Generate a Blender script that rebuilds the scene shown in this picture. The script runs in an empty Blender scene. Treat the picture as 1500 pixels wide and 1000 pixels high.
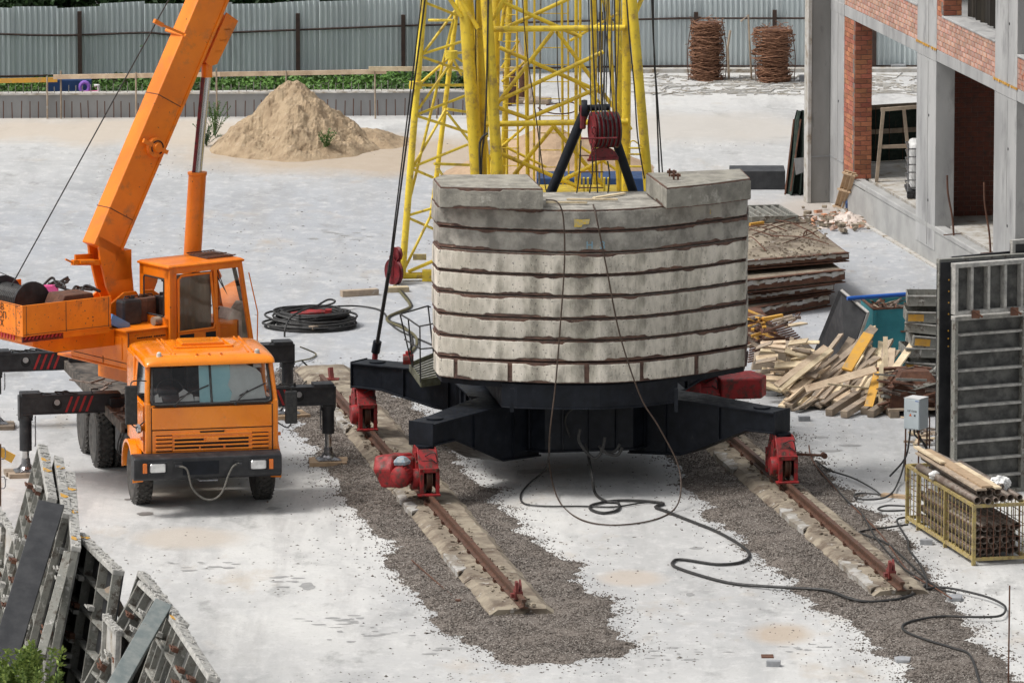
import bpy, bmesh, math, random
import numpy as np
from mathutils import Vector, Matrix, noise
random.seed(7)
scene = bpy.context.scene
# ------------------------------------------------------------------ camera, light, exposure
CAM_H, FOC = 22.0, 10600.0
PITCH = math.atan(1750/FOC)
cam_d = bpy.data.cameras.new('camera'); cam = bpy.data.objects.new('camera', cam_d)
scene.collection.objects.link(cam); scene.camera = cam
cam.location = (0, 0, CAM_H); cam.rotation_euler = (math.pi/2 - PITCH, 0, 0)
cam_d.sensor_width = 36; cam_d.lens = FOC/1500*36; cam_d.clip_start = 1; cam_d.clip_end = 1500
SUN_DIR = Vector((-0.52, -0.12, 0.85)).normalized()      # towards the sun
world = bpy.data.worlds.new('World'); scene.world = world; world.use_nodes = True
wn = world.node_tree.nodes; wl = world.node_tree.links
bg = wn['Background']; bg.inputs['Strength'].default_value = 0.125
sky = wn.new('ShaderNodeTexSky'); sky.sky_type = 'NISHITA'; sky.sun_disc = False
sky.sun_elevation = math.asin(SUN_DIR.z); sky.sun_rotation = math.atan2(SUN_DIR.x, SUN_DIR.y)
sky.dust_density = 6; sky.air_density = 1.5
hs = wn.new('ShaderNodeHueSaturation'); hs.inputs['Saturation'].default_value = 0.22
wl.new(sky.outputs[0], hs.inputs['Color']); wl.new(hs.outputs[0], bg.inputs[0])
sl = bpy.data.lights.new('sun', 'SUN'); sl.energy = 2.1; sl.angle = math.radians(16); sl.color = (1, .965, .92)
so = bpy.data.objects.new('sun', sl); scene.collection.objects.link(so)
so.rotation_euler = SUN_DIR.to_track_quat('Z', 'Y').to_euler()
scene.view_settings.view_transform = 'Standard'; scene.view_settings.look = 'None'
scene.view_settings.exposure = 0.06; scene.view_settings.gamma = 1

# ------------------------------------------------------------------ measuring helpers
_c, _s = math.cos(PITCH), math.sin(PITCH)
def ray(px, py):
    a = (px-750)/FOC; b = -(py-500)/FOC
    return Vector((a, _c+b*_s, -_s+b*_c))
def G(px, py, h=0.0):
    r = ray(px, py); t = (h-CAM_H)/r.z
    return Vector((r.x*t, r.y*t, h))
def P(px, py, Y):
    r = ray(px, py); t = Y/r.y
    return Vector((r.x*t, Y, CAM_H+r.z*t))
def hit(px, py, M, axis, val):
    """point seen at a pixel on the plane axis=val of frame M, in that frame's coordinates"""
    n = M.to_3x3().col[axis]; o = M.translation
    r = ray(px, py); c0 = Vector((0, 0, CAM_H))
    t = (val + n.dot(o) - n.dot(c0))/n.dot(r)
    return M.inverted() @ (c0 + r*t)
def frame(x, y, z, deg):
    return Matrix.Translation((x, y, z)) @ Matrix.Rotation(math.radians(deg), 4, 'Z')
R = random.uniform

# ------------------------------------------------------------------ materials
def _mix(nt, fac, a, b):
    m = nt.nodes.new('ShaderNodeMix'); m.data_type = 'RGBA'
    for sock, v in ((m.inputs[0], fac), (m.inputs[6], a), (m.inputs[7], b)):
        if hasattr(v, 'links') or isinstance(v, bpy.types.NodeSocket): nt.links.new(v, sock)
        else: sock.default_value = v if isinstance(v, float) else (*v[:3], 1)
    return m.outputs[2]
def _noise(nt, vec, sc, detail=6, rough=.6):
    n = nt.nodes.new('ShaderNodeTexNoise'); n.inputs['Scale'].default_value = sc
    n.inputs['Detail'].default_value = detail; n.inputs['Roughness'].default_value = rough
    nt.links.new(vec, n.inputs['Vector']); return n.outputs['Fac']
def _ramp(nt, val, a, b, va=0., vb=1.):
    n = nt.nodes.new('ShaderNodeMapRange'); n.inputs[1].default_value = a; n.inputs[2].default_value = b
    n.inputs[3].default_value = va; n.inputs[4].default_value = vb
    nt.links.new(val, n.inputs[0]); return n.outputs[0]
def _map(nt, vec, scale=(1, 1, 1), rot=(0, 0, 0), loc=(0, 0, 0)):
    n = nt.nodes.new('ShaderNodeMapping'); n.inputs['Scale'].default_value = scale
    n.inputs['Rotation'].default_value = rot; n.inputs['Location'].default_value = loc
    nt.links.new(vec, n.inputs['Vector']); return n.outputs[0]
def M(name, c1, c2=None, sc=4., mix=(.4, .62), rough=.75, metal=0., bump=0., bsc=30., c3=None, d3=(.6, .68), sc3=3.,
      stretch=(1, 1, 1), rand=0., coat=0., huer=0., alpha=None, c4=None, d4=(.64, .68), sc4=22.):
    m = bpy.data.materials.new(name); m.use_nodes = True; nt = m.node_tree
    b = nt.nodes['Principled BSDF']; tc = nt.nodes.new('ShaderNodeTexCoord')
    vec = _map(nt, tc.outputs['Object'], stretch)
    col = c1
    if c2: col = _mix(nt, _ramp(nt, _noise(nt, vec, sc), *mix), c1, c2)
    if c3: col = _mix(nt, _ramp(nt, _noise(nt, vec, sc3, 8, .7), *d3), col, c3)
    if c4: col = _mix(nt, _ramp(nt, _noise(nt, tc.outputs['Object'], sc4, 4, .7), *d4), col, c4)
    if rand or huer:
        oi = nt.nodes.new('ShaderNodeObjectInfo'); h = nt.nodes.new('ShaderNodeHueSaturation')
        nt.links.new(_ramp(nt, oi.outputs['Random'], 0, 1, 1-rand, 1+rand), h.inputs['Value'])
        if huer:
            w = nt.nodes.new('ShaderNodeTexWhiteNoise'); w.noise_dimensions = '1D'
            nt.links.new(oi.outputs['Random'], w.inputs['W'])
            nt.links.new(_ramp(nt, w.outputs['Value'], 0, 1, .5-huer, .5+huer), h.inputs['Hue'])
        if isinstance(col, tuple): h.inputs['Color'].default_value = (*col, 1)
        else: nt.links.new(col, h.inputs['Color'])
        col = h.outputs[0]
    if isinstance(col, tuple): b.inputs['Base Color'].default_value = (*col, 1)
    else: nt.links.new(col, b.inputs['Base Color'])
    b.inputs['Roughness'].default_value = rough; b.inputs['Metallic'].default_value = metal
    if c2 or bump:
        nt.links.new(_ramp(nt, _noise(nt, vec, sc*1.7), .3, .7, max(.05, rough-.12), min(1, rough+.12)), b.inputs['Roughness'])
    if coat: b.inputs['Coat Weight'].default_value = coat; b.inputs['Coat Roughness'].default_value = .08
    if bump:
        bn = nt.nodes.new('ShaderNodeBump'); bn.inputs['Strength'].default_value = 1; bn.inputs['Distance'].default_value = bump
        nt.links.new(_noise(nt, vec, bsc, 6, .65), bn.inputs['Height']); nt.links.new(bn.outputs[0], b.inputs['Normal'])
    if alpha is not None: b.inputs['Alpha'].default_value = alpha
    return m
m_orange = M('orange_paint', (.86, .225, .003), (.74, .175, .003), 2.2, rough=.42, coat=.12, c3=(.46, .13, .02), d3=(.55, .72), sc3=3.0, stretch=(1, 1, .6), bump=.0015, bsc=14, c4=(.07, .04, .02), d4=(.655, .69), sc4=13)
m_cab_orange = M('cab_orange_paint', (.92, .26, .002), (.84, .215, .002), 1.6, rough=.28, coat=.55, c3=(.55, .20, .06), d3=(.60, .78), sc3=4, c4=(.14, .07, .03), d4=(.70, .74), sc4=20)
m_boom = M('boom_orange_paint', (.86, .225, .004), (.74, .18, .004), 1.3, rough=.45, coat=.08, c3=(.50, .16, .03), d3=(.54, .70), sc3=2.4, c4=(.10, .05, .02), d4=(.665, .70), sc4=12, bump=.001, bsc=12)
m_black = M('black_steel_paint', (.006, .008, .012), (.011, .014, .021), 5, rough=.5, c3=(.05, .048, .045), d3=(.62, .84), sc3=5, c4=(.12, .115, .11), d4=(.70, .74), sc4=45, bump=.0015, bsc=25)
m_black.node_tree.nodes['Principled BSDF'].inputs['Specular IOR Level'].default_value = .25
m_deck = M('oily_deck', (.075, .062, .052), (.14, .12, .10), 6, rough=.85, c3=(.03, .028, .026), d3=(.5, .62), sc3=5)
m_truckblack = M('truck_black_paint', (.013, .014, .017), (.030, .031, .034), 6, rough=.5, c3=(.12, .11, .10), d3=(.62, .76), sc3=6, bump=.001)
m_red = M('red_paint', (.30, .012, .014), (.18, .012, .012), 7, rough=.62, c3=(.06, .025, .018), d3=(.50, .62), sc3=7, bump=.002, coat=0, c4=(.20, .12, .10), d4=(.66, .72), sc4=16)
m_darkred = M('dull_red_paint', (.20, .012, .018), (.12, .010, .014), 9, rough=.5, c3=(.02, .012, .01), d3=(.52, .65), sc3=14)
m_yellow = M('yellow_paint', (.80, .60, .045), (.66, .475, .04), 3, rough=.5, c3=(.30, .20, .08), d3=(.53, .70), sc3=6, c4=(.10, .06, .03), d4=(.68, .72), sc4=24, bump=.0012, bsc=20, rand=.1)
m_yellow_dirty = M('dirty_yellow_paint', (.42, .33, .11), (.30, .24, .13), 9, rough=.7, c3=(.14, .08, .04), d3=(.52, .66), sc3=14, c4=(.5, .47, .4), d4=(.64, .7), sc4=20, rand=.12)
m_rust = M('rust', (.085, .038, .024), (.14, .062, .036), 8, rough=.85, bump=.003, bsc=40, c3=(.035, .02, .016), sc3=5)
m_rustframe = M('rusty_channel', (.075, .045, .037), (.15, .085, .062), 6, rough=.85, bump=.002, c3=(.30, .25, .20), d3=(.62, .70), sc3=8, rand=.2)
m_rail = M('rail_steel', (.11, .05, .03), (.07, .035, .022), 9, rough=.6, c3=(.20, .16, .13), d3=(.6, .7), sc3=12)
m_bal = M('ballast_concrete', (.76, .71, .62), (.46, .43, .36), 3.2, mix=(.38, .58), rough=.9, bump=.008, bsc=28, c3=(.21, .195, .165), d3=(.50, .66), sc3=3.0, stretch=(1, 1, .45), c4=(.11, .10, .09), d4=(.62, .67), sc4=17, rand=.20, huer=.0)
m_bal_old = M('mossy_ballast_concrete', (.33, .315, .27), (.20, .19, .165), 3, rough=.92, bump=.012, bsc=25, c3=(.46, .44, .39), d3=(.57, .68), sc3=4, c4=(.06, .055, .045), d4=(.66, .72), sc4=22, rand=.08)
m_bconc = M('building_concrete', (.40, .40, .395), (.30, .30, .30), 1.4, rough=.85, bump=.003, bsc=18, c3=(.22, .22, .22), d3=(.52, .66), sc3=1.8, stretch=(1, 1, .35), c4=(.14, .14, .14), d4=(.74, .77), sc4=9, rand=.05)
m_found = M('foundation_concrete', (.38, .38, .37), (.30, .30, .295), 1.6, rough=.9, bump=.003, bsc=16, c3=(.12, .12, .12), d3=(.66, .76), sc3=2.2)
m_dark_conc = M('retaining_concrete', (.33, .335, .34), (.26, .265, .27), 1.1, rough=.9, c3=(.20, .17, .14), d3=(.6, .75), sc3=1.4, stretch=(1, 1, .3), bump=.002)
m_bed = M('rail_bed_concrete', (.31, .265, .20), (.20, .165, .125), 2.2, mix=(.42, .6), rough=.92, bump=.006, bsc=14, c3=(.11, .08, .058), d3=(.49, .64), sc3=2.6, c4=(.42, .40, .36), d4=(.62, .70), sc4=5)
m_plaster = M('pale_cement_crust', (.48, .47, .45), (.38, .35, .30), 4, rough=.95, bump=.012, bsc=16, c3=(.22, .17, .12), d3=(.55, .68), sc3=4)
m_brick = M('red_brick', (.42, .155, .085), (.33, .12, .07), 12, rough=.88, bump=.002, bsc=60, c3=(.42, .33, .29), d3=(.66, .8), sc3=3, rand=.30, huer=.012)
m_brick_shade = M('shaded_red_brick', (.17, .05, .03), (.10, .038, .028), 9, rough=.9, bump=.002, bsc=60, c3=(.05, .035, .03), d3=(.55, .68), sc3=6)  # red brick darkened: dim light on the inner wall put into its colour
m_brick_front = M('smeared_red_brick', (.48, .18, .095), (.44, .31, .26), 7, mix=(.38, .60), rough=.9, bump=.002, bsc=60, c3=(.46, .42, .40), d3=(.64, .76), sc3=5, rand=.22, huer=.01)
m_mortar = M('mortar', (.20, .17, .15), (.14, .12, .11), 8, rough=.95)
m_fence = M('grey_profiled_steel', (.56, .625, .635), (.49, .55, .565), 1.5, rough=.5, c3=(.38, .42, .43), d3=(.6, .75), sc3=1.2, stretch=(1, 1, .2), rand=.06, metal=.0)
m_post = M('brown_steel_post', (.035, .02, .016), (.055, .03, .022), 8, rough=.7)
m_wood = M('pale_timber', (.68, .56, .39), (.50, .39, .26), 3, rough=.8, stretch=(1, 1, 1), bump=.002, bsc=40, c3=(.32, .23, .15), d3=(.60, .7), sc3=7, rand=.25, huer=.012)
m_woodgrey = M('weathered_timber', (.36, .285, .21), (.24, .19, .145), 5, rough=.85, bump=.002, bsc=40, c3=(.36, .33, .29), d3=(.58, .7), sc3=6, rand=.25)
m_woodyellow = M('yellow_stained_timber', (.68, .36, .045), (.58, .32, .07), 5, rough=.75, c3=(.40, .30, .18), d3=(.58, .7), sc3=7, rand=.1)
m_plywood = M('brown_plywood', (.46, .33, .21), (.38, .27, .17), 6, rough=.8, rand=.1, c3=(.2, .15, .11), sc3=4)
m_blackply = M('black_film_plywood', (.022, .023, .026), (.04, .041, .044), 4, rough=.5, c3=(.12, .12, .12), d3=(.64, .78), sc3=4, bump=.002, bsc=12)
m_form = M('cement_stained_steel', (.19, .19, .17), (.30, .295, .265), 6, rough=.85, bump=.005, bsc=22, c3=(.09, .075, .06), d3=(.50, .62), sc3=6, c4=(.46, .45, .42), d4=(.60, .68), sc4=9, rand=.15)
m_formlight = M('cement_crusted_edge', (.44, .43, .40), (.27, .265, .25), 7, rough=.92, bump=.01, bsc=18, c3=(.16, .15, .14), d3=(.6, .68), sc3=8)
m_formsheet = M('grey_formwork_sheet', (.055, .055, .053), (.13, .13, .122), 5, rough=.75, c3=(.05, .05, .05), d3=(.55, .68), sc3=3.5)
m_orangespot = M('orange_paint_spot', (.62, .33, .04), (.5, .28, .06), 8, rough=.7)
m_teal = M('teal_paint', (.028, .20, .23), (.02, .155, .185), 3, rough=.55, c3=(.13, .09, .05), d3=(.63, .72), sc3=8, bump=.002)
m_blue = M('blue_plastic', (.012, .10, .42), (.01, .08, .36), 5, rough=.4)
m_navy = M('navy_paint', (.010, .045, .14), (.008, .035, .11), 4, rough=.5)
m_sand = M('sand', (.41, .31, .20), (.31, .225, .14), 2.6, rough=.98, bump=.03, bsc=12, c3=(.21, .145, .085), d3=(.54, .68), sc3=3.2, c4=(.44, .35, .25), d4=(.6, .7), sc4=6)
m_tan = M('tan_earth', (.44, .31, .20), (.36, .25, .16), 3, rough=.95, bump=.01, bsc=8)
m_rubber = M('tyre_rubber', (.045, .043, .041), (.085, .080, .074), 10, rough=.88, bump=.002, bsc=50)
m_cable = M('black_cable', (.016, .016, .017), (.035, .034, .032), 20, rough=.6)
m_rope = M('brown_wire_rope', (.045, .028, .020), (.07, .045, .03), 30, rough=.7)
m_hose = M('olive_hose', (.13, .115, .05), (.08, .07, .035), 15, rough=.6)
m_steel = M('bright_steel', (.36, .36, .37), (.22, .22, .23), 12, rough=.3, metal=.9)
m_chrome = M('piston_chrome', (.55, .54, .53), rough=.18, metal=1)
m_white = M('white_plastic', (.70, .70, .69), (.6, .6, .59), 6, rough=.5)
m_whitesheet = M('dusty_white_sheet', (.62, .55, .50), (.50, .42, .37), 5, rough=.8, bump=.01, bsc=12)
m_cabinet = M('pale_grey_enamel', (.60, .67, .70), (.57, .64, .67), 3, rough=.4)
m_paper = M('white_paper', (.85, .85, .82), (.75, .75, .72), 6, rough=.8)
m_cyanpaper = M('pale_blue_card', (.60, .86, .88), (.52, .80, .83), 5, rough=.8)
m_curtain = M('brown_curtain', (.25, .205, .155), (.33, .275, .21), 4, mix=(.35, .65), rough=.9, stretch=(2, 2, .5))
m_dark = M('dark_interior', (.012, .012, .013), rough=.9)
m_interior = M('grey_interior', (.07, .07, .075), (.04, .04, .045), 6, rough=.7)
m_grillegrey = M('control_panel_grey', (.60, .58, .52), (.40, .38, .34), 6, rough=.6)
m_block = M('grey_paver', (.30, .31, .325), (.25, .255, .265), 12, rough=.9, rand=.12, bump=.002)
m_pipe = M('rusty_pipe', (.16, .115, .09), (.28, .245, .21), 5, mix=(.42, .6), rough=.6, metal=.25, c3=(.05, .028, .02), d3=(.55, .7), sc3=5, stretch=(1, 1, 1), rand=.3)
m_scrap = M('rusty_scrap', (.13, .085, .065), (.22, .19, .165), 6, rough=.85, c3=(.06, .035, .025), d3=(.5, .62), sc3=7, rand=.4)
m_twig = M('rusty_wire', (.30, .15, .085), (.18, .085, .05), 12, rough=.9, c3=(.42, .26, .16), d3=(.58, .68), sc3=15, rand=.15)
m_net = M('dark_green_net', (.012, .024, .018), (.024, .040, .030), 12, rough=.95, c3=(.05, .05, .04), d3=(.62, .72), sc3=5)
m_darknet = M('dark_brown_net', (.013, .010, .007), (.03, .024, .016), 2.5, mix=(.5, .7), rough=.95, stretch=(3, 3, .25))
m_leaf = M('dark_leaf', (.026, .060, .018), (.045, .10, .025), 3, rough=.6, rand=.2)
m_leafb = M('bright_leaf', (.085, .17, .035), (.055, .12, .03), 4, rough=.6, rand=.15)
m_bark = M('bark', (.08, .06, .045), (.05, .038, .03), 8, rough=.95)
m_amber = M('amber_lens', (.75, .17, .01), rough=.2, coat=.5)
m_redstripe = M('red_stripe_paint', (.42, .02, .025), (.34, .02, .02), 10, rough=.5)
m_cyrillic = M('black_stencil_paint', (.02, .015, .012), rough=.6)
m_bluemark = M('blue_chalk', (.10, .30, .45), (.22, .33, .38), 30, rough=.9)
m_yellowmark = M('yellow_chalk', (.60, .42, .05), (.42, .36, .2), 22, rough=.9)
m_pink = M('pink_cloth', (.62, .06, .22), (.55, .12, .30), 8, rough=.7)
m_purple = M('purple_plastic', (.28, .13, .55), rough=.5)
m_reddish = M('red_brown_steel', (.20, .035, .03), (.13, .03, .028), 8, rough=.6, c3=(.3, .15, .13), d3=(.6, .7), sc3=8)
# glass: thin, clear, with sky reflections
m_glass = bpy.data.materials.new('window_glass'); m_glass.use_nodes = True
_nt = m_glass.node_tree; _nt.nodes.remove(_nt.nodes['Principled BSDF'])
_t = _nt.nodes.new('ShaderNodeBsdfTransparent'); _t.inputs[0].default_value = (.93, .95, .95, 1)
_g = _nt.nodes.new('ShaderNodeBsdfGlossy'); _g.inputs['Roughness'].default_value = .03
_f = _nt.nodes.new('ShaderNodeFresnel'); _f.inputs[0].default_value = 1.55
_ms = _nt.nodes.new('ShaderNodeMixShader')
for a, b in ((_f.outputs[0], 0), (_t.outputs[0], 1), (_g.outputs[0], 2)): _nt.links.new(a, _ms.inputs[b])
_nt.links.new(_ms.outputs[0], _nt.nodes['Material Output'].inputs[0])
m_lamp = M('headlamp_glass', (.75, .75, .74), (.55, .55, .55), 9, rough=.12, metal=.3, coat=.6)

# ------------------------------------------------------------------ mesh and object helpers
WM = {}
class MB:
    def __init__(s): s.v = []; s.f = []; s.ch = []
    def add(s, vs, fs):
        n = len(s.v); s.ch.append((n, len(s.f), len(vs), len(fs))); s.v += [Vector(p) for p in vs]; s.f += [[i+n for i in f] for f in fs]; return s
    def box(s, x0, x1, y0, y1, z0, z1, m=None):
        vs = [Vector((x, y, z)) for z in (z0, z1) for x, y in ((x0, y0), (x1, y0), (x1, y1), (x0, y1))]
        if m: vs = [m @ p for p in vs]
        return s.add(vs, [[3, 2, 1, 0], [4, 5, 6, 7], [0, 1, 5, 4], [1, 2, 6, 5], [2, 3, 7, 6], [3, 0, 4, 7]])
    def beam(s, a, b, w, h, up=(0, 0, 1), taper=1.):
        a, b = Vector(a), Vector(b); d = (b-a).normalized(); up = Vector(up)
        if abs(d.dot(up)) > .98: up = Vector((1, 0, 0))
        x = d.cross(up).normalized(); z = x.cross(d)
        vs = []
        for p, k in ((a, 1.), (b, taper)):
            vs += [p + x*i*w*k/2 + z*j*h*k/2 for i, j in ((-1, -1), (1, -1), (1, 1), (-1, 1))]
        return s.add(vs, [[0, 1, 2, 3], [7, 6, 5, 4], [0, 4, 5, 1], [1, 5, 6, 2], [2, 6, 7, 3], [3, 7, 4, 0]])
    def prism(s, poly, z0, z1, m=None):
        n = len(poly); vs = [Vector((*p[:2], z0)) for p in poly] + [Vector((*p[:2], z1)) for p in poly]
        if m: vs = [m @ p for p in vs]
        return s.add(vs, [list(range(n))[::-1], list(range(n, 2*n))] + [[i, (i+1) % n, (i+1) % n+n, i+n] for i in range(n)])
    def slab3(s, pts, vec):
        n = len(pts); vec = Vector(vec); vs = [Vector(p) for p in pts] + [Vector(p)+vec for p in pts]
        return s.add(vs, [list(range(n))[::-1], list(range(n, 2*n))] + [[i, (i+1) % n, (i+1) % n+n, i+n] for i in range(n)])
    def loft(s, secs, cap=True):
        n = len(secs[0]); vs = [p for q in secs for p in q]; fs = []
        for k in range(len(secs)-1):
            for i in range(n): j = (i+1) % n; fs.append([k*n+i, k*n+j, (k+1)*n+j, (k+1)*n+i])
        if cap: fs += [list(range(n))[::-1], [len(vs)-n+i for i in range(n)]]
        return s.add(vs, fs)
    def tube(s, pts, r, n=8, closed=False, rr=None):
        pts = [Vector(p) for p in pts]; N = len(pts); secs = []; x = None
        for i, p in enumerate(pts):
            if closed: t = (pts[(i+1) % N]-pts[i-1]).normalized()
            else: t = (pts[min(i+1, N-1)]-pts[max(i-1, 0)]).normalized()
            if x is None:
                u = Vector((0, 0, 1)) if abs(t.z) < .9 else Vector((1, 0, 0)); x = t.cross(u).normalized()
            else:
                x = (x - t*x.dot(t)).normalized()
            y = t.cross(x); ra = rr[i] if rr else r
            secs.append([p + x*math.cos(k*2*math.pi/n)*ra + y*math.sin(k*2*math.pi/n)*ra for k in range(n)])
        if closed: secs.append(secs[0]); return s.loft(secs, False)
        return s.loft(secs)
    def cyl(s, a, b, r, r2=None, n=20): return s.tube([a, b], r, n, rr=[r, r if r2 is None else r2])
    def lathe(s, prof, m, n=28):
        """prof: (radius, along) pairs, axis = local X of m"""
        secs = [[m @ Vector((a, r*math.cos(k*2*math.pi/n), r*math.sin(k*2*math.pi/n))) for k in range(n)] for r, a in prof]
        return s.loft(secs)
    def quad(s, *p): return s.add(p, [list(range(len(p)))])
    def xf(s, m): s.v = [m @ p for p in s.v]; return s
    def mesh(s, name, mat, smooth=False):
        me = bpy.data.meshes.new(name); me.from_pydata([tuple(p) for p in s.v], [], s.f)
        if mat: me.materials.append(mat)
        bm = bmesh.new(); bm.from_mesh(me); bmesh.ops.recalc_face_normals(bm, faces=bm.faces); bm.to_mesh(me); bm.free()
        if smooth:
            for p in me.polygons: p.use_smooth = True
        return me
    def build(s, name, mat, parent=None, world=False, smooth=False, bevel=0, label=None, kind=None, split=False):
        if split:                                            # every piece that was added becomes an object of its own
            out = []
            for v0, f0, nv, nf in s.ch:
                m = MB(); m.v = s.v[v0:v0+nv]; m.f = [[i-v0 for i in f] for f in s.f[f0:f0+nf]]; out.append(m.build(name, mat, parent, world, smooth, bevel, label, kind))
            return out[0]
        if world and parent is not None:
            iv = WM[parent.name].inverted(); s.v = [iv @ p for p in s.v]
        o = bpy.data.objects.new(name, s.mesh(name, mat, smooth)); scene.collection.objects.link(o)
        if parent is not None: o.parent = parent; WM[o.name] = WM[parent.name]
        else: WM[o.name] = Matrix()
        if bevel:
            b = o.modifiers.new('bevel', 'BEVEL'); b.width = bevel; b.segments = 2; b.limit_method = 'ANGLE'; b.angle_limit = math.radians(40)
        if smooth:
            try: e = o.modifiers.new('edge', 'EDGE_SPLIT'); e.split_angle = math.radians(38)
            except Exception: pass
        if label: o['label'] = label
        if kind: o['kind'] = kind
        return o
def thing(name, label, cat, loc=(0, 0, 0), deg=0, group=None):
    o = bpy.data.objects.new(name, None); scene.collection.objects.link(o); o.empty_display_size = .3
    o.location = loc; o.rotation_euler = (0, 0, math.radians(deg)); o['label'] = label; o['category'] = cat
    if group: o['group'] = group
    WM[o.name] = Matrix.Translation(loc) @ Matrix.Rotation(math.radians(deg), 4, 'Z'); return o
def solo(mb, name, mat, label, cat, group=None, base=None, **k):
    """a thing that is one mesh given in world coordinates; origin moved to its base"""
    if base is None:
        xs = [p.x for p in mb.v]; ys = [p.y for p in mb.v]; zs = [p.z for p in mb.v]
        base = Vector(((min(xs)+max(xs))/2, (min(ys)+max(ys))/2, min(zs)))
    base = Vector(base); mb.v = [p-base for p in mb.v]
    o = mb.build(name, mat, None, **k); o.location = base; WM[o.name] = Matrix.Translation(base)
    o['label'] = label; o['category'] = cat
    if group: o['group'] = group
    return o
def share(src, name, parent, m=None):
    o = bpy.data.objects.new(name, src.data); scene.collection.objects.link(o)
    if parent: o.parent = parent
    if m: o.matrix_local = m
    return o
def struct(mb, name, mat, kind='structure', **k):
    o = mb.build(name, mat, None, **k); o['kind'] = kind; return o
def smoothpath(pts, k=6, closed=False):
    pts = [Vector(p) for p in pts]; out = []; N = len(pts)
    rng = range(N if closed else N-1)
    for i in rng:
        if closed: p0, p1, p2, p3 = pts[i-1], pts[i], pts[(i+1) % N], pts[(i+2) % N]
        else: p0, p1, p2, p3 = pts[max(i-1, 0)], pts[i], pts[i+1], pts[min(i+2, N-1)]
        for j in range(k):
            t = j/k
            out.append(.5*((2*p1)+(-p0+p2)*t+(2*p0-5*p1+4*p2-p3)*t*t+(-p0+3*p1-3*p2+p3)*t**3))
    if not closed: out.append(pts[-1])
    return out
def text_mb(body, size, m, depth=.004, name='t'):
    """lettering as a thin mesh: text plane = XY of m"""
    cu = bpy.data.curves.new(name, 'FONT'); cu.body = body; cu.size = size; cu.extrude = depth; cu.resolution_u = 2
    o = bpy.data.objects.new(name, cu); scene.collection.objects.link(o)
    bpy.context.view_layer.update()
    me = bpy.data.meshes.new_from_object(o.evaluated_get(bpy.context.evaluated_depsgraph_get()))
    mb = MB(); mb.add([m @ v.co for v in me.vertices], [list(p.vertices) for p in me.polygons])
    bpy.data.objects.remove(o); bpy.data.meshes.remove(me); return mb
def nz(x, y=0, z=0): return noise.noise(Vector((x, y, z)))
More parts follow.
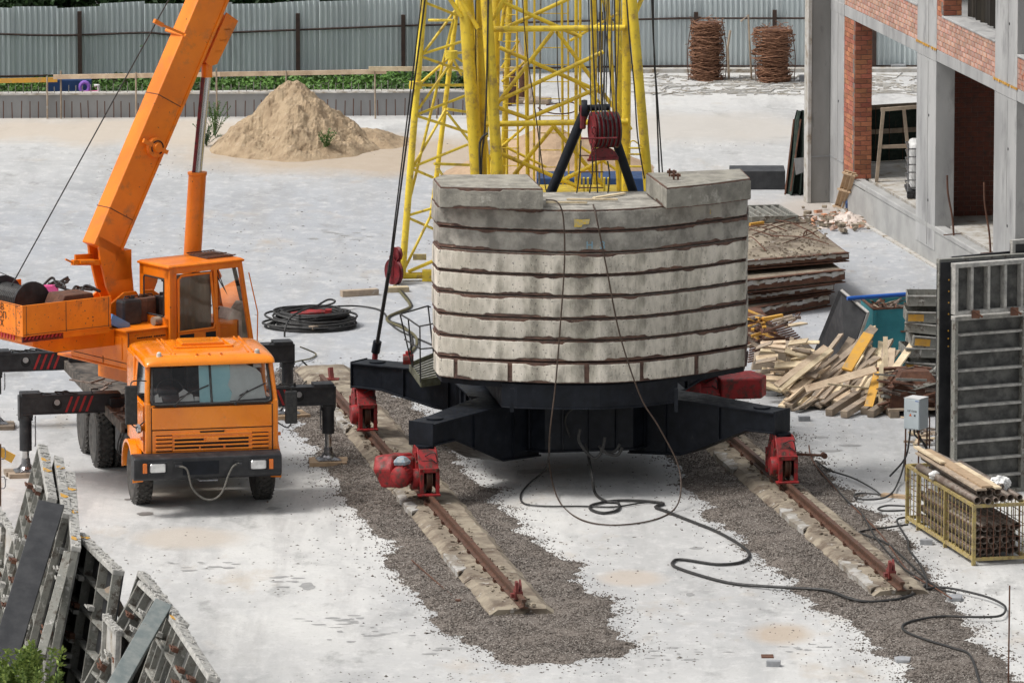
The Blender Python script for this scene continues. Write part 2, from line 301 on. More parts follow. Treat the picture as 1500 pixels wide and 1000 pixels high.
# ------------------------------------------------------------------ ground
def ground_material():
    m = bpy.data.materials.new('dusty_concrete_ground'); m.use_nodes = True; nt = m.node_tree
    b = nt.nodes['Principled BSDF']; geo = nt.nodes.new('ShaderNodeNewGeometry'); pos = geo.outputs['Position']
    v = _map(nt, pos, (1, .45, 1)); 
    col = _mix(nt, _ramp(nt, _noise(nt, v, .16, 5, .55), .40, .60), (.56, .557, .54), (.43, .43, .425))
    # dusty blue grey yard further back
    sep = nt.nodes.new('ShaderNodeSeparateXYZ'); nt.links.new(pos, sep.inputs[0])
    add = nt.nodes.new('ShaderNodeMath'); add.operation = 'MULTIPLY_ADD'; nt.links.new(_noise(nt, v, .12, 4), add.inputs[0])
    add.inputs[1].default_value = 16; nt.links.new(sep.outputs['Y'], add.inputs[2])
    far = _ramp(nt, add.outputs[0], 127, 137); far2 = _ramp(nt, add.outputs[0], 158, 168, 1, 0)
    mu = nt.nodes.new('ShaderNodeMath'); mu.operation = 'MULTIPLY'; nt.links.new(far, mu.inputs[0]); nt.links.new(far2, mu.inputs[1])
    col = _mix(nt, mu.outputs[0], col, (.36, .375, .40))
    # long wheel streaks
    v2 = _map(nt, pos, (1.1, .22, 1), (0, 0, math.radians(-20)))
    col = _mix(nt, _ramp(nt, _noise(nt, v2, .8, 5, .6), .50, .66, 0, .5), col, (.29, .295, .30))
    v3 = _map(nt, pos, (2.2, .22, 1), (0, 0, math.radians(-14)))
    col = _mix(nt, _ramp(nt, _noise(nt, v3, .7, 5, .65), .50, .66, 0, .5), col, (.32, .315, .31))
    # wheel arcs sweeping round the yard
    for (ox, oy, sc_, fa, lo_, cc_) in ((-26, 100, .85, .38, .50, (.27, .275, .285)), (24, 175, .7, .45, .50, (.50, .50, .50))):
        sv = nt.nodes.new('ShaderNodeVectorMath'); sv.operation = 'SUBTRACT'; nt.links.new(pos, sv.inputs[0]); sv.inputs[1].default_value = (ox, oy, 0)
        lv = nt.nodes.new('ShaderNodeVectorMath'); lv.operation = 'LENGTH'; nt.links.new(sv.outputs[0], lv.inputs[0])
        cx_ = nt.nodes.new('ShaderNodeCombineXYZ'); nt.links.new(lv.outputs['Value'], cx_.inputs[0]); nt.links.new(_ramp(nt, _noise(nt, pos, .12, 3), 0, 1, 0, 6), cx_.inputs[1])
        col = _mix(nt, _ramp(nt, _noise(nt, cx_.outputs[0], sc_, 6, .7), lo_, .68, 0, fa), col, cc_)
    # dark damp blotches, pale dust, tan spills, fine grain
    col = _mix(nt, _ramp(nt, _noise(nt, _map(nt, pos, (1, .5, 1), (0, 0, 0), (3, 9, 0)), 1.1, 8, .7), .57, .66, 0, .6), col, (.24, .24, .235))
    col = _mix(nt, _ramp(nt, _noise(nt, _map(nt, pos, (1, .5, 1), (0, 0, 0), (31, 4, 0)), .55, 7, .65), .58, .72, 0, .6), col, (.42, .34, .25))
    col = _mix(nt, _ramp(nt, _noise(nt, _map(nt, pos, (1, .6, 1)), 3.2, 6, .75), .50, .72, 0, .6), col, (.64, .635, .62))
    col = _mix(nt, _ramp(nt, _noise(nt, pos, 9, 5, .8), .57, .68, 0, .5), col, (.27, .27, .26))
    # sandy dust round the sand heap and towards the back wall
    for cx, cy, rx, ry, c in ((-3.6, 158.6, 4.6, 3.6, (.42, .33, .235)), (-9, 162.5, 5.5, 2.6, (.50, .43, .35)), (8.5, 150.6, 4.5, 2.6, (.40, .355, .31)), (4.0, 106.3, .55, .9, (.42, .34, .26)), (1.85, 110.7, .6, .7, (.46, .40, .34)), (-5.3, 117.9, 1.0, .8, (.42, .36, .29)), (-5.2, 113.9, .9, .9, (.48, .43, .37)), (3.5, 163, 5, 3, (.47, .44, .40))):
        mp = _map(nt, pos, (1/rx, 1/ry, 0), (0, 0, 0), (-cx/rx, -cy/ry, 0))
        ln = nt.nodes.new('ShaderNodeVectorMath'); ln.operation = 'LENGTH'; nt.links.new(mp, ln.inputs[0])
        ma = nt.nodes.new('ShaderNodeMath'); ma.operation = 'MULTIPLY_ADD'; nt.links.new(_noise(nt, v, .5, 5, .65), ma.inputs[0])
        ma.inputs[1].default_value = 1.3; nt.links.new(ln.outputs['Value'], ma.inputs[2])
        col = _mix(nt, _ramp(nt, ma.outputs[0], 1.2, 1.75, .8, 0), col, c)
    nt.links.new(col, b.inputs['Base Color']); b.inputs['Roughness'].default_value = .9
    bn = nt.nodes.new('ShaderNodeBump'); bn.inputs['Distance'].default_value = .012
    nt.links.new(_noise(nt, pos, 7, 8, .75), bn.inputs['Height']); nt.links.new(bn.outputs[0], b.inputs['Normal'])
    return m
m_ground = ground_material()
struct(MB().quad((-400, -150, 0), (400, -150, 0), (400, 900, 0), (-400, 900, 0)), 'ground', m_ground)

# ------------------------------------------------------------------ gravel strips beside the rails
def pt_in(poly, X, Y):
    ins = np.zeros(X.shape, bool); n = len(poly)
    for i in range(n):
        x1, y1 = poly[i]; x2, y2 = poly[(i+1) % n]
        c = ((y1 > Y) != (y2 > Y)) & (X < (x2-x1)*(Y-y1)/(y2-y1+1e-12)+x1); ins ^= c
    return ins
def pdist(poly, X, Y):
    d = np.full(X.shape, 1e9); n = len(poly)
    for i in range(n):
        x1, y1 = poly[i]; x2, y2 = poly[(i+1) % n]; dx, dy = x2-x1, y2-y1
        t = np.clip(((X-x1)*dx+(Y-y1)*dy)/(dx*dx+dy*dy+1e-12), 0, 1)
        d = np.minimum(d, np.hypot(X-x1-t*dx, (Y-y1-t*dy)))
    return np.where(pt_in(poly, X, Y), d, -d)
def vnoise(X, Y, sc, seed=0):
    x, y = X*sc+seed*17.3, Y*sc+seed*7.7; xi, yi = np.floor(x), np.floor(y); fx, fy = x-xi, y-yi
    h = lambda a, b: np.modf(np.abs(np.sin(a*127.1+b*311.7+seed)*43758.5453))[0]
    u, v = fx*fx*(3-2*fx), fy*fy*(3-2*fy)
    return (h(xi, yi)*(1-u)+h(xi+1, yi)*u)*(1-v)+(h(xi, yi+1)*(1-u)+h(xi+1, yi+1)*u)*v
def gravel_material():
    m = bpy.data.materials.new('brown_grey_gravel'); m.use_nodes = True; nt = m.node_tree
    b = nt.nodes['Principled BSDF']; geo = nt.nodes.new('ShaderNodeNewGeometry')
    vo = nt.nodes.new('ShaderNodeTexVoronoi'); vo.inputs['Scale'].default_value = 55; nt.links.new(geo.outputs['Position'], vo.inputs['Vector'])
    sp = nt.nodes.new('ShaderNodeSeparateColor'); nt.links.new(vo.outputs['Color'], sp.inputs[0])
    col = _mix(nt, sp.outputs[0], (.070, .058, .050), (.205, .175, .152))
    col = _mix(nt, _ramp(nt, sp.outputs[1], .88, .93), col, (.42, .39, .35))
    col = _mix(nt, _ramp(nt, _noise(nt, geo.outputs['Position'], .9, 5), .42, .66, 0, .55), col, (.20, .17, .145))
    nt.links.new(col, b.inputs['Base Color']); b.inputs['Roughness'].default_value = .95
    bn = nt.nodes.new('ShaderNodeBump'); bn.inputs['Distance'].default_value = .02; bn.inputs['Strength'].default_value = .8
    nt.links.new(vo.outputs['Distance'], bn.inputs['Height']); bn.invert = True; nt.links.new(bn.outputs[0], b.inputs['Normal'])
    return m
m_gravel = gravel_material()
def gravel_field(pxpoly, seed, n_in):
    poly = [tuple(G(x, y)[:2]) for x, y in pxpoly]
    rs = np.random.RandomState(seed)
    xs = [p[0] for p in poly]; ys = [p[1] for p in poly]; x0, x1, y0, y1 = min(xs)-1, max(xs)+1, min(ys)-3, max(ys)+3
    # bedding sheet
    step = .10; nx, ny = int((x1-x0)/step)+1, int((y1-y0)/step)+1
    X, Y = np.meshgrid(np.linspace(x0, x1, nx), np.linspace(y0, y1, ny))
    def edge(X, Y): return pdist(poly, X, Y) + (vnoise(X, Y, 1.1, seed)-.5)*.5 + (vnoise(X, Y, 4, seed+3)-.5)*.28 + (vnoise(X, Y, 11, seed+4)-.5)*.12
    D = edge(X, Y); Z = np.clip(D*.16, -.02, .045)+(vnoise(X, Y, 5, seed+1)-.5)*.02*(D > .1)
    verts = np.stack([X, Y, Z], -1).reshape(-1, 3); idx = np.arange(nx*ny).reshape(ny, nx)
    q = np.stack([idx[:-1, :-1], idx[:-1, 1:], idx[1:, 1:], idx[1:, :-1]], -1).reshape(-1, 4)
    keep = (D.reshape(-1)[q].max(1) > -.12); q = q[keep]
    # stones, thinning out past the edge
    px = rs.uniform(x0, x1, n_in*9); py = rs.uniform(y0, y1, n_in*9); d = edge(px, py)
    prob = np.where(d > 0, .62, .62*np.exp(d/.11)+.020*np.exp(d/.6)); k = rs.rand(len(px)) < prob
    px, py, d = px[k][:n_in*4], py[k][:n_in*4], d[k][:n_in*4]; n = len(px)
    sz = rs.uniform(.007, .017, n)*(1+.5*(rs.rand(n) > .97)*1.6)
    base = np.array([(1, 0, 0), (0, 1, 0), (-1, 0, 0), (0, -1, 0), (0, 0, .8), (0, 0, -.5)], float)
    ang = rs.uniform(0, 6.28, n); V = base[None]*(1+rs.uniform(-.35, .35, (n, 6, 3)))*sz[:, None, None]
    V[..., 0] *= rs.uniform(.8, 1.6, n)[:, None]
    c, s = np.cos(ang)[:, None], np.sin(ang)[:, None]
    W = np.stack([V[..., 0]*c-V[..., 1]*s, V[..., 0]*s+V[..., 1]*c, V[..., 2]], -1)
    zb = np.clip(d*.16, 0, .045)+sz*.25
    W += np.stack([px, py, zb], -1)[:, None, :]
    tris = np.array([(0, 1, 4), (1, 2, 4), (2, 3, 4), (3, 0, 4), (1, 0, 5), (2, 1, 5), (3, 2, 5), (0, 3, 5)])
    T = (np.arange(n)[:, None, None]*6+tris[None]).reshape(-1, 3)+len(verts)
    allv = np.concatenate([verts, W.reshape(-1, 3)])
    me = bpy.data.meshes.new('gravel')
    me.vertices.add(len(allv)); me.vertices.foreach_set('co', allv.ravel())
    loops = np.concatenate([q.ravel(), T.ravel()]); me.loops.add(len(loops)); me.loops.foreach_set('vertex_index', loops.astype(np.int32))
    starts = np.concatenate([np.arange(len(q))*4, len(q)*4+np.arange(len(T))*3]); tot = np.concatenate([np.full(len(q), 4), np.full(len(T), 3)])
    me.polygons.add(len(starts)); me.polygons.foreach_set('loop_start', starts.astype(np.int32)); me.polygons.foreach_set('loop_total', tot.astype(np.int32))
    me.update(calc_edges=True); me.validate(); me.materials.append(m_gravel)
    o = bpy.data.objects.new('gravel', me); scene.collection.objects.link(o)
    o['kind'] = 'stuff'; return o
g1 = gravel_field([(398, 560), (415, 600), (455, 668), (520, 755), (578, 815), (612, 872), (640, 912), (700, 950), (760, 975), (850, 972), (925, 955), (905, 922), (882, 872), (830, 828), (775, 780), (728, 735), (672, 690), (655, 640), (600, 590), (560, 560), (500, 540), (430, 540)], 3, 26000)
g1['label'] = 'strip of brown grey gravel around the left crane rail'; g1['category'] = 'gravel'
g2 = gravel_field([(955, 630), (985, 665), (1018, 712), (1058, 770), (1110, 815), (1165, 862), (1205, 885), (1262, 925), (1300, 960), (1345, 1010), (1372, 1060), (1560, 1060), (1490, 985), (1440, 940), (1412, 895), (1396, 862), (1350, 825), (1290, 770), (1232, 715), (1180, 670), (1130, 628), (1060, 590), (990, 590)], 5, 26000)
g2['label'] = 'strip of brown grey gravel around the right crane rail'; g2['category'] = 'gravel'

m_crust = M('dull_cement_crust', (.40, .39, .37), (.22, .195, .16), 3.5, mix=(.42, .6), rough=.95, bump=.008, bsc=14, c3=(.16, .12, .085), d3=(.52, .66), sc3=5)
# ------------------------------------------------------------------ rail tracks
def rail_track(label, bedL_far, bedL_near, width, rail_far, rail_near, stop_at, seed, slab_len=2.6):
    """bed edge and rail given as ground pixels"""
    A, B = G(*bedL_far), G(*bedL_near); d = (A-B).normalized(); w = Vector((d.y, -d.x, 0)); L = (A-B).length
    t = thing('crane_rail_track', label, 'rail track', B, 0, 'rail tracks under the tower crane')
    rs = random.Random(seed)
    y = 0
    while y < L:
        ln = min(slab_len*rs.uniform(.9, 1.1), L-y); off = rs.uniform(-.02, .02); ww = width*rs.uniform(.98, 1.02)
        mb = MB(); nl, ns = max(4, int(ln/.16)), 9; secs = []
        for i in range(nl+1):
            yy = y+ln*i/nl*.992; sec = []
            eL = nz(yy*2.3, seed)*.04; eR = nz(yy*2.1, seed+9)*.05; end = .02*(i in (0, nl))
            sec.append((-.01+off+eL, 0)); 
            for k in range(ns):
                u = k/(ns-1); prof = .13*min(1, .45+u*6, .45+(1-u)*5)+.02*math.sin(u*math.pi)
                sec.append((off+eL*(1-u)+eR*u+ww*u, prof-end+nz(yy*3, u*6, seed)*.018))
            sec.append((ww+off+eR+.01, 0))
            secs.append([B+d*yy+w*x+Vector((0, 0, z)) for x, z in sec])
        mb.loft(secs); mb.build('concrete_slab', m_bed if rs.random() < .75 else m_bed, t, world=True)
        # pale crust along the outer edge
        if rs.random() < (.6 if seed == 3 else .35):
            mc = MB(); q0, q1 = y+ln*rs.uniform(0, .2), y+ln*rs.uniform(.7, .98); nn = int((q1-q0)/.09)+2; s2 = []
            for i in range(nn):
                yy = q0+(q1-q0)*i/(nn-1); wd = .14+.09*nz(yy*5, seed*3)+.06*nz(yy*14, seed); taper = min(1, i/2, (nn-1-i)/2)+.05
                s2.append([B+d*yy+w*(off+nz(yy*2.3, seed)*.04+x*taper)+Vector((0, 0, z)) for x, z in ((-.016, .03), (-.012, .125), (.03, .140), (wd, .148), (wd+.02, .12))])
            mc.loft(s2); mc.build('cement_crust', m_crust, t, world=True)
        y += ln
    # rail: foot, web, head
    a, b = G(*rail_far, .14), G(*rail_near, .14); dr = (b-a).normalized(); wr = Vector((-dr.y, dr.x, 0))
    prof = [(-.065, .02), (.065, .02), (.065, .035), (.012, .05), (.012, .115), (.036, .125), (.036, .16), (-.036, .16), (-.036, .125), (-.012, .115), (-.012, .05), (-.065, .035)]
    MB().loft([[p+wr*x+Vector((0, 0, z-.01)) for x, z in prof] for p in (a, b)]).build('rail', m_rail, t, world=True)
    # tie plates with bolts
    n = int((b-a).length/.8)
    pl = None
    for i in range(n):
        c = a+dr*(.2+i*.8+rs.uniform(-.1, .1)); mb = MB()
        m = Matrix.Translation((c.x, c.y, .155)) @ Matrix(((wr.x, dr.x, 0, 0), (wr.y, dr.y, 0, 0), (0, 0, 1, 0), (0, 0, 0, 1)))
        mb.box(-.11, .11, -.05, .05, 0, .010, m)
        for q in (-1, 1):
            mb.box(q*.10-.022, q*.10+.022, -.03, .03, .014, .04, m); mb.cyl(m @ Vector((q*.11, 0, .03)), m @ Vector((q*.11, 0, .075)), .011, n=6)
        mb.build('rail_clamp', m_rust, t, world=True)
    # end stop
    c = b-dr*stop_at; st = MB(); m = Matrix.Translation((c.x, c.y, .29)) @ Matrix(((wr.x, dr.x, 0, 0), (wr.y, dr.y, 0, 0), (0, 0, 1, 0), (0, 0, 0, 1)))
    st.box(-.06, .06, -.10, .10, -.09, .03, m); st.slab3([m @ Vector(p) for p in ((-.05, -.1, .03), (-.05, .1, .03), (-.05, .09, .17), (-.05, .02, .19), (-.05, -.02, .09))], m.to_3x3() @ Vector((.04, 0, 0)))
    st.slab3([m @ Vector(p) for p in ((.02, -.12, .03), (.02, .08, .03), (.02, .05, .12), (.02, -.03, .2))], m.to_3x3() @ Vector((.03, 0, 0)))
    st.box(-.11, -.06, -.05, .05, -.07, -.01, m); st.build('end_stop', m_reddish, t, world=True)
    # loose mortar lumps along the rail
    lm = MB()
    for i in range(260):
        c = a+(b-a)*rs.random()+wr*rs.choice((-1, 1))*rs.uniform(.08, .26); s_ = rs.uniform(.006, .024)
        m = Matrix.Translation((c.x, c.y, .155+s_*.2)) @ Matrix.Rotation(rs.uniform(0, 6), 4, 'Z') @ Matrix.Rotation(rs.uniform(-.5, .5), 4, 'X')
        lm.box(-s_*1.3, s_*1.3, -s_, s_, -s_*.4, s_*.4, m)
    lm.build('mortar_rubble', m_bed, t, world=True, kind='stuff')
    return t
rail_track('left rusty crane rail on a cracked concrete bed, ending in the gravel tongue', (430, 545), (717, 905), 1.0, (470, 560), (768, 892), .55, 3)
rail_track('right rusty crane rail on a concrete bed, ending beside the yellow pipe cage', (985, 621), (1277, 877), .93, (1010, 595), (1322, 866), .8, 8)

# fine grit and small stones lying all over the yard
rs = np.random.RandomState(11); n = 9000; px = rs.uniform(-9, 9.5, n); py = 101+(60*rs.rand(n)**1.6); keep = vnoise(px, py, .35, 9)*.6+vnoise(px, py, 1.7, 2)*.5 > .56; px, py = px[keep], py[keep]; n = len(px)
sz = rs.uniform(.006, .017, n)*(1+1.2*(rs.rand(n) > .985)); V = np.array([(1, 0, 0), (0, 1, 0), (-1, 0, 0), (0, -1, 0), (0, 0, .8)], float)[None]*(1+rs.uniform(-.35, .35, (n, 5, 3)))*sz[:, None, None]
V[..., 0] *= rs.uniform(.8, 2.2, n)[:, None]; V[..., :2] += np.stack([px, py], -1)[:, None]; me = bpy.data.meshes.new('grit')
me.from_pydata(V.reshape(-1, 3).tolist(), [], [[i*5+a, i*5+b, i*5+4] for i in range(n) for a, b in ((0, 1), (1, 2), (2, 3), (3, 0))]); me.materials.append(M('dark_grit', (.10, .09, .08), (.2, .19, .17), 3, rough=.95))
o = bpy.data.objects.new('grit', me); scene.collection.objects.link(o); o['kind'] = 'stuff'
def ground_patches():
    """crisp damp and oily patches, thin sheets a few millimetres above the ground"""
    m1 = M('damp_patch', (.27, .27, .265), (.33, .33, .325), 4, rough=.8); m2 = M('oily_patch', (.16, .15, .14), (.22, .21, .20), 5, rough=.6); m3 = M('tan_spill', (.42, .33, .25), (.50, .43, .36), 3, rough=.95)
    rs = random.Random(4); mbs = {0: MB(), 1: MB(), 2: MB()}
    def blob(k, px, py, rx, ry):
        c = G(px, py, .004+.0006*rs.random()); n = 26; sd = rs.random()*99
        pts = [Vector((c.x+rx*math.cos(a)*(1+.45*nz(math.cos(a)*1.6, math.sin(a)*1.6, sd)+.22*nz(math.cos(a)*6, math.sin(a)*6, sd)), c.y+ry*math.sin(a)*(1+.45*nz(math.cos(a)*1.6, math.sin(a)*1.6, sd)), c.z)) for a in [i*2*math.pi/n for i in range(n)]]
        mbs[k].quad(*pts)
    for x, y, rx, ry in ((213, 752, .15, .16), (400, 744, .13, .14), (190, 731, .09, .08), (1020, 802, .10, .11), (1010, 870, .07, .12), (780, 690, .30, .2), (1215, 660, .22, .12), (1245, 652, .2, .10), (1200, 640, .14, .10), (450, 858, .12, .25)): blob(1 if y in (752, 731) else 0, x, y, rx, ry)
    for cx, cy, n_ in ((290, 829, 14), (400, 850, 9), (500, 908, 16), (540, 930, 12), (1000, 955, 10), (500, 343, 14), (720, 350, 6), (180, 620, 10), (1180, 950, 8), (640, 950, 6), (1360, 700, 6)):
        for i in range(n_): blob(0, cx+rs.gauss(0, 30), cy+rs.gauss(0, 4.5), rs.uniform(.02, .12), rs.uniform(.015, .07))
    for x, y, rx, ry in ((1145, 932, .32, .35), (930, 850, .35, .3), (1120, 925, .2, .3), (240, 700, .5, .35), (320, 770, .4, .3)): 
        pass
    for k, nm, mt in ((0, 'damp_patch', m1), (1, 'oil_stain', m2)): struct(mbs[k], nm, mt, kind='stuff')
ground_patches()
# ------------------------------------------------------------------ orange truck crane
TRK = thing('truck_crane', 'orange truck crane with black outriggers and raised boom on the left', 'truck crane', (-5.12, 117.2, 0), 12)
TM = WM[TRK.name]; X0 = .0
SUP = frame(-5.74, 120.39, 0, 37); S2T = TM.inverted() @ SUP          # slewing superstructure: x forward, y away from the camera
def tb(mb, name, mat, parent=TRK, **k): return mb.build(name, mat, parent, **k)
def sb(mb, name, mat, parent=TRK, **k): return mb.xf(S2T).build(name, mat, parent, **k)
# chassis
c = MB()
for s in (-1, 1): c.box(s*.42-.05, s*.42+.05, -1.0, 7.7, .78, 1.04)
for y in (-.9, .4, 1.6, 2.6, 4.2, 5.6, 6.8): c.box(-.42, .42, y-.06, y+.06, .82, 1.0)
tb(c, 'chassis_frame', m_truckblack, bevel=.01)
dk = MB(); dk.box(-1.12, 1.12, 1.0, 7.9, 1.06, 1.13); dk.box(-1.17, -1.10, 1.0, 7.9, .99, 1.17); dk.box(1.10, 1.17, 1.0, 7.9, .99, 1.17)
tb(dk, 'deck', m_deck, bevel=.01)
random.seed(3); bits = MB()
for i in range(120):
    x, y = R(-1.1, .9), R(1.1, 5.2); a = R(0, 3.14); l = R(.08, .35)
    bits.beam((x, y, 1.15+R(0, .05)), (x+l*math.cos(a), y+l*math.sin(a), 1.16+R(0, .06)), R(.02, .06), R(.015, .04))
tb(bits, 'deck_clutter', m_scrap, kind='stuff')
# tool boxes and tanks under the deck
for (x0, x1, y0, y1, z0, z1) in ((-1.10, -.62, .78, 2.1, .52, 1.0), (.62, 1.10, .85, 2.3, .5, .98)):
    b = MB().box(x0, x1, y0, y1, z0, z1); o = tb(b, 'tool_box', m_truckblack, bevel=.03)
    h = MB(); sx = x0-.004 if x0 < 0 else x1+.004
    for zz in (.62, .86): h.tube([(sx, y0+.15, zz), (sx*1.03, y0+.2, zz), (sx*1.03, y0+.5, zz), (sx, y0+.55, zz)], .012, 6)
    tb(h, 'handle', m_truckblack, o)
for i in range(2):
    h = MB().tube(smoothpath([(-1.13, .95+i*.22, 1.0), (-1.19, 1.0+i*.2, .8), (-1.17, 1.15+i*.2, .62), (-1.13, 1.3, .70), (-1.12, 1.35, .95)]), .014, 6); tb(h, 'hose', m_cable)
# wheels
def tyre_mesh(w):
    mb = MB(); prof = [(.27, -w/2+.02), (.33, -w/2), (.42, -w/2-.01), (.475, -w/2+.02), (.495, -w/2+.05), (.502, 0), (.495, w/2-.05), (.475, w/2-.02), (.42, w/2+.01), (.33, w/2), (.27, w/2-.02)]
    mb.lathe(prof, Matrix(), 36)
    n = 30                                                 # lozenge tread blocks
    for i in range(n):
        for j in (-1.5, -.5, .5, 1.5):
            a = (i+(.5 if int(j+1.5) % 2 else 0))*2*math.pi/n; m = Matrix.Rotation(a, 4, 'X') @ Matrix.Translation((j*w/4.4, 0, .498)) @ Matrix.Rotation(math.radians(45), 4, 'Z')
            k = .026; mb.box(-k, k, -k, k, -.01, .016, m)
    return mb.mesh('tyre', m_rubber)
def rim_mesh(out):
    mb = MB(); mb.lathe([(.275, -.10), (.285, -.02), (.262, .0), (.22, -.07*out), (.10, .04*out), (.09, .10*out), (.0001, .11*out)], Matrix(), 24)
    for i in range(8):
        a = i*math.pi/4; p = Vector((.0, .18*math.cos(a), .18*math.sin(a))); mb.cyl(p+Vector((-.06, 0, 0)), p+Vector((.05*out, 0, 0)), .016, n=6)
    return mb.mesh('rim', m_truckblack)
TY = tyre_mesh(.29); RI = {1: rim_mesh(1), -1: rim_mesh(-1)}
def wheel(x, y, side):
    o = bpy.data.objects.new('wheel', MB().cyl((-.1, 0, 0), (.1, 0, 0), .11, n=14).mesh('hub', m_truckblack)); scene.collection.objects.link(o)
    o.parent = TRK; o.matrix_local = Matrix.Translation((x, y, .5))
    for nm, me in (('tyre', TY), ('rim', RI[side])):
        c = bpy.data.objects.new(nm, me); scene.collection.objects.link(c); c.parent = o
wheel(-1.015, 0, -1); wheel(1.015, 0, 1)
for y in (3.45, 4.82):
    for x, s in ((-1.12, -1), (-.80, -1), (.80, 1), (1.12, 1)): wheel(x, y, s)
ax = MB()
for y in (0, 3.45, 4.82): ax.cyl((-1, y, .5), (1, y, .5), .07, n=12)
for y in (3.45, 4.82): ax.tube([(-.25, y, .5), (-.1, y, .5), (.1, y, .5), (.25, y, .5)], .2, 14, rr=[.08, .22, .22, .08])
tb(ax, 'axle', m_truckblack, split=True)
# cab shell
cab = MB(); W = 1.10
front = [(-1.13, 1.0), (-1.15, 1.5), (-1.13, 1.83)]
cab.box(X0-W, X0+W, -1.115, .78, .98, 1.80)                            # lower shell
cab.box(X0-W, X0-W+.10, -1.12, -.92, .80, 1.85); cab.box(X0+W-.10, X0+W, -1.12, -.92, .80, 1.85)   # corner panels
cab.box(X0-W, X0+W, .68, .78, 1.78, 2.47)                              # rear wall
for s in (-1, 1):                                                       # A, B, C pillars and the door tops
    x = X0+s*W; xt = X0+s*(W-.05); iw = -s*.085
    cab.loft([[Vector((x, -1.12, 1.78)), Vector((x+iw, -1.12, 1.78)), Vector((x+iw, -1.0, 1.78)), Vector((x, -1.0, 1.78))],
              [Vector((xt, -.90, 2.47)), Vector((xt+iw, -.90, 2.47)), Vector((xt+iw, -.78, 2.47)), Vector((xt, -.78, 2.47))]])
    cab.loft([[Vector((x, y, 1.78)), Vector((x+iw, y, 1.78)), Vector((x+iw, y+.10, 1.78)), Vector((x, y+.10, 1.78))] and [Vector((x, -.05, 1.78)), Vector((x+iw, -.05, 1.78)), Vector((x+iw, .07, 1.78)), Vector((x, .07, 1.78))],
              [Vector((xt, -.05, 2.47)), Vector((xt+iw, -.05, 2.47)), Vector((xt+iw, .07, 2.47)), Vector((xt, .07, 2.47))]])
    cab.box(min(x, x+iw), max(x, x+iw), .07, .78, 1.78, 2.47)
tb(cab, 'cab', m_cab_orange, bevel=.03)
# roof cap with rounded shoulders, front peak
def roof_sec(y, z, w, hgt):
    pts = []
    for k in range(17):
        a = math.pi*k/16; cx = math.copysign(abs(math.cos(a))**.35, math.cos(a)); pts.append(Vector((X0+w*cx, y, z+hgt*(math.sin(a)**.55 if math.sin(a) > 0 else 0))))
    return pts
rf = MB(); rf.loft([roof_sec(-1.02, 2.43, 1.045, .03), roof_sec(-.99, 2.42, 1.065, .10), roof_sec(-.90, 2.42, 1.08, .150), roof_sec(-.72, 2.42, 1.085, .175), roof_sec(-.2, 2.43, 1.085, .185), roof_sec(.45, 2.43, 1.085, .18), roof_sec(.72, 2.43, 1.075, .155), roof_sec(.80, 2.44, 1.055, .08)])
roof = tb(rf, 'cab_roof', m_cab_orange, smooth=True)
hat = MB(); hat.loft([[Vector((X0+x*s, y, z)) for x, y in ((-.36, -.28), (.36, -.28), (.36, .22), (-.36, .22))] for s, z in ((1, 2.61), (1, 2.665), (.94, 2.685))])
for s in (-1, 1): hat.beam((X0+s*.47, -.36, 2.62), (X0+s*.42, .28, 2.625), .05, .05)
hat.beam((X0-.47, -.36, 2.62), (X0+.47, -.36, 2.62), .05, .04)
tb(hat, 'roof_hatch', m_cab_orange, roof, bevel=.012)
rb = MB()
for x in (-.62, -.55, .66, .74): rb.beam((X0+x, -.80, 2.588), (X0+x, .6, 2.612), .03, .03)
tb(rb, 'roof_rib', m_cab_orange, roof, bevel=.01, split=True)
for x in (-.82, .80):
    tb(MB().tube([(X0+x, -.84, 2.55), (X0+x, -.84, 2.62), (X0+x, -.84, 2.64)], .04, 12, rr=[.045, .04, .02]), 'marker_lamp', m_grillegrey, roof)
for x in (-.2, 0, .2): tb(MB().tube([(X0+x, -.88, 2.54), (X0+x, -.88, 2.60)], .022, 10), 'marker_lamp', m_amber, roof)
# windscreen: pane, rubber surround, centre bar
def wsp(x, t, off=0): return Vector((X0+x, -1.135+.235*t-off, 1.815+.665*t))
def wsx(t): return .985-.045*t
pane = MB().quad(wsp(-wsx(0), 0), wsp(wsx(0), 0), wsp(wsx(1), 1), wsp(-wsx(1), 1)); ws = tb(pane, 'windscreen', m_glass)
sr = MB(); cp = [wsp(-wsx(0), 0), wsp(wsx(0), 0), wsp(wsx(1), 1), wsp(-wsx(1), 1)]
ring = []
for i in range(4):
    a, b0, c0 = cp[i-1], cp[i], cp[(i+1) % 4]; e1 = (a-b0).normalized(); e2 = (c0-b0).normalized()
    for k in range(5): t = k/4; q = b0+e1*.09*(1-t)**2+e2*.09*t**2; ring.append(q)
sr.tube(ring, .021, 8, closed=True); sr.tube([wsp(0, 0), wsp(0, 1)], .014, 8)
tb(sr, 'rubber_seal', m_cable, ws)
for (x, dx, ang) in ((-.62, .58, .42), (.38, .52, .36)):
    p = Vector((X0+x, -1.16, 1.80)); q = wsp(x+dx*.42, .28, .02); e = wsp(x+dx, .43, .012)
    w_ = MB().tube([p, p+Vector((0, -.03, .02)), q], .011, 6); w_.beam(wsp(x+dx*.15, .16, .014), e, .014, .02); w_.cyl(p-Vector((0, -.02, 0)), p-Vector((0, .03, 0)), .022, n=8)
    tb(w_, 'wiper', m_cable)
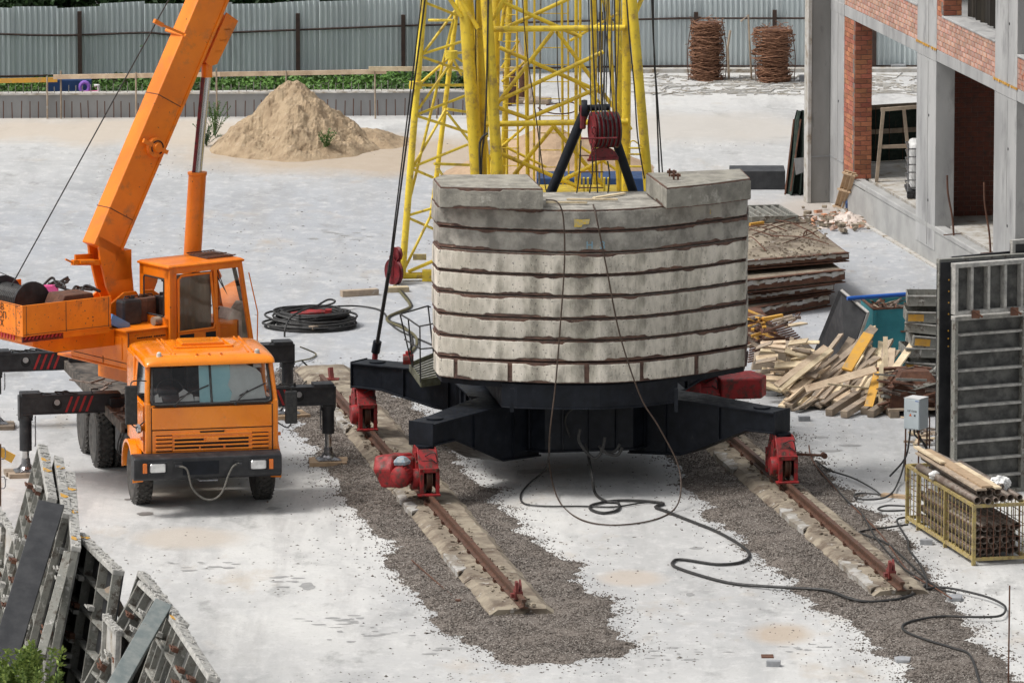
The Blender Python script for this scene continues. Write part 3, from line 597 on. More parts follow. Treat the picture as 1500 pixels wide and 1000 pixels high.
# inside the cab
inn = MB(); inn.box(X0-1.0, X0+1.0, -.84, .59, 1.805, 1.815); inn.box(X0-1.0, X0+1.0, .60, .66, 1.8, 2.42); inn.box(X0-1.0, X0+1.0, -1.08, -.85, 1.79, 1.85); tb(inn, 'cab_lining', m_interior, split=True)
seat = MB()
for x in (-.65, .05, .60): seat.box(X0+x-.24, X0+x+.24, .30, .45, 1.8, 2.28); seat.box(X0+x-.24, X0+x+.24, -.2, .3, 1.79, 1.90)
tb(seat, 'seat_cushion', m_interior, bevel=.04, split=True)
sw = MB(); sw.tube([Vector((X0-.62, -.72, 1.98))+Vector((.22*math.cos(a*math.pi/10), .10*math.sin(a*math.pi/10), .17*math.sin(a*math.pi/10))) for a in range(20)], .012, 6, closed=True); tb(sw, 'steering_wheel', m_cable)
def card(pts, mat, nm, off):
    mb = MB(); q = [wsp(x, t, -off) for x, t in pts]; mb.slab3(q, (0, .006, 0)); tb(mb, nm, mat)
card([(-.20, .03), (-.02, .02), (-.02, .98), (-.18, .97)], m_cyanpaper, 'blue_card', .014)
card([(.02, .02), (.30, .03), (.34, .22), (.28, .42), (.33, .60), (.33, .97), (.02, .98)], m_cyanpaper, 'blue_card', .014)
card([(.28, .04), (.90, .08), (.84, .66), (.76, .78), (.66, .84), (.52, .95), (.34, .96), (.33, .62), (.27, .44), (.34, .24)], m_paper, 'paper_sheet', .022)
card([(.72, .80), (.86, .80), (.85, .95), (.73, .95)], m_paper, 'paper_sheet', .02)
card([(-.93, .03), (-.80, .02), (-.82, .18), (-.86, .17), (-.87, .25), (-.92, .22)], m_paper, 'paper_sheet', .05)
card([(-.52, .04), (-.28, .03), (-.30, .20), (-.38, .28), (-.44, .34), (-.53, .25)], m_paper, 'paper_sheet', .06)
card([(-.28, .0), (.12, .0), (.08, .10), (-.1, .13), (-.27, .16)], m_paper, 'paper_sheet', .07)
# front panels and grille
fp = MB().box(X0-.99, X0+.99, -1.135, -1.10, 1.405, 1.765); front_p = tb(fp, 'front_panel', m_cab_orange, bevel=.012)
tb(MB().box(X0-.975, X0+.975, -1.122, -1.10, 1.768, 1.784), 'panel_gap', m_dark, front_p)
gp = MB().box(X0-.99, X0+.99, -1.130, -1.10, .985, 1.392); grille = tb(gp, 'grille', m_cab_orange, bevel=.012)
ribm = MB()
for z in (1.08, 1.145, 1.21, 1.275):
    for x0, x1 in ((-.93, -.66), (.66, .93)): ribm.box(X0+x0, X0+x1, -1.156, -1.128, z-.017, z+.017)
for z in (1.063, 1.128, 1.193, 1.258, 1.322): ribm.box(X0-.66, X0+.66, -1.152, -1.128, z-.014, z+.014)
ribm.box(X0-.10, X0+.10, -1.155, -1.128, 1.20, 1.26)
tb(ribm, 'grille_bar', m_cab_orange, grille, bevel=.006, split=True)
gl = MB()
for z in (1.045, 1.112, 1.178, 1.243, 1.307):
    for x0, x1 in ((-.93, -.66), (.66, .93)): gl.box(X0+x0, X0+x1, -1.133, -1.128, z-.008, z+.008)
gl.box(X0-.99, X0+.99, -1.128, -1.10, 1.393, 1.404)
for s in (-1, 1): gl.box(X0+s*.997-.006, X0+s*.997+.006, -1.128, -1.10, .99, 1.77)
tb(gl, 'panel_gap', m_dark, grille, split=True)
sl_ = MB()
for z, segs in ((1.227, ((-.62, -.14), (.10, .60))), (1.162, ((-.62, .60),)), (1.096, ((-.62, -.22), (-.19, .18), (.22, .60))), (1.345, ((-.20, .20),))):
    for x0, x1 in segs: sl_.box(X0+x0, X0+x1, -1.136, -1.12, z-.018, z+.018)
tb(sl_, 'air_slot', m_dark, grille, split=True)
em = MB(); em.slab3([Vector((X0-.21, -1.131, 1.36)), Vector((X0-.05, -1.131, 1.335)), Vector((X0+.06, -1.131, 1.335)), Vector((X0+.21, -1.131, 1.372)), Vector((X0+.05, -1.131, 1.31)), Vector((X0-.05, -1.131, 1.31))], (0, -.012, 0)); tb(em, 'emblem_recess', m_dark, grille)
# bumper, lamps, tow rope
bm_ = MB(); bx = -.12
bm_.loft([[Vector((x, y, z)) for y, z in ((-1.42, .66), (-1.42, .98), (-1.30, 1.02), (-1.08, 1.02), (-1.08, .62), (-1.36, .62))] for x in (bx-1.22, bx+1.22)])
bumper = tb(bm_, 'bumper', m_truckblack, bevel=.02)
tb(MB().box(bx-.42, bx+.18, -1.428, -1.41, .70, .92), 'number_plate', m_black, bumper)
for s in (-1, 1):
    x = bx+s*.83; hl = MB(); hl.loft([[Vector((x+px*.13*k, -1.425-e, .83+pz*.075*k)) for px, pz in ((-1, -.8), (-.85, -1), (.85, -1), (1, -.8), (1, .8), (.85, 1), (-.85, 1), (-1, .8))] for k, e in ((1, 0), (1, .012), (.9, .028))])
    h = tb(hl, 'headlight', m_lamp); fr_ = MB()
    fr_.tube([Vector((x+px*.145, -1.432, .83+pz*.092)) for px, pz in ((-1, -1), (1, -1), (1, 1), (-1, 1))], .016, 6, closed=True); tb(fr_, 'lamp_frame', m_truckblack, h)
    tb(MB().box(bx+s*1.04-.035, bx+s*1.04+.035, -1.445, -1.41, .75, .91), 'indicator_lamp', m_amber, bevel=.008)
    hk = MB(); hk.box(bx+s*.50-.07, bx+s*.50+.07, -1.44, -1.41, .80, .92); hk.cyl((bx+s*.5-.05, -1.47, .86), (bx+s*.5+.05, -1.47, .86), .02, n=8); tb(hk, 'tow_eye', m_truckblack)
tr = MB().tube(smoothpath([(bx-.50, -1.47, .86), (bx-.36, -1.50, .80), (bx-.28, -1.5, .5), (bx-.10, -1.5, .32), (bx+.08, -1.5, .30), (bx+.22, -1.5, .42), (bx+.32, -1.5, .68), (bx+.40, -1.48, .82), (bx+.50, -1.47, .87)]), .017, 8)
tb(tr, 'tow_rope', M('grey_rope', (.17, .16, .14), (.10, .095, .085), 30, rough=.9))
tb(MB().tube([(bx-.18, -1.36, .66), (bx-.15, -1.44, .60), (bx+.15, -1.44, .60), (bx+.18, -1.36, .66)], .014, 6), 'step_bar', m_steel)
# radiator darkness and sump under the cab
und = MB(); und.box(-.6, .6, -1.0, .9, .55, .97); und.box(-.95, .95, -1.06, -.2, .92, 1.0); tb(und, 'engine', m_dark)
# fenders
for s in (-1, 1):
    fd = MB(); secs = []
    for k in range(13):
        a = math.radians(-8+k*15.5); r = .60
        y = -.03-r*math.cos(a)*.98; z = .56+r*math.sin(a)*.86
        xi, xo = X0+s*1.06, X0+s*1.235
        secs.append([Vector((xi, y, z)), Vector((xo, y, z)), Vector((xo, y*.96, z-.05)), Vector((xo-s*.02, y*.95, z-.045)), Vector((xi, y*.96, z-.03))])
    fd.loft(secs); tb(fd, 'fender', m_cab_orange, smooth=True)
    fs = MB(); fs.box(X0+s*1.10-.075, X0+s*1.10+.075, -.70, -.58, .50, .84); tb(fs, 'fender_front', m_cab_orange, bevel=.03)
    dm = MB(); xd = X0+s*(W+.002); dm.box(min(xd, xd+s*.016), max(xd, xd+s*.016), -.98, -.10, 1.03, 1.79); dr_ = tb(dm, 'door', m_cab_orange, bevel=.008)
    tb(MB().box(min(xd, xd+s*.05), max(xd, xd+s*.05), -.26, -.14, 1.66, 1.69), 'door_handle', m_chrome, dr_)
    wd = MB().quad((xd-s*.02, -.97, 1.83), (xd-s*.02, -.10, 1.83), (xd-s*.05, -.10, 2.42), (xd-s*.05, -.80, 2.42)); tb(wd, 'side_window', m_glass, dr_)
    # mirror on its bracket
    mx = X0+s*(W+.22); mi = MB(); mi.loft([[Vector((mx+px*.10, -1.06+py*.035, z)) for px, py in ((-1, -1), (1, -1), (1, 1), (-1, 1))] for z in ((1.50, 1.54, 2.10, 2.14) if s < 0 else (1.42, 1.46, 1.92, 1.96))])
    mir = tb(mi, 'mirror', m_cable, bevel=.02)
    zt, zb = (2.2, 1.45) if s < 0 else (2.02, 1.36)
    tb(MB().tube(smoothpath([(X0+s*(W-.04), -1.02, zt), (mx-s*.08, -1.07, zt+.02), (mx, -1.07, zt-.02), (mx, -1.06, zt-.2)]), .011, 6), 'mirror_arm', m_cable, mir)
    tb(MB().tube(smoothpath([(X0+s*(W-.02), -1.02, zb+.1), (mx-s*.08, -1.07, zb), (mx, -1.07, zb+.06)]), .011, 6), 'mirror_arm', m_cable, mir)
tb(MB().tube([(X0-W-.02, -.98, 1.42), (X0-W-.10, -1.02, 1.42), (X0-W-.12, -1.02, 1.42)], .07, 14, rr=[.04, .085, .08]), 'round_mirror', m_chrome)
for s in (-1, 1): tb(MB().box(X0+s*(W+.03)-.03, X0+s*(W+.03)+.03, -.99, -.93, 1.22, 1.27), 'side_lamp', m_amber)

# outriggers: beam, stripes, leg, piston, foot
def outrigger(side, y, xfoot, zt, nm_y, legz=.62):
    xi, xe = side*.9, xfoot+side*.08
    b = MB(); lo, hi = sorted((xi, xe)); bz = zt-.30
    b.box(lo, hi, y-.13, y+.13, bz, zt)
    b.box(min(xe, xe-side*.34), max(xe, xe-side*.34), y-.16, y+.16, zt-.015, zt+.055)
    b.box(lo, hi, y-.15, y+.15, zt-.012, zt+.012); b.box(lo, hi, y-.15, y+.15, bz-.012, bz+.010)
    beam = tb(b, 'outrigger_beam', m_truckblack, bevel=.008)
    hx = xfoot-side*.52
    ho = MB().tube([(hx, y-.134, bz+.15), (hx, y-.131, bz+.15)], .085, 24); tb(ho, 'beam_hole', m_dark, beam)
    hh = MB().tube([(hx, y-.137, bz+.185), (hx, y-.1345, bz+.185)], .05, 16); tb(hh, 'hole_light', m_bconc, beam)
    st = MB(); n = 4; x0 = xfoot-side*.74
    for k in range(n):
        x = x0-side*k*.115; tl = .05
        st.slab3([Vector((x-.04-tl, y-.133, bz+.015)), Vector((x+.0-tl, y-.133, bz+.015)), Vector((x+.04+tl*.3, y-.133, zt-.02)), Vector((x+.0+tl*.3, y-.133, zt-.02))] if side < 0 else
                 [Vector((x-.0+tl, y-.133, bz+.015)), Vector((x+.04+tl, y-.133, bz+.015)), Vector((x+.0-tl*.3, y-.133, zt-.02)), Vector((x-.04-tl*.3, y-.133, zt-.02))], (0, -.003, 0))
    tb(st, 'warning_stripe', m_redstripe, beam, split=True)
    cl = MB(); 
    for k in range(5): a = R(0, 3); cx = xe-side*R(.1, .9); cl.tube(smoothpath([(cx, y+R(-.1, .1), zt+.01), (cx+R(-.1, .1), y+R(-.1, .1), zt+.05), (cx-side*R(.1, .3), y+R(-.1, .1), zt+.012)]), .012, 5)
    tb(cl, 'hydraulic_hose', m_cable, beam)
    lg = MB(); lg.tube([(xfoot, y-.01, zt+.02), (xfoot, y-.01, legz-.02)], .105, 20); lg.tube([(xfoot, y-.01, zt-.42), (xfoot, y-.01, zt-.33)], .125, 20)
    lg.box(xfoot-.115, xfoot+.115, y-.12, y+.10, zt-.36, zt+.0)
    leg = tb(lg, 'outrigger_leg', m_truckblack, smooth=True)
    tb(MB().tube([(xfoot-side*.15, y-.12, zt-.33), (xfoot-side*.15, y-.12, legz+.1), (xfoot-side*.14, y-.12, legz+.06)], .012, 6), 'hydraulic_line', m_steel, leg)
    tb(MB().cyl((xfoot, y-.01, legz), (xfoot, y-.01, .24), .058, n=18), 'piston', m_chrome, leg, smooth=True)
    ft = MB(); ft.tube([(xfoot, y-.01, .30), (xfoot, y-.01, .16), (xfoot, y-.01, .12)], .08, 16, rr=[.07, .085, .12])
    ft.loft([[Vector((xfoot+px*k, y-.01+py*k, z)) for px, py in ((-1, -.8), (1, -.8), (1, .8), (-1, .8))] for k, z in ((.20, .075), (.20, .09), (.10, .13))])
    for q in (-1, 1): ft.beam((xfoot+q*.16, y-.01, .09), (xfoot+q*.05, y-.01, .22), .02, .02)
    tb(ft, 'foot_plate', m_steel, leg)
    w = TM @ Vector((xfoot, y, 0)); pm = frame(w.x, w.y, 0, 12+R(-14, 14)); pd = MB(); npl = 3
    for k in range(npl): pd.box(-.33+R(-.02, .02), .33+R(-.02, .02), -.27+k*.185, -.27+k*.185+.175, 0, .072+R(-.003, .003), pm)
    tp_ = thing('timber_pad', nm_y, 'wooden pad', (w.x, w.y, 0), 0, 'timber pads under the outriggers'); pd.build('plank', m_plywood if side > 0 else m_woodgrey, tp_, world=True, split=True)
random.seed(12)
outrigger(1, 2.85, 2.66, 1.345, 'timber pad under the outrigger foot nearest the left rail', .55)
outrigger(-1, 2.85, -2.50, 1.36, 'timber pad under the foot left of the truck, behind the leaning panels', .45)
outrigger(1, 7.5, 2.80, 1.31, 'timber pad on the gravel under the foot just right of the orange cab')
outrigger(-1, 7.5, -2.36, 1.31, 'dark timber pad under the far left outrigger foot at the photo edge')
cr = MB(); 
for y in (2.85, 7.5): cr.box(-1.1, 1.1, y-.2, y+.2, .98, 1.30)
tb(cr, 'outrigger_housing', m_truckblack, bevel=.02, split=True)
tb(MB().tube([(-1.4, 2.6, 1.4), (-1.42, 2.6, 1.47), (-1.3, 2.6, 1.47)], .015, 6), 'lever', m_truckblack)
# ------------------------------------------------------------------ superstructure
sb(MB().tube([(0, 0, 1.12), (0, 0, 1.55)], .62, 32), 'slewing_ring', m_truckblack, smooth=True)
bs = MB(); bs.box(-1.72, -.5, -1.19, .9, 1.945, 1.984); bs.box(-.9, .9, -.9, .9, 1.50, 1.87); sb(bs, 'slewing_platform', m_orange, bevel=.015)
eb = MB(); eb.box(-1.705, .55, -1.20, .5, 1.985, 2.60); eng = sb(eb, 'engine_box', m_orange, bevel=.012)
lp = MB()
for x0, x1 in ((-1.70, -.88), (-.84, .5)): lp.box(x0+.04, x1-.04, -1.212, -1.20, 2.10, 2.52)
lp.box(-1.72, -1.70, -1.05, -.45, 2.12, 2.5); sb(lp, 'cover_panel', m_orange, eng, bevel=.006, split=True)
sb(MB().box(-1.75, -.82, -1.23, -.3, 2.602, 2.63), 'box_lid', m_orange, eng, bevel=.006)
sb(MB().tube([(-1.4, -1.235, 2.16), (-1.25, -1.235, 2.16)], .012, 6), 'latch', m_dark, eng)
mk = MB()                                                     # worn stencil marks on the engine box
def box_side(x, z): return Vector((x, -1.2155, z))
for i in range(17):
    if i == 9: continue
    mk.slab3([box_side(-1.52+i*.034, 2.475), box_side(-1.52+i*.034+.024, 2.475), box_side(-1.52+i*.034+.024, 2.50), box_side(-1.52+i*.034, 2.50)], (0, -.002, 0))
for pts in (((-1.56, .0), (-1.50, -.025), (-1.42, -.02), (-1.38, .02), (-1.44, .0)), ((-1.33, -.02), (-1.25, -.03), (-1.2, .015), (-1.3, .02)), ((-1.17, -.02), (-1.07, -.02), (-1.09, .015), (-1.12, .03)), ((-1.03, -.01), (-.91, -.005), (-.91, .03), (-1.03, .03))):
    mk.slab3([box_side(x, 2.375+z) for x, z in pts], (0, -.002, 0))
sb(mk, 'stencil_marks', m_cyrillic, eng)
# tail: side panels around the winch
tl_ = MB(); TX = -3.72
tl_.box(TX, -2.0, -1.17, -1.14, 2.72, 3.24); sp_ = sb(tl_, 'tail_side_panel', m_orange, bevel=.008)
t2 = MB(); t2.box(TX-.03, TX, -1.17, .95, 2.72, 3.24); rp_ = sb(t2, 'tail_rear_panel', m_orange, bevel=.008)
t3 = MB(); t3.box(TX, -2.4, .92, .95, 2.78, 3.30); sb(t3, 'tail_side_panel', m_orange, bevel=.008)
t4 = MB(); t4.box(TX+.02, -2.0, -1.12, .9, 2.62, 2.76); t4.box(-3.0, -1.72, -.8, .7, 2.38, 2.63)
t4.slab3([Vector((-3.35, -.85, 2.62)), Vector((-1.72, -.85, 2.62)), Vector((-1.72, -.85, 2.34)), Vector((-2.9, -.85, 2.34)), Vector((-3.35, -.85, 2.48))], (0, 1.6, 0)); sb(t4, 'tail_frame', m_orange, bevel=.01)
st = MB()
for i in range(10): x = TX+.02+i*.075; st.slab3([Vector((x, -1.10, 2.62)), Vector((x+.035, -1.10, 2.62)), Vector((x+.06, -1.16, 2.72)), Vector((x+.025, -1.16, 2.72))], (0, .01, .0))
for i in range(8): y = -.92+i*.09; st.box(TX-.035, TX-.02, y, y+.045, 2.64, 2.72)
sb(st, 'tail_stripe', m_redstripe, split=True)
lb = MB().box(TX+.0, TX+.80, -1.12, -1.09, 2.615, 2.72); sb(lb, 'tail_light_bar', m_darkred)
for i, tx in enumerate(('ЯЗВ', 'МОП', 'М Х')):
    m = S2T @ Matrix.Translation((TX-.034, -.42-.42+.3, 3.10-i*.135)) @ Matrix(((0, 0, -1, 0), (-1, 0, 0, 0), (0, 1, 0, 0), (0, 0, 0, 1)))
    text_mb(tx, .155, m @ Matrix.Translation((-.22, 0, 0)), .003).build('stencil_lettering', m_cyrillic, rp_)
dr2 = MB(); dr2.lathe([(.001, -.55), (.36, -.55), (.36, -.51), (.20, -.50), (.20, .30), (.36, .31), (.36, .35), (.001, .35)], Matrix.Translation((-3.05, .15, 3.12)) @ Matrix.Rotation(math.pi/2, 4, 'Z'), 28); drum = sb(dr2, 'winch_drum', m_truckblack, smooth=True)
wr = MB()
for i in range(15): wr.tube([Vector((-3.05+.235*math.cos(a), .15-.47+i*.052, 3.12+.235*math.sin(a))) for a in [k*math.pi/9 for k in range(18)]], .024, 5, closed=True)
sb(wr, 'rope_winding', m_cable, drum)
gb = MB(); gb.slab3([Vector((-2.95, -1.0, 3.0)), Vector((-2.8, -1.0, 3.30)), Vector((-2.25, -1.0, 3.30)), Vector((-2.15, -1.0, 3.0))], (0, .5, 0)); sb(gb, 'gearbox', m_rust, bevel=.02)
random.seed(5); jk = MB()
for i in range(9):
    p = Vector((R(-2.9, -1.9), R(-.4, .8), 3.16+R(0, .06))); jk.tube(smoothpath([p, p+Vector((R(.1, .3), R(-.1, .2), R(.05, .12))), p+Vector((R(.3, .5), R(-.2, .2), 0)), p+Vector((R(.2, .6), R(-.3, .3), .02))]), .022, 6)
sb(jk, 'hose_bundle', m_cable)
rb2 = MB(); rb2.loft([[Vector((-2.45+px*k, .05+py*k, z)) for px, py in ((-.22, -.1), (.1, -.16), (.24, .05), (.05, .17), (-.15, .12))] for k, z in ((1, 3.12), (1.05, 3.22), (.7, 3.30), (.3, 3.31))]); solo(rb2.xf(SUP), 'rag', m_pink, 'crumpled pink rag lying behind the crane winch', 'rag')
# fuel cans standing on the deck behind the operator cab
def can(x, y, mat, lab, w, h, lay=False):
    mb = MB(); m = SUP @ Matrix.Translation((x, y, 2.635)) @ Matrix.Rotation(R(-.1, .1), 4, 'Z')
    mb.loft([[m @ Vector((px*w*k, py*.12*k, z)) for px, py in ((-.8, -1), (.8, -1), (1, -.8), (1, .8), (.8, 1), (-.8, 1), (-1, .8), (-1, -.8))] for k, z in ((.95, 0), (1, .02), (1, h-.05), (.9, h-.01), (.6, h))])
    mb.tube([m @ Vector((w*.4, 0, h-.01)), m @ Vector((w*.4, 0, h+.05))], .035, 10); mb.tube([m @ Vector((-w*.5, 0, h-.01)), m @ Vector((-w*.4, 0, h+.04)), m @ Vector((w*.05, 0, h+.04)), m @ Vector((w*.1, 0, h-.01))], .014, 6)
    solo(mb, 'fuel_can', mat, lab, 'fuel can', 'cans behind the operator cab')
random.seed(9)
can(-1.28, -.62, m_truckblack, 'black fuel can standing left of the olive brown one by the operator cab', .19, .42)
can(-1.02, -.50, m_rust, 'olive brown fuel can pressed against the operator cab wall', .17, .40)
bc = MB(); m = SUP @ Matrix.Translation((-1.62, -.78, 2.70)) @ Matrix.Rotation(.5, 4, 'Y'); bc.loft([[m @ Vector((x, y*k, z*k)) for y, z in ((-.10, -.08), (.10, -.08), (.12, 0), (.10, .08), (-.10, .08), (-.12, 0))] for x, k in ((-.26, .6), (-.22, 1), (.16, 1), (.24, .5), (.28, .3))]); solo(bc, 'plastic_can', M('light_blue_plastic', (.10, .28, .62), rough=.4), 'light blue plastic can lying beside the black fuel can', 'plastic can', smooth=True)
rc = MB(); m = SUP; rc.tube([m @ Vector((-1.05, -1.0, 2.70)), m @ Vector((-.86, -1.0, 2.70))], .075, 14); solo(rc, 'cloth_roll', m_woodgrey, 'short grey brown roll lying at the foot of the operator cab', 'roll')
# operator cab: frame members, panels, windows with curtains
yN, yF = -1.25, -.42; zb, zt_ = 1.95, 3.60
oc = MB()
oc.box(-.90, .30, yN+.01, yF, zb, 2.50)
oc.box(.30, .80, yN+.01, yF, 1.95, 2.06)
for (x, xt, y) in ((-.87, -.87, yN), (-.10+.16, -.10+.12, yN), (.80, .53, yN), (-.87, -.87, yF), (.80, .53, yF)):
    oc.beam((x, y, 2.0), (xt, y, zt_), .07, .07)
oc.box(-.90, .56, yN-.03, yN+.04, 3.50, 3.60); oc.box(-.90, .56, yF-.04, yF+.03, 3.50, 3.60); oc.box(.50, .56, yN, yF, 3.50, 3.60)
oc.box(-.91, -.84, yN, yF, 2.5, 2.76); oc.box(-.91, -.84, yN, yF, 3.42, 3.60); oc.box(-.91, -.84, yN, yN+.12, 2.5, 3.6); oc.box(-.91, -.84, yF-.10, yF, 2.5, 3.6)
oc.box(-.87, -.74, yN-.005, yN+.035, 2.0, 3.6)
ocab = sb(oc, 'operator_cab', m_orange, bevel=.010)
ro = MB(); ro.loft([[Vector((x, y, z)) for x, y in ((-.94-e, yN-.05-e), (.60+e, yN-.05-e), (.60+e, yF+.05+e), (-.94-e, yF+.05+e))] for z, e in ((3.595, 0), (3.63, 0.005), (3.655, -.04))]); sb(ro, 'cab_roof', m_orange, ocab, bevel=.01)
gr = MB()
for i in range(9): gr.tube([(.02+i*.065, yN+.15, 3.68), (.02+i*.065, yF-.05, 3.68)], .007, 5)
for y in (yN+.15, (yN+yF)/2, yF-.05): gr.tube([(.0, y, 3.69), (.56, y, 3.69)], .010, 5)
gr.box(.0, .54, yN+.18, yF-.1, 3.657, 3.668); sb(gr, 'roof_grille', m_rust, ocab)
def gasket(pts, r, parent, nm='rubber_seal'):
    mb = MB(); ring = []
    for i in range(len(pts)):
        a, b0, c0 = Vector(pts[i-1]), Vector(pts[i]), Vector(pts[(i+1) % len(pts)])
        for k in range(4): t = k/3; ring.append(b0+(a-b0).normalized()*.05*(1-t)**2+(c0-b0).normalized()*.05*t**2)
    mb.tube(ring, r, 6, closed=True); sb(mb, nm, m_cable, parent)
rw = [(-.912, yN+.13, 2.78), (-.912, yF-.11, 2.78), (-.912, yF-.11, 3.41), (-.912, yN+.13, 3.41)]
w1 = sb(MB().quad(*rw), 'rear_window', m_glass, ocab); gasket(rw, .014, w1)
sb(MB().box(-.86, -.84, yN+.12, yF-.28, 2.70, 3.48), 'curtain', m_curtain, ocab)
door = MB(); door.box(-.72, .02, yN-.02, yN+.01, 2.02, 2.12)
dpts = [(-.72, yN-.022, 2.52), (-.02, yN-.022, 2.52), (.02, yN-.022, 2.62), (-.07, yN-.022, 3.46), (-.66, yN-.022, 3.46), (-.72, yN-.022, 3.40)]
fr2 = MB(); fr2.tube(dpts, .026, 8, closed=True); fr2.box(-.74, .05, yN-.03, yN-.008, 2.28, 2.51)
cdoor = sb(fr2, 'cab_door', m_orange, ocab, bevel=.006); sb(MB().quad(*dpts), 'door_window', m_glass, cdoor)
cu = MB(); vs = []
for i in range(61): x = -.72+.70*i/60; vs += [Vector((x, yN+.035+.006*math.sin(i*.55), 2.5)), Vector((x, yN+.035+.005*math.sin(i*.55+.3), 3.48))]
cu.add(vs, [[2*i, 2*i+2, 2*i+3, 2*i+1] for i in range(60)]); sb(cu, 'curtain', m_curtain, ocab)
dp = MB(); dp.box(-.70, -.42, yN-.038, yN-.028, 2.27, 2.47); dp.box(-.18, .02, yN-.038, yN-.028, 2.27, 2.47); sb(dp, 'step_recess', m_dark, cdoor, split=True)
fg = [(.14, yN, 2.30), (.74, yN, 2.30), (.54, yN, 3.48), (.12, yN, 3.48)]
sb(MB().quad(*fg), 'side_window', m_glass, ocab); fw = [(.79, yN+.03, 2.2), (.79, yF-.03, 2.2), (.55, yF-.03, 3.5), (.55, yN+.03, 3.5)]; sb(MB().quad(*fw), 'front_window', m_glass, ocab)
sb(MB().beam((.30, yF, 2.1), (.16, yF, 3.5), .05, .05), 'window_bar', m_dark, ocab)
con = MB(); con.slab3([Vector((.40, yN+.12, 2.0)), Vector((.70, yN+.12, 2.05)), Vector((.66, yN+.12, 2.70)), Vector((.50, yN+.12, 2.78)), Vector((.38, yN+.12, 2.62))], (0, .45, 0)); sb(con, 'control_panel', m_grillegrey, ocab, bevel=.02)
se = MB(); se.box(-.30, .14, yN+.18, yF-.18, 2.42, 2.54); se.box(-.38, -.28, yN+.18, yF-.18, 2.5, 3.1); sb(se, 'operator_seat', m_interior, ocab, bevel=.04)
lv = MB()
for x, y in ((.28, -.95), (.30, -.8), (.33, -.65)): lv.tube([(x, y, 2.1), (x+.02, y, 2.75), (x+.03, y, 2.8)], .012, 6, rr=[.01, .01, .024])
sb(lv, 'lever', m_cable, ocab, split=True)
sb(MB().tube([(.84, yN-.06, 2.1), (.86, yN-.06, 2.7), (.68, yN-.06, 3.4)], .010, 6), 'grab_rail', m_orange, ocab)
# raised wiper on the front window
sb(MB().beam((.52, yF+.0, 3.42), (.66, yF-.3, 2.95), .014, .014), 'wiper', m_cable, ocab)
# boom
EL = math.radians(61.5); bd = Vector((math.cos(EL), 0, math.sin(EL))); bn_ = Vector((-math.sin(EL), 0, math.cos(EL)))
b0 = Vector((-1.40, 0, 3.86)); hw, hh_ = .185, .285
def bsec(t, k=1., w=1.): p = b0+bd*t; return [p+Vector((0, -hw*w, 0))-bn_*hh_*k, p+Vector((0, hw*w, 0))-bn_*hh_*k, p+Vector((0, hw*w, 0))+bn_*hh_*k, p+Vector((0, -hw*w, 0))+bn_*hh_*k]
bo = MB(); bo.loft([bsec(-.05), bsec(10.2)])
boom = sb(bo, 'boom', m_boom, bevel=.02)
b2 = MB(); b2.loft([bsec(10.1, .85, .85), bsec(12.0, .85, .85)]); sb(b2, 'boom_extension', m_boom, bevel=.02)
hd = MB(); p = b0+bd*12.2; hd.lathe([(.001, -.13), (.24, -.13), (.24, -.1), (.19, -.04), (.24, .0), (.19, .05), (.24, .1), (.24, .13), (.001, .13)], Matrix.Translation(p) @ Matrix.Rotation(math.pi/2, 4, 'Z'), 24); sb(hd, 'boom_head_sheave', m_truckblack, smooth=True)
fl = MB()
for s in (-1, 1):
    fl.loft([[b0+bd*t+Vector((0, s*(hw+.004), 0))-bn_*(hh_-.005)+q for q in (Vector((0, 0, 0)), Vector((0, s*.022, 0)), bn_*.045+Vector((0, s*.022, 0)), bn_*.045)] for t in (.1, 10.1)])
sb(fl, 'edge_strip', m_boom, boom, split=True)
sw_ = MB()
for t in (.62, 2.7, 5.2, 7.6): sw_.loft([[b0+bd*(t+e)+Vector((0, y*(hw+.004), 0))+bn_*(z*(hh_+.004)) for y, z in ((-1, -1), (1, -1), (1, 1), (-1, 1))] for e in (-.007, .007)])
sb(sw_, 'weld_seam', m_rust, boom, split=True)
# folded base of the boom down to its foot pin
kb = MB(); A = b0+bd*.12
kb.slab3([A-bn_*hh_+Vector((0, -hw, 0)), A+bn_*hh_+Vector((0, -hw, 0)), Vector((-1.55, -hw, 3.72)), Vector((-1.42, -hw, 3.20)), Vector((-1.22, -hw, 2.78)), Vector((-.98, -hw, 2.78)), Vector((-.88, -hw, 3.1)), Vector((-.94, -hw, 3.7))], (0, .06, 0))
kb.slab3([A-bn_*hh_+Vector((0, hw-.06, 0)), A+bn_*hh_+Vector((0, hw-.06, 0)), Vector((-1.55, hw-.06, 3.72)), Vector((-1.42, hw-.06, 3.20)), Vector((-1.22, hw-.06, 2.78)), Vector((-.98, hw-.06, 2.78)), Vector((-.88, hw-.06, 3.1)), Vector((-.94, hw-.06, 3.7))], (0, .06, 0))
kb.box(-1.25, -.92, -hw, hw, 3.3, 3.8); kb.cyl((-1.1, -.36, 3.0), (-1.1, .36, 3.0), .07, n=16); sb(kb, 'boom_foot', m_boom, boom, bevel=.006)
ks = MB(); ks.slab3([Vector((-2.0, -.36, 2.6)), Vector((-.6, -.36, 2.6)), Vector((-.95, -.36, 3.12)), Vector((-1.2, -.36, 3.12))], (0, .05, 0)); ks.slab3([Vector((-2.0, .31, 2.6)), Vector((-.6, .31, 2.6)), Vector((-.95, .31, 3.12)), Vector((-1.2, .31, 3.12))], (0, .05, 0)); sb(ks, 'boom_bracket', m_orange, bevel=.01, split=True)
ar = MB(); ar.beam((-1.45, -.1, 3.62), (-2.15, -.25, 3.70), .07, .09); ar.cyl((-2.02, -.24, 3.69), (-1.70, -.18, 3.66), .05, n=10); ar.beam((-2.0, -.1, 3.75), (-1.5, .1, 3.70), .03, .10); ar.beam((-2.15, -.25, 3.70), (-2.3, -.27, 3.77), .02, .03)
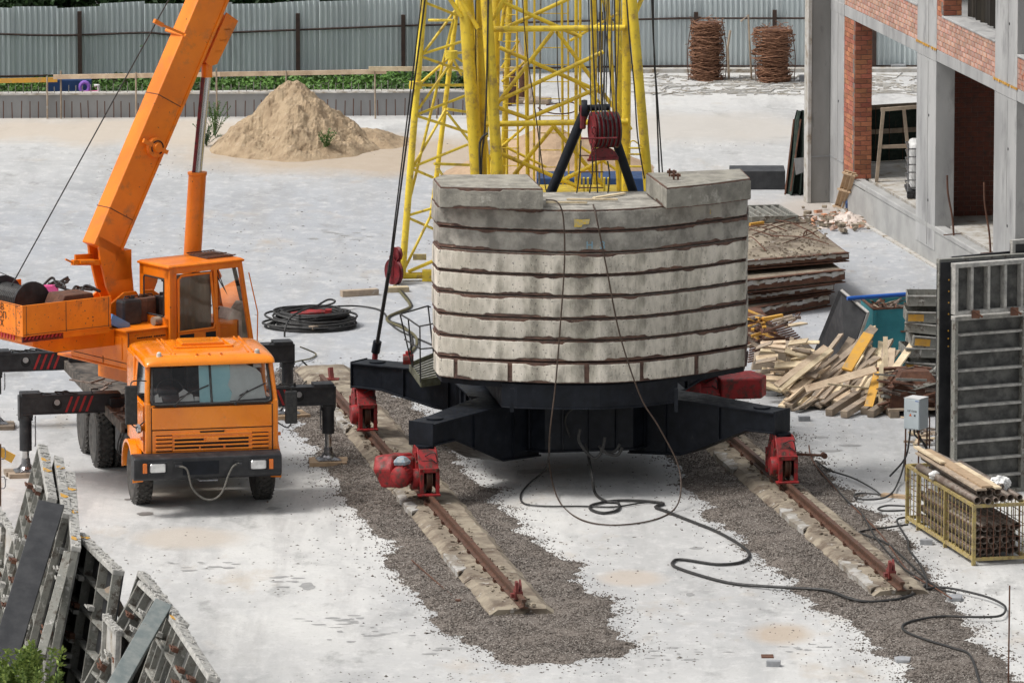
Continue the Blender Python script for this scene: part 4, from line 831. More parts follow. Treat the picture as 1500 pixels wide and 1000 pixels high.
sb(ar, 'limit_arm', m_boom, boom)
# sheave and rope guide on the boom side
for (px, py, r) in ((228, 216, .165),):
    q = hit(px, py, SUP, 1, -hw-.05); sv = MB(); sv.lathe([(.001, -.05), (r, -.05), (r, -.03), (r*.8, .0), (r, .03), (r, .05), (.08, .05), (.07, .09), (.001, .09)], Matrix.Translation(q) @ Matrix.Rotation(-math.pi/2, 4, 'Z'), 24)
    s1 = sb(sv, 'boom_sheave', m_boom, boom, smooth=True)
    sb(MB().tube([q+Vector((math.cos(a)*.115, -.056, math.sin(a)*.115)) for a in [k*.35-1.2 for k in range(15)]], .012, 5), 'groove', m_dark, s1)
    sb(MB().beam(q+bn_*.19+Vector((-.1, -.03, .05)), q-bn_*.20+Vector((.02, -.06, 0)), .05, .07), 'sheave_bracket', m_boom, s1)
q = hit(262, 50, SUP, 1, 0)
gd = MB(); gd.beam(q+bn_*.02+Vector((0, -.2, 0)), q+bn_*.5+Vector((-.12, -.2, 0)), .03, .04); gd.tube([q+bn_*.02+Vector((0, -.25, -.02)), q+bn_*.10+Vector((0, .25, 0))], .03, 8); gd.beam(q+bn_*.42+Vector((-.1, -.2, 0)), q+bn_*.56+Vector((-.14, -.2, .02)), .06, .07)
sb(gd, 'rope_guide', m_boom, boom)
# luffing cylinder and its bracket under the boom
top = hit(303, 94, SUP, 1, 0); mid = hit(289, 252, SUP, 1, 0); low = hit(279, 420, SUP, 1, 0)
br = MB()
for y in (-.12, .09): br.slab3([top+Vector((-.02, y, -.03)), top+Vector((.13, y, 0)), top+bd*.85+Vector((.16, y, -.05)), top+bd*.95+Vector((-.12, y, .02)), top+bn_*.12+Vector((0, y, 0))], (0, .03, 0))
for t in (.25, .45, .65): br.beam(top+bd*t+Vector((.04, -.12, 0)), top+bd*t+Vector((.04, .12, 0)), .14, .02)
sb(br, 'cylinder_bracket', m_boom, boom)
barrel = MB().tube([low, mid-Vector((0, 0, .06)), mid-Vector((0, 0, .04)), mid], .14, 22, rr=[.15, .15, .165, .165]); cyl_ = sb(barrel, 'luffing_cylinder', m_boom, smooth=True)
sb(MB().cyl(mid, top-Vector((0, 0, .12)), .078, n=20), 'piston_rod', m_chrome, cyl_, smooth=True)
sb(MB().tube([mid+Vector((-.09, -.02, 0)), top+Vector((-.10, -.02, -.22))], .028, 8), 'oil_pipe', m_darkred, cyl_)
sb(MB().tube([top-Vector((0, 0, .22)), top-Vector((0, 0, .0))], .095, 16), 'rod_eye', m_orange, cyl_)
# hoist rope from the winch up to the boom head
rl = hit(17, 418, SUP, 1, .1); rt = hit(247, 0, SUP, 1, .05); sb(MB().cyl(rl, rl+(rt-rl)*2.6, .011, n=6), 'hoist_rope', m_cable)
sb(MB().cyl(rt-(rt-rl)*1.0+Vector((.1, .05, .1)), hit(0, 495, SUP, 1, .9)*0+rl+Vector((-.3, .8, .35)), .008, n=5), 'hoist_rope', m_cable)

# seams, hinges and grime lines on the tail and the engine box
sm = MB()
for x in (TX+.04, -2.9, -2.06): sm.box(x, x+.008, -1.176, -1.171, 2.73, 3.23)
sm.box(TX, -2.0, -1.176, -1.171, 2.745, 2.753); sb(sm, 'panel_seam', m_rust, sp_, split=True)
sm = MB()
for x in (-1.69, -.86, .52): sm.box(x, x+.010, -1.2125, -1.2, 2.0, 2.59)
sm.box(-1.7, .55, -1.2125, -1.2, 2.07, 2.078); sm.box(-1.712, -1.704, -1.19, .4, 2.07, 2.08); sm.box(-1.712, -1.704, -.48, -.47, 2.0, 2.59); sb(sm, 'panel_seam', m_rust, eng, split=True)
sm = MB(); sm.box(TX-.034, TX-.031, -1.1, .9, 3.225, 3.235); sm.box(TX-.034, TX-.031, -.98, -.97, 2.73, 3.23); sb(sm, 'panel_seam', m_rust, rp_, split=True)
ch_ = MB(); random.seed(77)
for i in range(60):
    q = R(.008, .03); x, z = (TX-.034, R(2.74, 3.2)); y = R(-1.16, -.2) if i % 2 else R(-1.16, -.9); ch_.slab3([Vector((x, y, z)), Vector((x, y+q*R(.5, 2), z+q*.3)), Vector((x, y+q, z+q*R(.5, 2)))], (-.001, 0, 0))
for i in range(50):
    q = R(.006, .02); x, z = R(TX, -2.05), R(2.74, 3.22); ch_.slab3([Vector((x, -1.1715, z)), Vector((x+q*R(.5, 2.5), -1.1715, z+q*.3)), Vector((x+q*.6, -1.1715, z+q*R(.5, 2)))], (0, -.001, 0))
sb(ch_, 'paint_chips', m_deck, rp_, kind='stuff')
# ------------------------------------------------------------------ tower crane on its undercarriage
TC = thing('tower_crane', 'yellow tower crane on a black cross undercarriage with red rail bogies', 'tower crane', (.955, 120.2, 0), 10.5)
CM = WM[TC.name]
def cb(mb, name, mat, parent=TC, **k): return mb.build(name, mat, parent, **k)
def wb(mb, name, mat, parent=TC, **k): return mb.build(name, mat, parent, world=True, **k)
# central octagonal box
oct_ = lambda r, a0=22.5: [(r*math.cos(math.radians(a0+45*k)), r*math.sin(math.radians(a0+45*k))) for k in range(8)]
c = MB(); c.prism(oct_(1.95), .62, 1.40); c.prism(oct_(2.0), 1.39, 1.42); c.prism(oct_(2.0), .60, .63)
cb(c, 'centre_frame', m_black, bevel=.006)
stf = MB()
for k in range(8):
    for f in (.2, .5, .8):
        a, b = oct_(1.95)[k], oct_(1.95)[(k+1) % 8]; x, y = a[0]+(b[0]-a[0])*f, a[1]+(b[1]-a[1])*f; n = Vector((x, y, 0)).normalized()
        stf.beam((x, y, .63), (x, y, 1.39), .10, .025, up=n.cross(Vector((0, 0, 1))))
cb(stf, 'stiffener_plate', m_black, kind='stuff')
cb(MB().tube([(0, 0, 1.40), (0, 0, 1.62)], 1.30, 40), 'slewing_ring', m_black, smooth=True)
# four outreach arms
def arm(sx, sy, r1, zt, zb_tip, zb_root):
    d = Vector((sx, sy, 0)).normalized(); w = Vector((-d.y, d.x, 0))
    mb = MB(); st = [(1.5, zt+.0, zb_root), (2.5, zt+.0, zb_root+.05), (3.7, zt-.05, zb_tip), (r1, zt-.06, zb_tip)]
    hw_ = [.42, .34, .22, .21]
    mb.loft([[d*r+w*s*h+Vector((0, 0, z)) for s, z in ((-1, b), (1, b), (1, t), (-1, t))] for (r, t, b), h in zip(st, hw_)])
    for off, zz in ((0, 0), (1, 0)):
        mb.loft([[d*r+w*s*(h+.045)+Vector((0, 0, (t if off else b)+q)) for s, q in ((-1, -.014), (1, -.014), (1, .014), (-1, .014))] for (r, t, b), h in zip(st, hw_)])
    ar_ = cb(mb, 'undercarriage_arm', m_black, bevel=.005)
    e = MB(); e.slab3([d*(r1+.002)+w*s*.24+Vector((0, 0, z)) for s, z in ((-1, zb_tip-.03), (1, zb_tip-.03), (1, zt-.03), (-1, zt-.03))], d*.022); cb(e, 'end_plate', m_black, ar_)
    sp = MB()
    for r, t, b, h in ((2.2, zt, zb_root+.04, .365), (3.2, zt-.03, (zb_root+zb_tip)/2+.03, .27)):
        for s in (-1, 1): sp.slab3([d*r+w*s*h+Vector((0, 0, b+.02)), d*r+w*s*(h+.04)+Vector((0, 0, b+.02)), d*r+w*s*(h+.04)+Vector((0, 0, t-.02)), d*r+w*s*h+Vector((0, 0, t-.02))], d*.02)
    cb(sp, 'stiffener', m_black, ar_, kind='stuff')
    p = d*(r1-.38); cb(MB().tube([p+Vector((0, 0, zt-.06)), p+Vector((0, 0, zt-.015))], .14, 18), 'pivot_cap', m_black, ar_)
arm(-1, -1, 4.30, 1.44, 1.04, .48); arm(1, -1, 4.24, 1.44, 1.05, .48); arm(-1, 1, 4.34, 1.46, 1.00, .78); arm(1, 1, 4.25, 1.46, 1.0, .78)
# rail bogies (local frame of the crane; rail runs along y)
def bogie(x, y, motor=0):
    B = Matrix.Translation((x, y, 0)) @ Matrix.Diagonal((.86, 1, 1, 1))
    T_ = lambda p: B @ Vector(p)
    h = MB()
    for s in (-1, 1):
        h.slab3([T_((s*.17-.0125, q, z)) for q, z in ((-.46, .34), (.46, .34), (.46, .62), (.20, 1.02), (-.20, 1.02), (-.46, .66))], B.to_3x3() @ Vector((.025, 0, 0)))
        h.slab3([T_((s*.20-.01, q, z)) for q, z in ((-.30, .40), (.12, .40), (.0, .92), (-.16, .95))], B.to_3x3() @ Vector((.02, 0, 0)))
    h.loft([[T_((px*.19, q, z)) for px in (-1, 1)]+[T_((px*.19, q+.03, z-.01)) for px in (1, -1)] for q, z in ((-.46, .66), (-.21, 1.0))])
    bg_ = cb(h, 'bogie', m_red, bevel=.008)
    fr = MB()                                              # front portal around the wheel
    for s in (-1, 1): fr.box(s*.15-.035, s*.15+.035, -.52, -.45, .30, .72, B)
    fr.box(-.185, .185, -.52, -.45, .66, .73, B); fr.box(-.24, .19, -.60, -.44, .285, .315, B); fr.box(-.19, .19, .44, .52, .30, .72, B)
    cb(fr, 'wheel_guard', m_red, bg_, bevel=.006, split=True)
    wq = MB(); wq.lathe([(.001, -.075), (.10, -.075), (.12, -.05), (.235, -.06), (.26, -.055), (.26, -.04), (.225, -.035), (.22, .035), (.26, .04), (.26, .055), (.235, .06), (.12, .05), (.10, .075), (.001, .075)], B @ Matrix.Translation((.0, -.25, .545)), 28)
    cb(wq, 'rail_wheel', m_rail, bg_, smooth=True)
    wq = MB(); wq.lathe([(.001, -.075), (.22, -.06), (.26, -.055), (.225, -.035), (.22, .035), (.26, .055), (.22, .06), (.001, .075)], B @ Matrix.Translation((.0, .27, .545)), 24)
    cb(wq, 'rail_wheel', m_rail, bg_, smooth=True)
    gb_ = MB(); gb_.lathe([(.001, -.1), (.15, -.1), (.17, -.06), (.17, .02), (.001, .02)], B @ Matrix.Translation((-.20, -.26, .52)), 18)
    gb_.box(-.12, .12, -.16, .2, .86, .93, B); cb(gb_, 'axle_box', m_red, bg_, smooth=True)
    cb(MB().tube([T_((0, 0, .93)), T_((0, 0, 1.0)), T_((0, 0, 1.03))], .15, 18), 'pivot_pin', m_black, bg_)
    if motor:
        m = B @ Matrix.Translation((-.50, -.36, .60)) @ Matrix.Rotation(math.radians(58), 4, 'Z') @ Matrix.Scale(.86, 4)
        mo = MB(); mo.lathe([(.001, -.30), (.10, -.30), (.17, -.26), (.205, -.22), (.21, -.16), (.19, -.15), (.19, .12), (.205, .13), (.205, .2), (.12, .25), (.001, .25)], m, 26)
        mot = cb(mo, 'drive_motor', m_red, bg_, smooth=True)
        rn = MB(); rn.tube([m @ Vector((-.265, .11*math.cos(a), .11*math.sin(a))) for a in [k*math.pi/10 for k in range(20)]], .016, 5, closed=True)
        for k in range(6): a = k*math.pi/3; rn.tube([m @ Vector((-.285, .03*math.cos(a), .03*math.sin(a))), m @ Vector((-.24, .17*math.cos(a), .17*math.sin(a)))], .012, 4)
        for k in range(18): a = k*math.pi/9; rn.beam(m @ Vector((-.14, .197*math.cos(a), .197*math.sin(a))), m @ Vector((.10, .197*math.cos(a), .197*math.sin(a))), .012, .03)
        cb(rn, 'motor_fin', m_red, mot)
        g = MB(); g.slab3([T_((-1.02, -.05, .66)), T_((-.86, -.10, .36)), T_((-.62, .06, .40)), T_((-.50, .22, .60)), T_((-.52, .26, .88)), T_((-.95, .10, .86))], B.to_3x3() @ Vector((.30, -.22, .03)))
        cb(g, 'gear_housing', m_red, bg_, bevel=.03)
        g2 = MB(); g2.box(-.46, -.20, -.12, .25, .42, .86, B); cb(g2, 'gear_housing', m_red, bg_, bevel=.04)
        rg = MB(); rg.loft([[T_((-.50+px*k*.16, -.32+py*k*.10, z)) for px, py in ((-1, -.6), (.2, -1), (1, .2), (.1, 1), (-.8, .7))] for k, z in ((1, .78), (1.1, .83), (.6, .90), (.2, .92))]); cb(rg, 'rag', M('blue_grey_rag', (.22, .30, .36), (.40, .42, .42), 20, rough=.9), bg_)
    bt = MB()
    for q, z in ((-.40, .40), (-.40, .58), (-.1, .38), (.15, .38), (.38, .40), (.38, .6), (-.25, .8), (.1, .85)):
        for s in (-1, 1): bt.tube([T_((s*.186, q, z)), T_((s*.212, q, z))], .022, 6)
    for q in (-.12, .12): bt.tube([T_((q, -.525, .695)), T_((q, -.535, .695))], .016, 6)
    cb(bt, 'bolt', m_rust, bg_, split=True)
    pk_ = MB(); pk_.box(-.13, .13, -.34, -.1, .80, .83, B); cb(pk_, 'recess_shade', m_dark, bg_)  # dark plate standing in for the shade inside the wheel recess
    gg = MB(); gg.tube(smoothpath([T_((-.05, -.3, .9)), T_((.1, -.45, .98)), T_((.16, -.4, .8)), T_((.05, -.35, .86))]), .009, 5); cb(gg, 'grease_line', m_cable, bg_)
    return B
bogie(-3.0, -3.09, 1); bogie(3.0, -3.05); bogie(-3.0, 3.09); 
Bq = bogie(3.0, 3.05)
bx_ = MB(); bx_.loft([[Vector(p) for p in ((3.18, 2.55, z), (3.9, 2.55, z), (4.06, 2.9, z), (3.9, 3.4, z), (3.18, 3.4, z))] for z in (.62, .98)]); cb(bx_, 'gear_cover', m_red, bevel=.03)
bx_ = MB(); bx_.loft([[Vector(p) for p in ((2.2, 2.5, z), (2.82, 2.5, z), (2.82, 3.3, z), (2.2, 3.3, z))] for z in (.60, .93)]); cb(bx_, 'gear_cover', m_red, bevel=.03)
# rail grab arms and chains on the outer bogies
cb(MB().tube([(3.2, -2.75, .62), (3.75, -2.9, .60)], .022, 8), 'rail_clamp_arm', m_rust)
cb(MB().tube([(3.75, -2.95, .60), (3.75, -2.84, .60)], .05, 10), 'clamp_head', m_rust)

# ------------------------------------------------------------------ slewing platform under the ballast
ZB = 1.95; LH = .3625
def front_pts(h=ZB): return [G(635, 542, h), G(643, 552, h), G(690, 557, h), G(750, 560, h), G(812, 562, h), G(879, 562, h), G(930, 559.5, h), G(975, 555, h), G(1035, 547, h), G(1093, 537, h)]
FP = [p.xy for p in front_pts()]; FP = [Vector((p.x, p.y)) for p in FP]
back = [G(1095, 520, ZB), G(950, 530, ZB), G(795, 532, ZB), G(650, 529, ZB)]
BP = [Vector((p.x, p.y)) for p in back]
pf = MB(); q = [G(735, 560, ZB), G(757, 561.5, ZB), G(812, 563, ZB), G(879, 563, ZB), G(940, 559.5, ZB), G(993, 553, ZB)]
pl = [(p.x, p.y+.12) for p in q] + [(q[-1].x-.6, q[-1].y+4.6), (q[0].x-.6, q[0].y+4.6)]
pf.prism(pl, 1.52, ZB-.03)
pf.prism([(x, y-.03) for x, y in pl], 1.515, 1.535)
plat = wb(pf, 'slewing_platform', m_black, bevel=.006)
sp = MB()
for x_, y_ in ((750, 575), (990, 575)):
    a = G(x_, 580, 1.75); sp.beam((a.x, a.y-.25, 1.53), (a.x, a.y-.25, 1.92), .03, .06)
wb(sp, 'stiffener', m_black, plat, kind='stuff')
lg = MB(); lg.prism([(p.x*.985+.02, p.y+.10) for p in FP]+[(p.x, p.y) for p in BP], ZB-.10, ZB-.012); wb(lg, 'ballast_bracket', m_black, plat)
# access tray with handrails
tr_ = MB(); tq = [G(600, 537, 1.55), G(617, 561, 1.55), G(645, 557, 1.55), G(636, 522, 1.55)]
tr_.prism([(p.x, p.y) for p in tq], 1.50, 1.53)
for a, b in ((0, 1), (1, 2), (3, 0)): tr_.beam((tq[a].x, tq[a].y, 1.55), (tq[b].x, tq[b].y, 1.55), .02, .14)
tray = wb(tr_, 'access_platform', M('olive_grey_steel', (.10, .105, .06), (.16, .16, .12), 8, rough=.7), bevel=.004)
sl2 = MB()
for i in range(9):
    f = (i+.5)/9; a = tq[0].lerp(tq[1], f); b = tq[3].lerp(tq[2], f); sl2.beam((a.x, a.y, 1.545), (b.x, b.y, 1.545), .05, .012)
wb(sl2, 'grating', M('dull_grating', (.20, .20, .18), (.3, .3, .28), 10, rough=.7), tray, kind='stuff')
YT = tq[1].y
def pxl(name, pts, Y, r, mat, parent=TC, sm=False, n=6):
    """a bar whose ends were measured in the picture and stand at distance Y (one per point or one for all)"""
    ys = Y if isinstance(Y, (list, tuple)) else [Y]*len(pts)
    q = [P(x, y, yy) for (x, y), yy in zip(pts, ys)]
    if sm: q = smoothpath(q, 5)
    return wb(MB().tube(q, r, n), name, mat, parent, smooth=n > 7)
yt = [YT+1.0, YT+.3, YT+.02, YT+.05, YT+1.1]
for pts, Y in (([(604, 537), (586, 460)], YT+1.0), ([(605, 537), (598, 467)], YT+.7), ([(616, 560), (615, 478)], YT), ([(636, 525), (627, 448)], YT+1.3),
               ([(586, 460), (598, 467), (614, 478), (640, 473)], [YT+1.0, YT+.7, YT, YT]), ([(586, 460), (627, 448), (631, 450)], [YT+1.0, YT+1.3, YT+1.3]),
               ([(593, 497), (616, 511), (640, 509)], [YT+1.0, YT, YT]), ([(640, 473), (640, 520)], YT)):
    pxl('handrail', pts, Y, .014, m_cable, tray)
cbx = MB(); a = P(598, 526, YT+1.2); cbx.tube([a+Vector((-.09, 0, 0)), a+Vector((.09, 0, 0))], .09, 12); cbx.tube([a+Vector((0, 0, -.08)), a+Vector((0, 0, .14))], .05, 8); wb(cbx, 'cable_gland', m_red, bevel=.01)

# ------------------------------------------------------------------ mast
YF, YB = 121.6, 123.4
def pipe(px0, px1, Y, r, name='mast_tube', mat=m_yellow, n=14): 
    """vertical member: picture x at y=0 and at y=255; runs from the platform up past the frame"""
    f = lambda y: (px0+(px1-px0)*y/255., y)
    return pxl(name, [f(-250), f(430)], Y, r, mat, n=n)
pipe(681, 699, YF, .118); pipe(703, 707, YF+.2, .075); pipe(712, 729, YF-.25, .098); pipe(727, 724, YB, .075)
pipe(690, 716, YB+.1, .04); pipe(918, 917, YF+.1, .078); pipe(926, 948, YF-.2, .082); pipe(905, 909, YB, .062); pipe(869, 872, YB, .055)
pipe(770, 773, YF+.7, .035, n=8); pipe(757, 759, YF+.9, .02, n=8); pipe(844, 844, YF+.9, .03, n=8); pipe(792, 790, YB, .018, n=6, mat=m_form); pipe(832, 833, YB, .018, n=6)
pipe(890, 905, YF+.4, .035, n=8); pipe(747, 736, YF+1.2, .05, n=10)
def bar(pts, r=.04, Y=YF+.3, name='brace', mat=m_yellow, n=10): return pxl(name, pts, Y, r, mat, n=n)
bar([(722, 43), (916, 41)], .052, YF, 'cross_tube'); bar([(710, 182), (920, 178)], .050, YF, 'cross_tube')
for p in (((732, 70), (884, 137)), ((730, 148), (884, 76)), ((727, 154), (810, 46)), ((815, 46), (918, 183)), ((773, 174), (884, 126)), ((730, 158), (775, 174)),
          ((733, 225), (850, 275)), ((753, 256), (811, 185)), ((811, 185), (884, 272)), ((816, 268), (900, 226)), ((735, 3), (852, 55)), ((743, 40), (838, -4)), ((720, 30), (742, 0)), ((745, -40), (733, 60))):
    bar(p, .036, YF+R(.2, .6))
for p in (((670, -10), (700, 42)), ((652, -12), (676, 25)), ((930, 22), (942, -6)), ((740, -6), (726, 22))): bar(p, .040, YF-.1)
for p in (((700, 60), (730, 120)), ((835, 60), (905, 20)), ((900, 60), (926, 100)), ((905, 150), (925, 190)), ((760, 60), (735, 100)), ((775, 180), (735, 215)), ((850, 215), (905, 250)), ((735, 120), (770, 90)), ((845, 120), (900, 170)), ((690, 120), (714, 170)), ((700, 210), (726, 240)), ((740, 215), (800, 245)), ((655, -5), (705, 60)), ((880, -5), (908, 60))):
    bar(p, .024, YB-R(.1, .8), n=8)
for x in (742, 783, 823, 850, 880): pipe(x, x+R(-4, 4), YB-R(0, .6), R(.016, .028), 'thin_tube', n=6)
# small rungs of the inside ladders
lad = MB()
for y in range(-30, 262, 13): lad.tube([P(736, y, YF+.9), P(758, y, YF+.9)], .009, 5)
for y in range(-30, 262, 25): lad.tube([P(792, y, YB), P(833, y, YB)], .009, 5)
wb(lad, 'ladder_rung', m_yellow, kind='stuff')
lad = MB()
for y in (217, 226, 244): lad.tube([P(921, y, YF-.3), P(940, y, YF-.3)], .018, 6)
lad.tube(smoothpath([P(922, 217, YF-.3), P(924, 208, YF-.3), P(930, 207, YF-.3), P(940, 216, YF-.3)]), .011, 5); wb(lad, 'ladder_rung', m_yellow)
tr3 = MB(); a, b = P(800, 262, YF-.6), P(950, 262, YF-.6)
tr3.box(a.x-.1, b.x-.5, YF-1.2, YB-.4, 4.22, 4.42); wb(tr3, 'machine_deck', m_yellow, bevel=.01)
for x in (858, 888):
    l = MB(); a = P(x, 262, YF-1.5); l.box(a.x-.05, a.x-.015, a.y-.05, a.y+.05, a.z-.38, a.z+.02); l.box(a.x+.02, a.x+.055, a.y-.05, a.y+.05, a.z-.38, a.z+.02); wb(l, 'lug', m_yellow, bevel=.004)
cbn = MB(); a = P(719, 205, YB+.6); cbn.box(a.x-.055, a.x+.06, a.y, a.y+.35, a.z-.7, a.z); wb(cbn, 'switch_cabinet', m_white, bevel=.01)
cb2 = MB(); cb2.box(a.x-.02, a.x+.04, a.y-.006, a.y, a.z-.42, a.z-.18); wb(cb2, 'sign', m_navy)
hoop = MB(); hoop.tube(smoothpath([P(788, 158, YB), P(800, 164, YB-.3), P(820, 167, YB-.4), P(842, 163, YB-.2), P(838, 150, YB), P(800, 154, YB)]), .012, 5); wb(hoop, 'cage_hoop', m_rust)
# black A-frame and the red multi-sheave block in front of the mast
YA = 119.6
pxl('a_frame_leg', [(858, 160), (802, 294)], YA, .085, m_black, n=14); pxl('a_frame_leg', [(890, 170), (932, 294)], YA, .078, m_black, n=14)
pxl('sheave_shaft', [(848, 159), (894, 157)], YA-.1, .055, m_black, n=14)
rc_ = MB(); a = P(856, 160, YA-.15); rc_.lathe([(.001, -.05), (.15, -.05), (.16, 0), (.15, .05), (.001, .05)], Matrix.Translation(a), 20); wb(rc_, 'sheave', m_black, smooth=True)
rc_ = MB(); a = P(854, 172, YA-.22); rc_.box(a.x-.05, a.x+.05, a.y-.04, a.y+.04, a.z-.20, a.z+.20); wb(rc_, 'sheave_cheek', m_darkred, bevel=.03)
for i in range(6):
    a = P(869+i*6.3, 190, YA-.45+i*.03); mb = MB(); r = .30
    mb.lathe([(.001, -.016), (.10, -.02), (r-.03, -.014), (r, -.022), (r, -.014), (r-.035, 0), (r, .014), (r, .022), (r-.03, .014), (.1, .02), (.001, .016)], Matrix.Translation(a) @ Matrix.Rotation(math.radians(14), 4, 'Z'), 30)
    s_ = wb(mb, 'sheave', m_darkred, smooth=True)
    g_ = MB().tube([Matrix.Translation(a+Vector((.034, 0, 0))) @ Matrix.Rotation(math.radians(14), 4, 'Z') @ Vector((0, (r-.012)*math.cos(t), (r-.012)*math.sin(t))) for t in [k*math.pi/13 for k in range(26)]], .016, 5, closed=True); wb(g_, 'rope_winding', m_cable, s_)
a = P(884, 235, YA-.4); hd_ = MB(); hd_.slab3([a+Vector((.25*math.cos(t), 0, .22*math.sin(t))) for t in [k*math.pi/10 for k in range(11)]], (0, .06, 0)); hd_.beam(a+Vector((-.27, .03, .0)), a+Vector((.25, .03, .04)), .10, .04); wb(hd_, 'block_guard', m_darkred, bevel=.008)
pxl('tie_bar', [(851, 203), (904, 202)], YA-.78, .015, m_darkred, n=8); pxl('block_pin', [(866, 190), (904, 188)], YA-.4, .05, m_black, n=12)
lk = MB(); a = P(870, 200, YA-.7); 
for i in range(5): m = Matrix.Translation(a+Vector((R(-.02, .02), 0, .1-.09*i))) @ Matrix.Rotation(math.pi/2*(i % 2)+.3, 4, 'Z'); lk.tube([m @ Vector((.03*math.cos(t), 0, .06*math.sin(t))) for t in [k*math.pi/5 for k in range(10)]], .014, 5, closed=True)
wb(lk, 'chain', m_darkred)
# hoist ropes
for x0, x1, y1, r in ((862, 866, 170, .011), (866, 873, 168, .016), (874, 878, 170, .011), (879, 882, 172, .016), (886, 885, 172, .012), (891, 887, 175, .012), (897, 893, 176, .011), (900, 903, 180, .016), (908, 902, 170, .009), (883, 899, 170, .009), (889, 882, 172, .010)):
    f = lambda y: (x0+(x1-x0)*y/y1, y); pxl('hoist_rope', [f(-200), f(y1)], [YA+.3, YA-.7], r, m_cable)
for p in ([(866, 210), (868, 250), (862, 292)], [(872, 212), (874, 260), (876, 292)], [(851, 206), (848, 260), (843, 292)], [(890, 236), (893, 262), (888, 296)]): pxl('hanging_cable', p, YA-.5, .014, m_cable, sm=True)
for y in (228, 252, 275): pxl('rung', [(848, y), (884, y)], YA-.3, .011, m_rust)
# guy ropes
pxl('guy_rope', [(640, -135), (571, 400)], [YF, YF+.6], .018, m_cable); pxl('guy_rope', [(634, -135), (569, 400)], [YF, YF+.6], .014, m_cable)
pxl('guy_strut', [(572, 385), (551, 512)], [YF+.6, 123.3], .035, m_cable, n=10); pxl('strut_joint', [(553, 500), (550, 516)], [123.25, 123.3], .075, m_black, n=12); pxl('strut_foot', [(550, 516), (549, 526)], 123.3, .05, m_darkred, n=12)
pxl('guy_rope', [(950, -120), (956, 30), (961, 130), (966, 262)], YF, .016, m_cable, sm=True); pxl('guy_rope', [(956, -120), (958, 80), (962, 130), (971, 262)], YF, .014, m_cable, sm=True)
pxl('guy_rope', [(913, -80), (921, 45), (929, 125), (934, 200), (944, 262)], YF-.5, .014, m_cable, sm=True)
pxl('power_cable', [(716, -60), (713, 120), (710, 190), (706, 225), (705, 262)], YF-.35, .018, m_cable, sm=True); pxl('power_cable', [(714, 195), (703, 210), (704, 262)], YF-.35, .022, m_cable, sm=True)
pxl('power_cable', [(697, -60), (697, 60), (698, 150), (699, 180)], YF-.05, .012, m_cable, sm=True)
pxl('control_cable', [(762, -60), (770, 60), (785, 170), (797, 262), (805, 300)], YF-.6, .011, m_rope, sm=True); pxl('control_cable', [(815, -60), (816, 60), (817, 120), (821, 165)], YF+.3, .010, m_rope, sm=True)

# ------------------------------------------------------------------ hanging lines and cables below
YH = min(p.y for p in FP)-.10
rp = [P(800, 293, YH+.5), P(816, 296, YH+.05), P(825, 318, YH), P(827, 380, YH), P(822, 460, YH), P(814, 560, YH-.05), P(805, 640, YH-.1)]
gr_ = [G(806, 690, .35), G(820, 735, .02), G(850, 760, .02), G(895, 768.5, .02), G(950, 763, .02), G(985, 748, .03), G(997, 722, .25)]
r2 = [P(993, 680, YH-.2), P(965, 625, YH-.1), P(938, 580, YH-.05), P(908, 490, YH), P(888, 390, YH), P(874, 320, YH), P(869, 300, YH+.3)]
solo(MB().tube(smoothpath(rp+gr_+r2, 8), .013, 6), 'wire_rope', m_rope, 'brown wire rope hanging down the ballast stack and looping on the ground below', 'wire rope', base=G(895, 768))
def gcable(name, pts, r, mat, label, cat='cable', h=None, group=None, k=6, lift=True):
    q = [G(p[0], p[1], (p[2] if len(p) > 2 else r+.055*(lift and p[0] > 1150))) for p in pts]; return solo(MB().tube(smoothpath(q, k), r, 6), name, mat, label, cat, group, base=q[len(q)//2])
hs_ = [P(858, 650, 118.2), P(862, 668, 118.0)]; q = hs_+[G(868, 700, .35), G(872, 722, .06), G(888, 734, .03), G(905, 736, .03), G(905, 746, .03), G(885, 751, .03), G(866, 746, .03), G(868, 739, .03), G(900, 733, .03), G(940, 733, .03), G(972, 737, .03), G(960, 742, .03), G(975, 748, .03), G(1010, 762, .03), G(1050, 778, .03), G(1085, 798, .03), G(1098, 812, .03), G(1085, 823, .03), G(1050, 826, .03), G(1000, 819, .03), G(986, 822, .03), G(990, 830, .03), G(1035, 845, .03), G(1080, 855, .03), G(1150, 860, .06), G(1210, 864, .08), G(1245, 876, .09), G(1275, 881, .06), G(1320, 876, .06), G(1345, 866, .06), G(1356, 856, .06)]
solo(MB().tube(smoothpath(q, 6), .024, 8), 'power_cable', m_cable, 'thick black cable snaking from under the crane across to the right rail end', 'cable', base=G(1050, 826), smooth=True)
q = [P(806, 640, 117.6), P(804, 668, 117.4), G(796, 690, .28), G(775, 708, .04), G(763, 724, .025), G(768, 737, .025), G(800, 741, .025), G(850, 741, .025), G(900, 742, .025), G(940, 736, .03), G(970, 735, .03)]
solo(MB().tube(smoothpath(q, 6), .016, 6), 'power_cable', m_cable, 'thin black cable drooping left of the thick one beneath the undercarriage', 'cable', base=G(800, 741))
for i, (pts, Y) in enumerate((([(850, 628), (848, 645), (860, 663), (872, 671), (882, 660), (886, 640)], 117.6), ([(880, 655), (890, 664), (905, 666), (911, 655)], 117.6), ([(878, 652), (884, 661), (900, 661), (908, 650)], 117.7))):
    wb(MB().tube(smoothpath([P(x, y, Y) for x, y in pts]), .026, 7), 'cable_loop', m_cable)
wb(MB().tube(smoothpath([P(x, y, 118.3) for x, y in ((835, 640), (828, 615), (840, 598), (870, 596))]), .018, 6), 'cable_loop', m_cable)
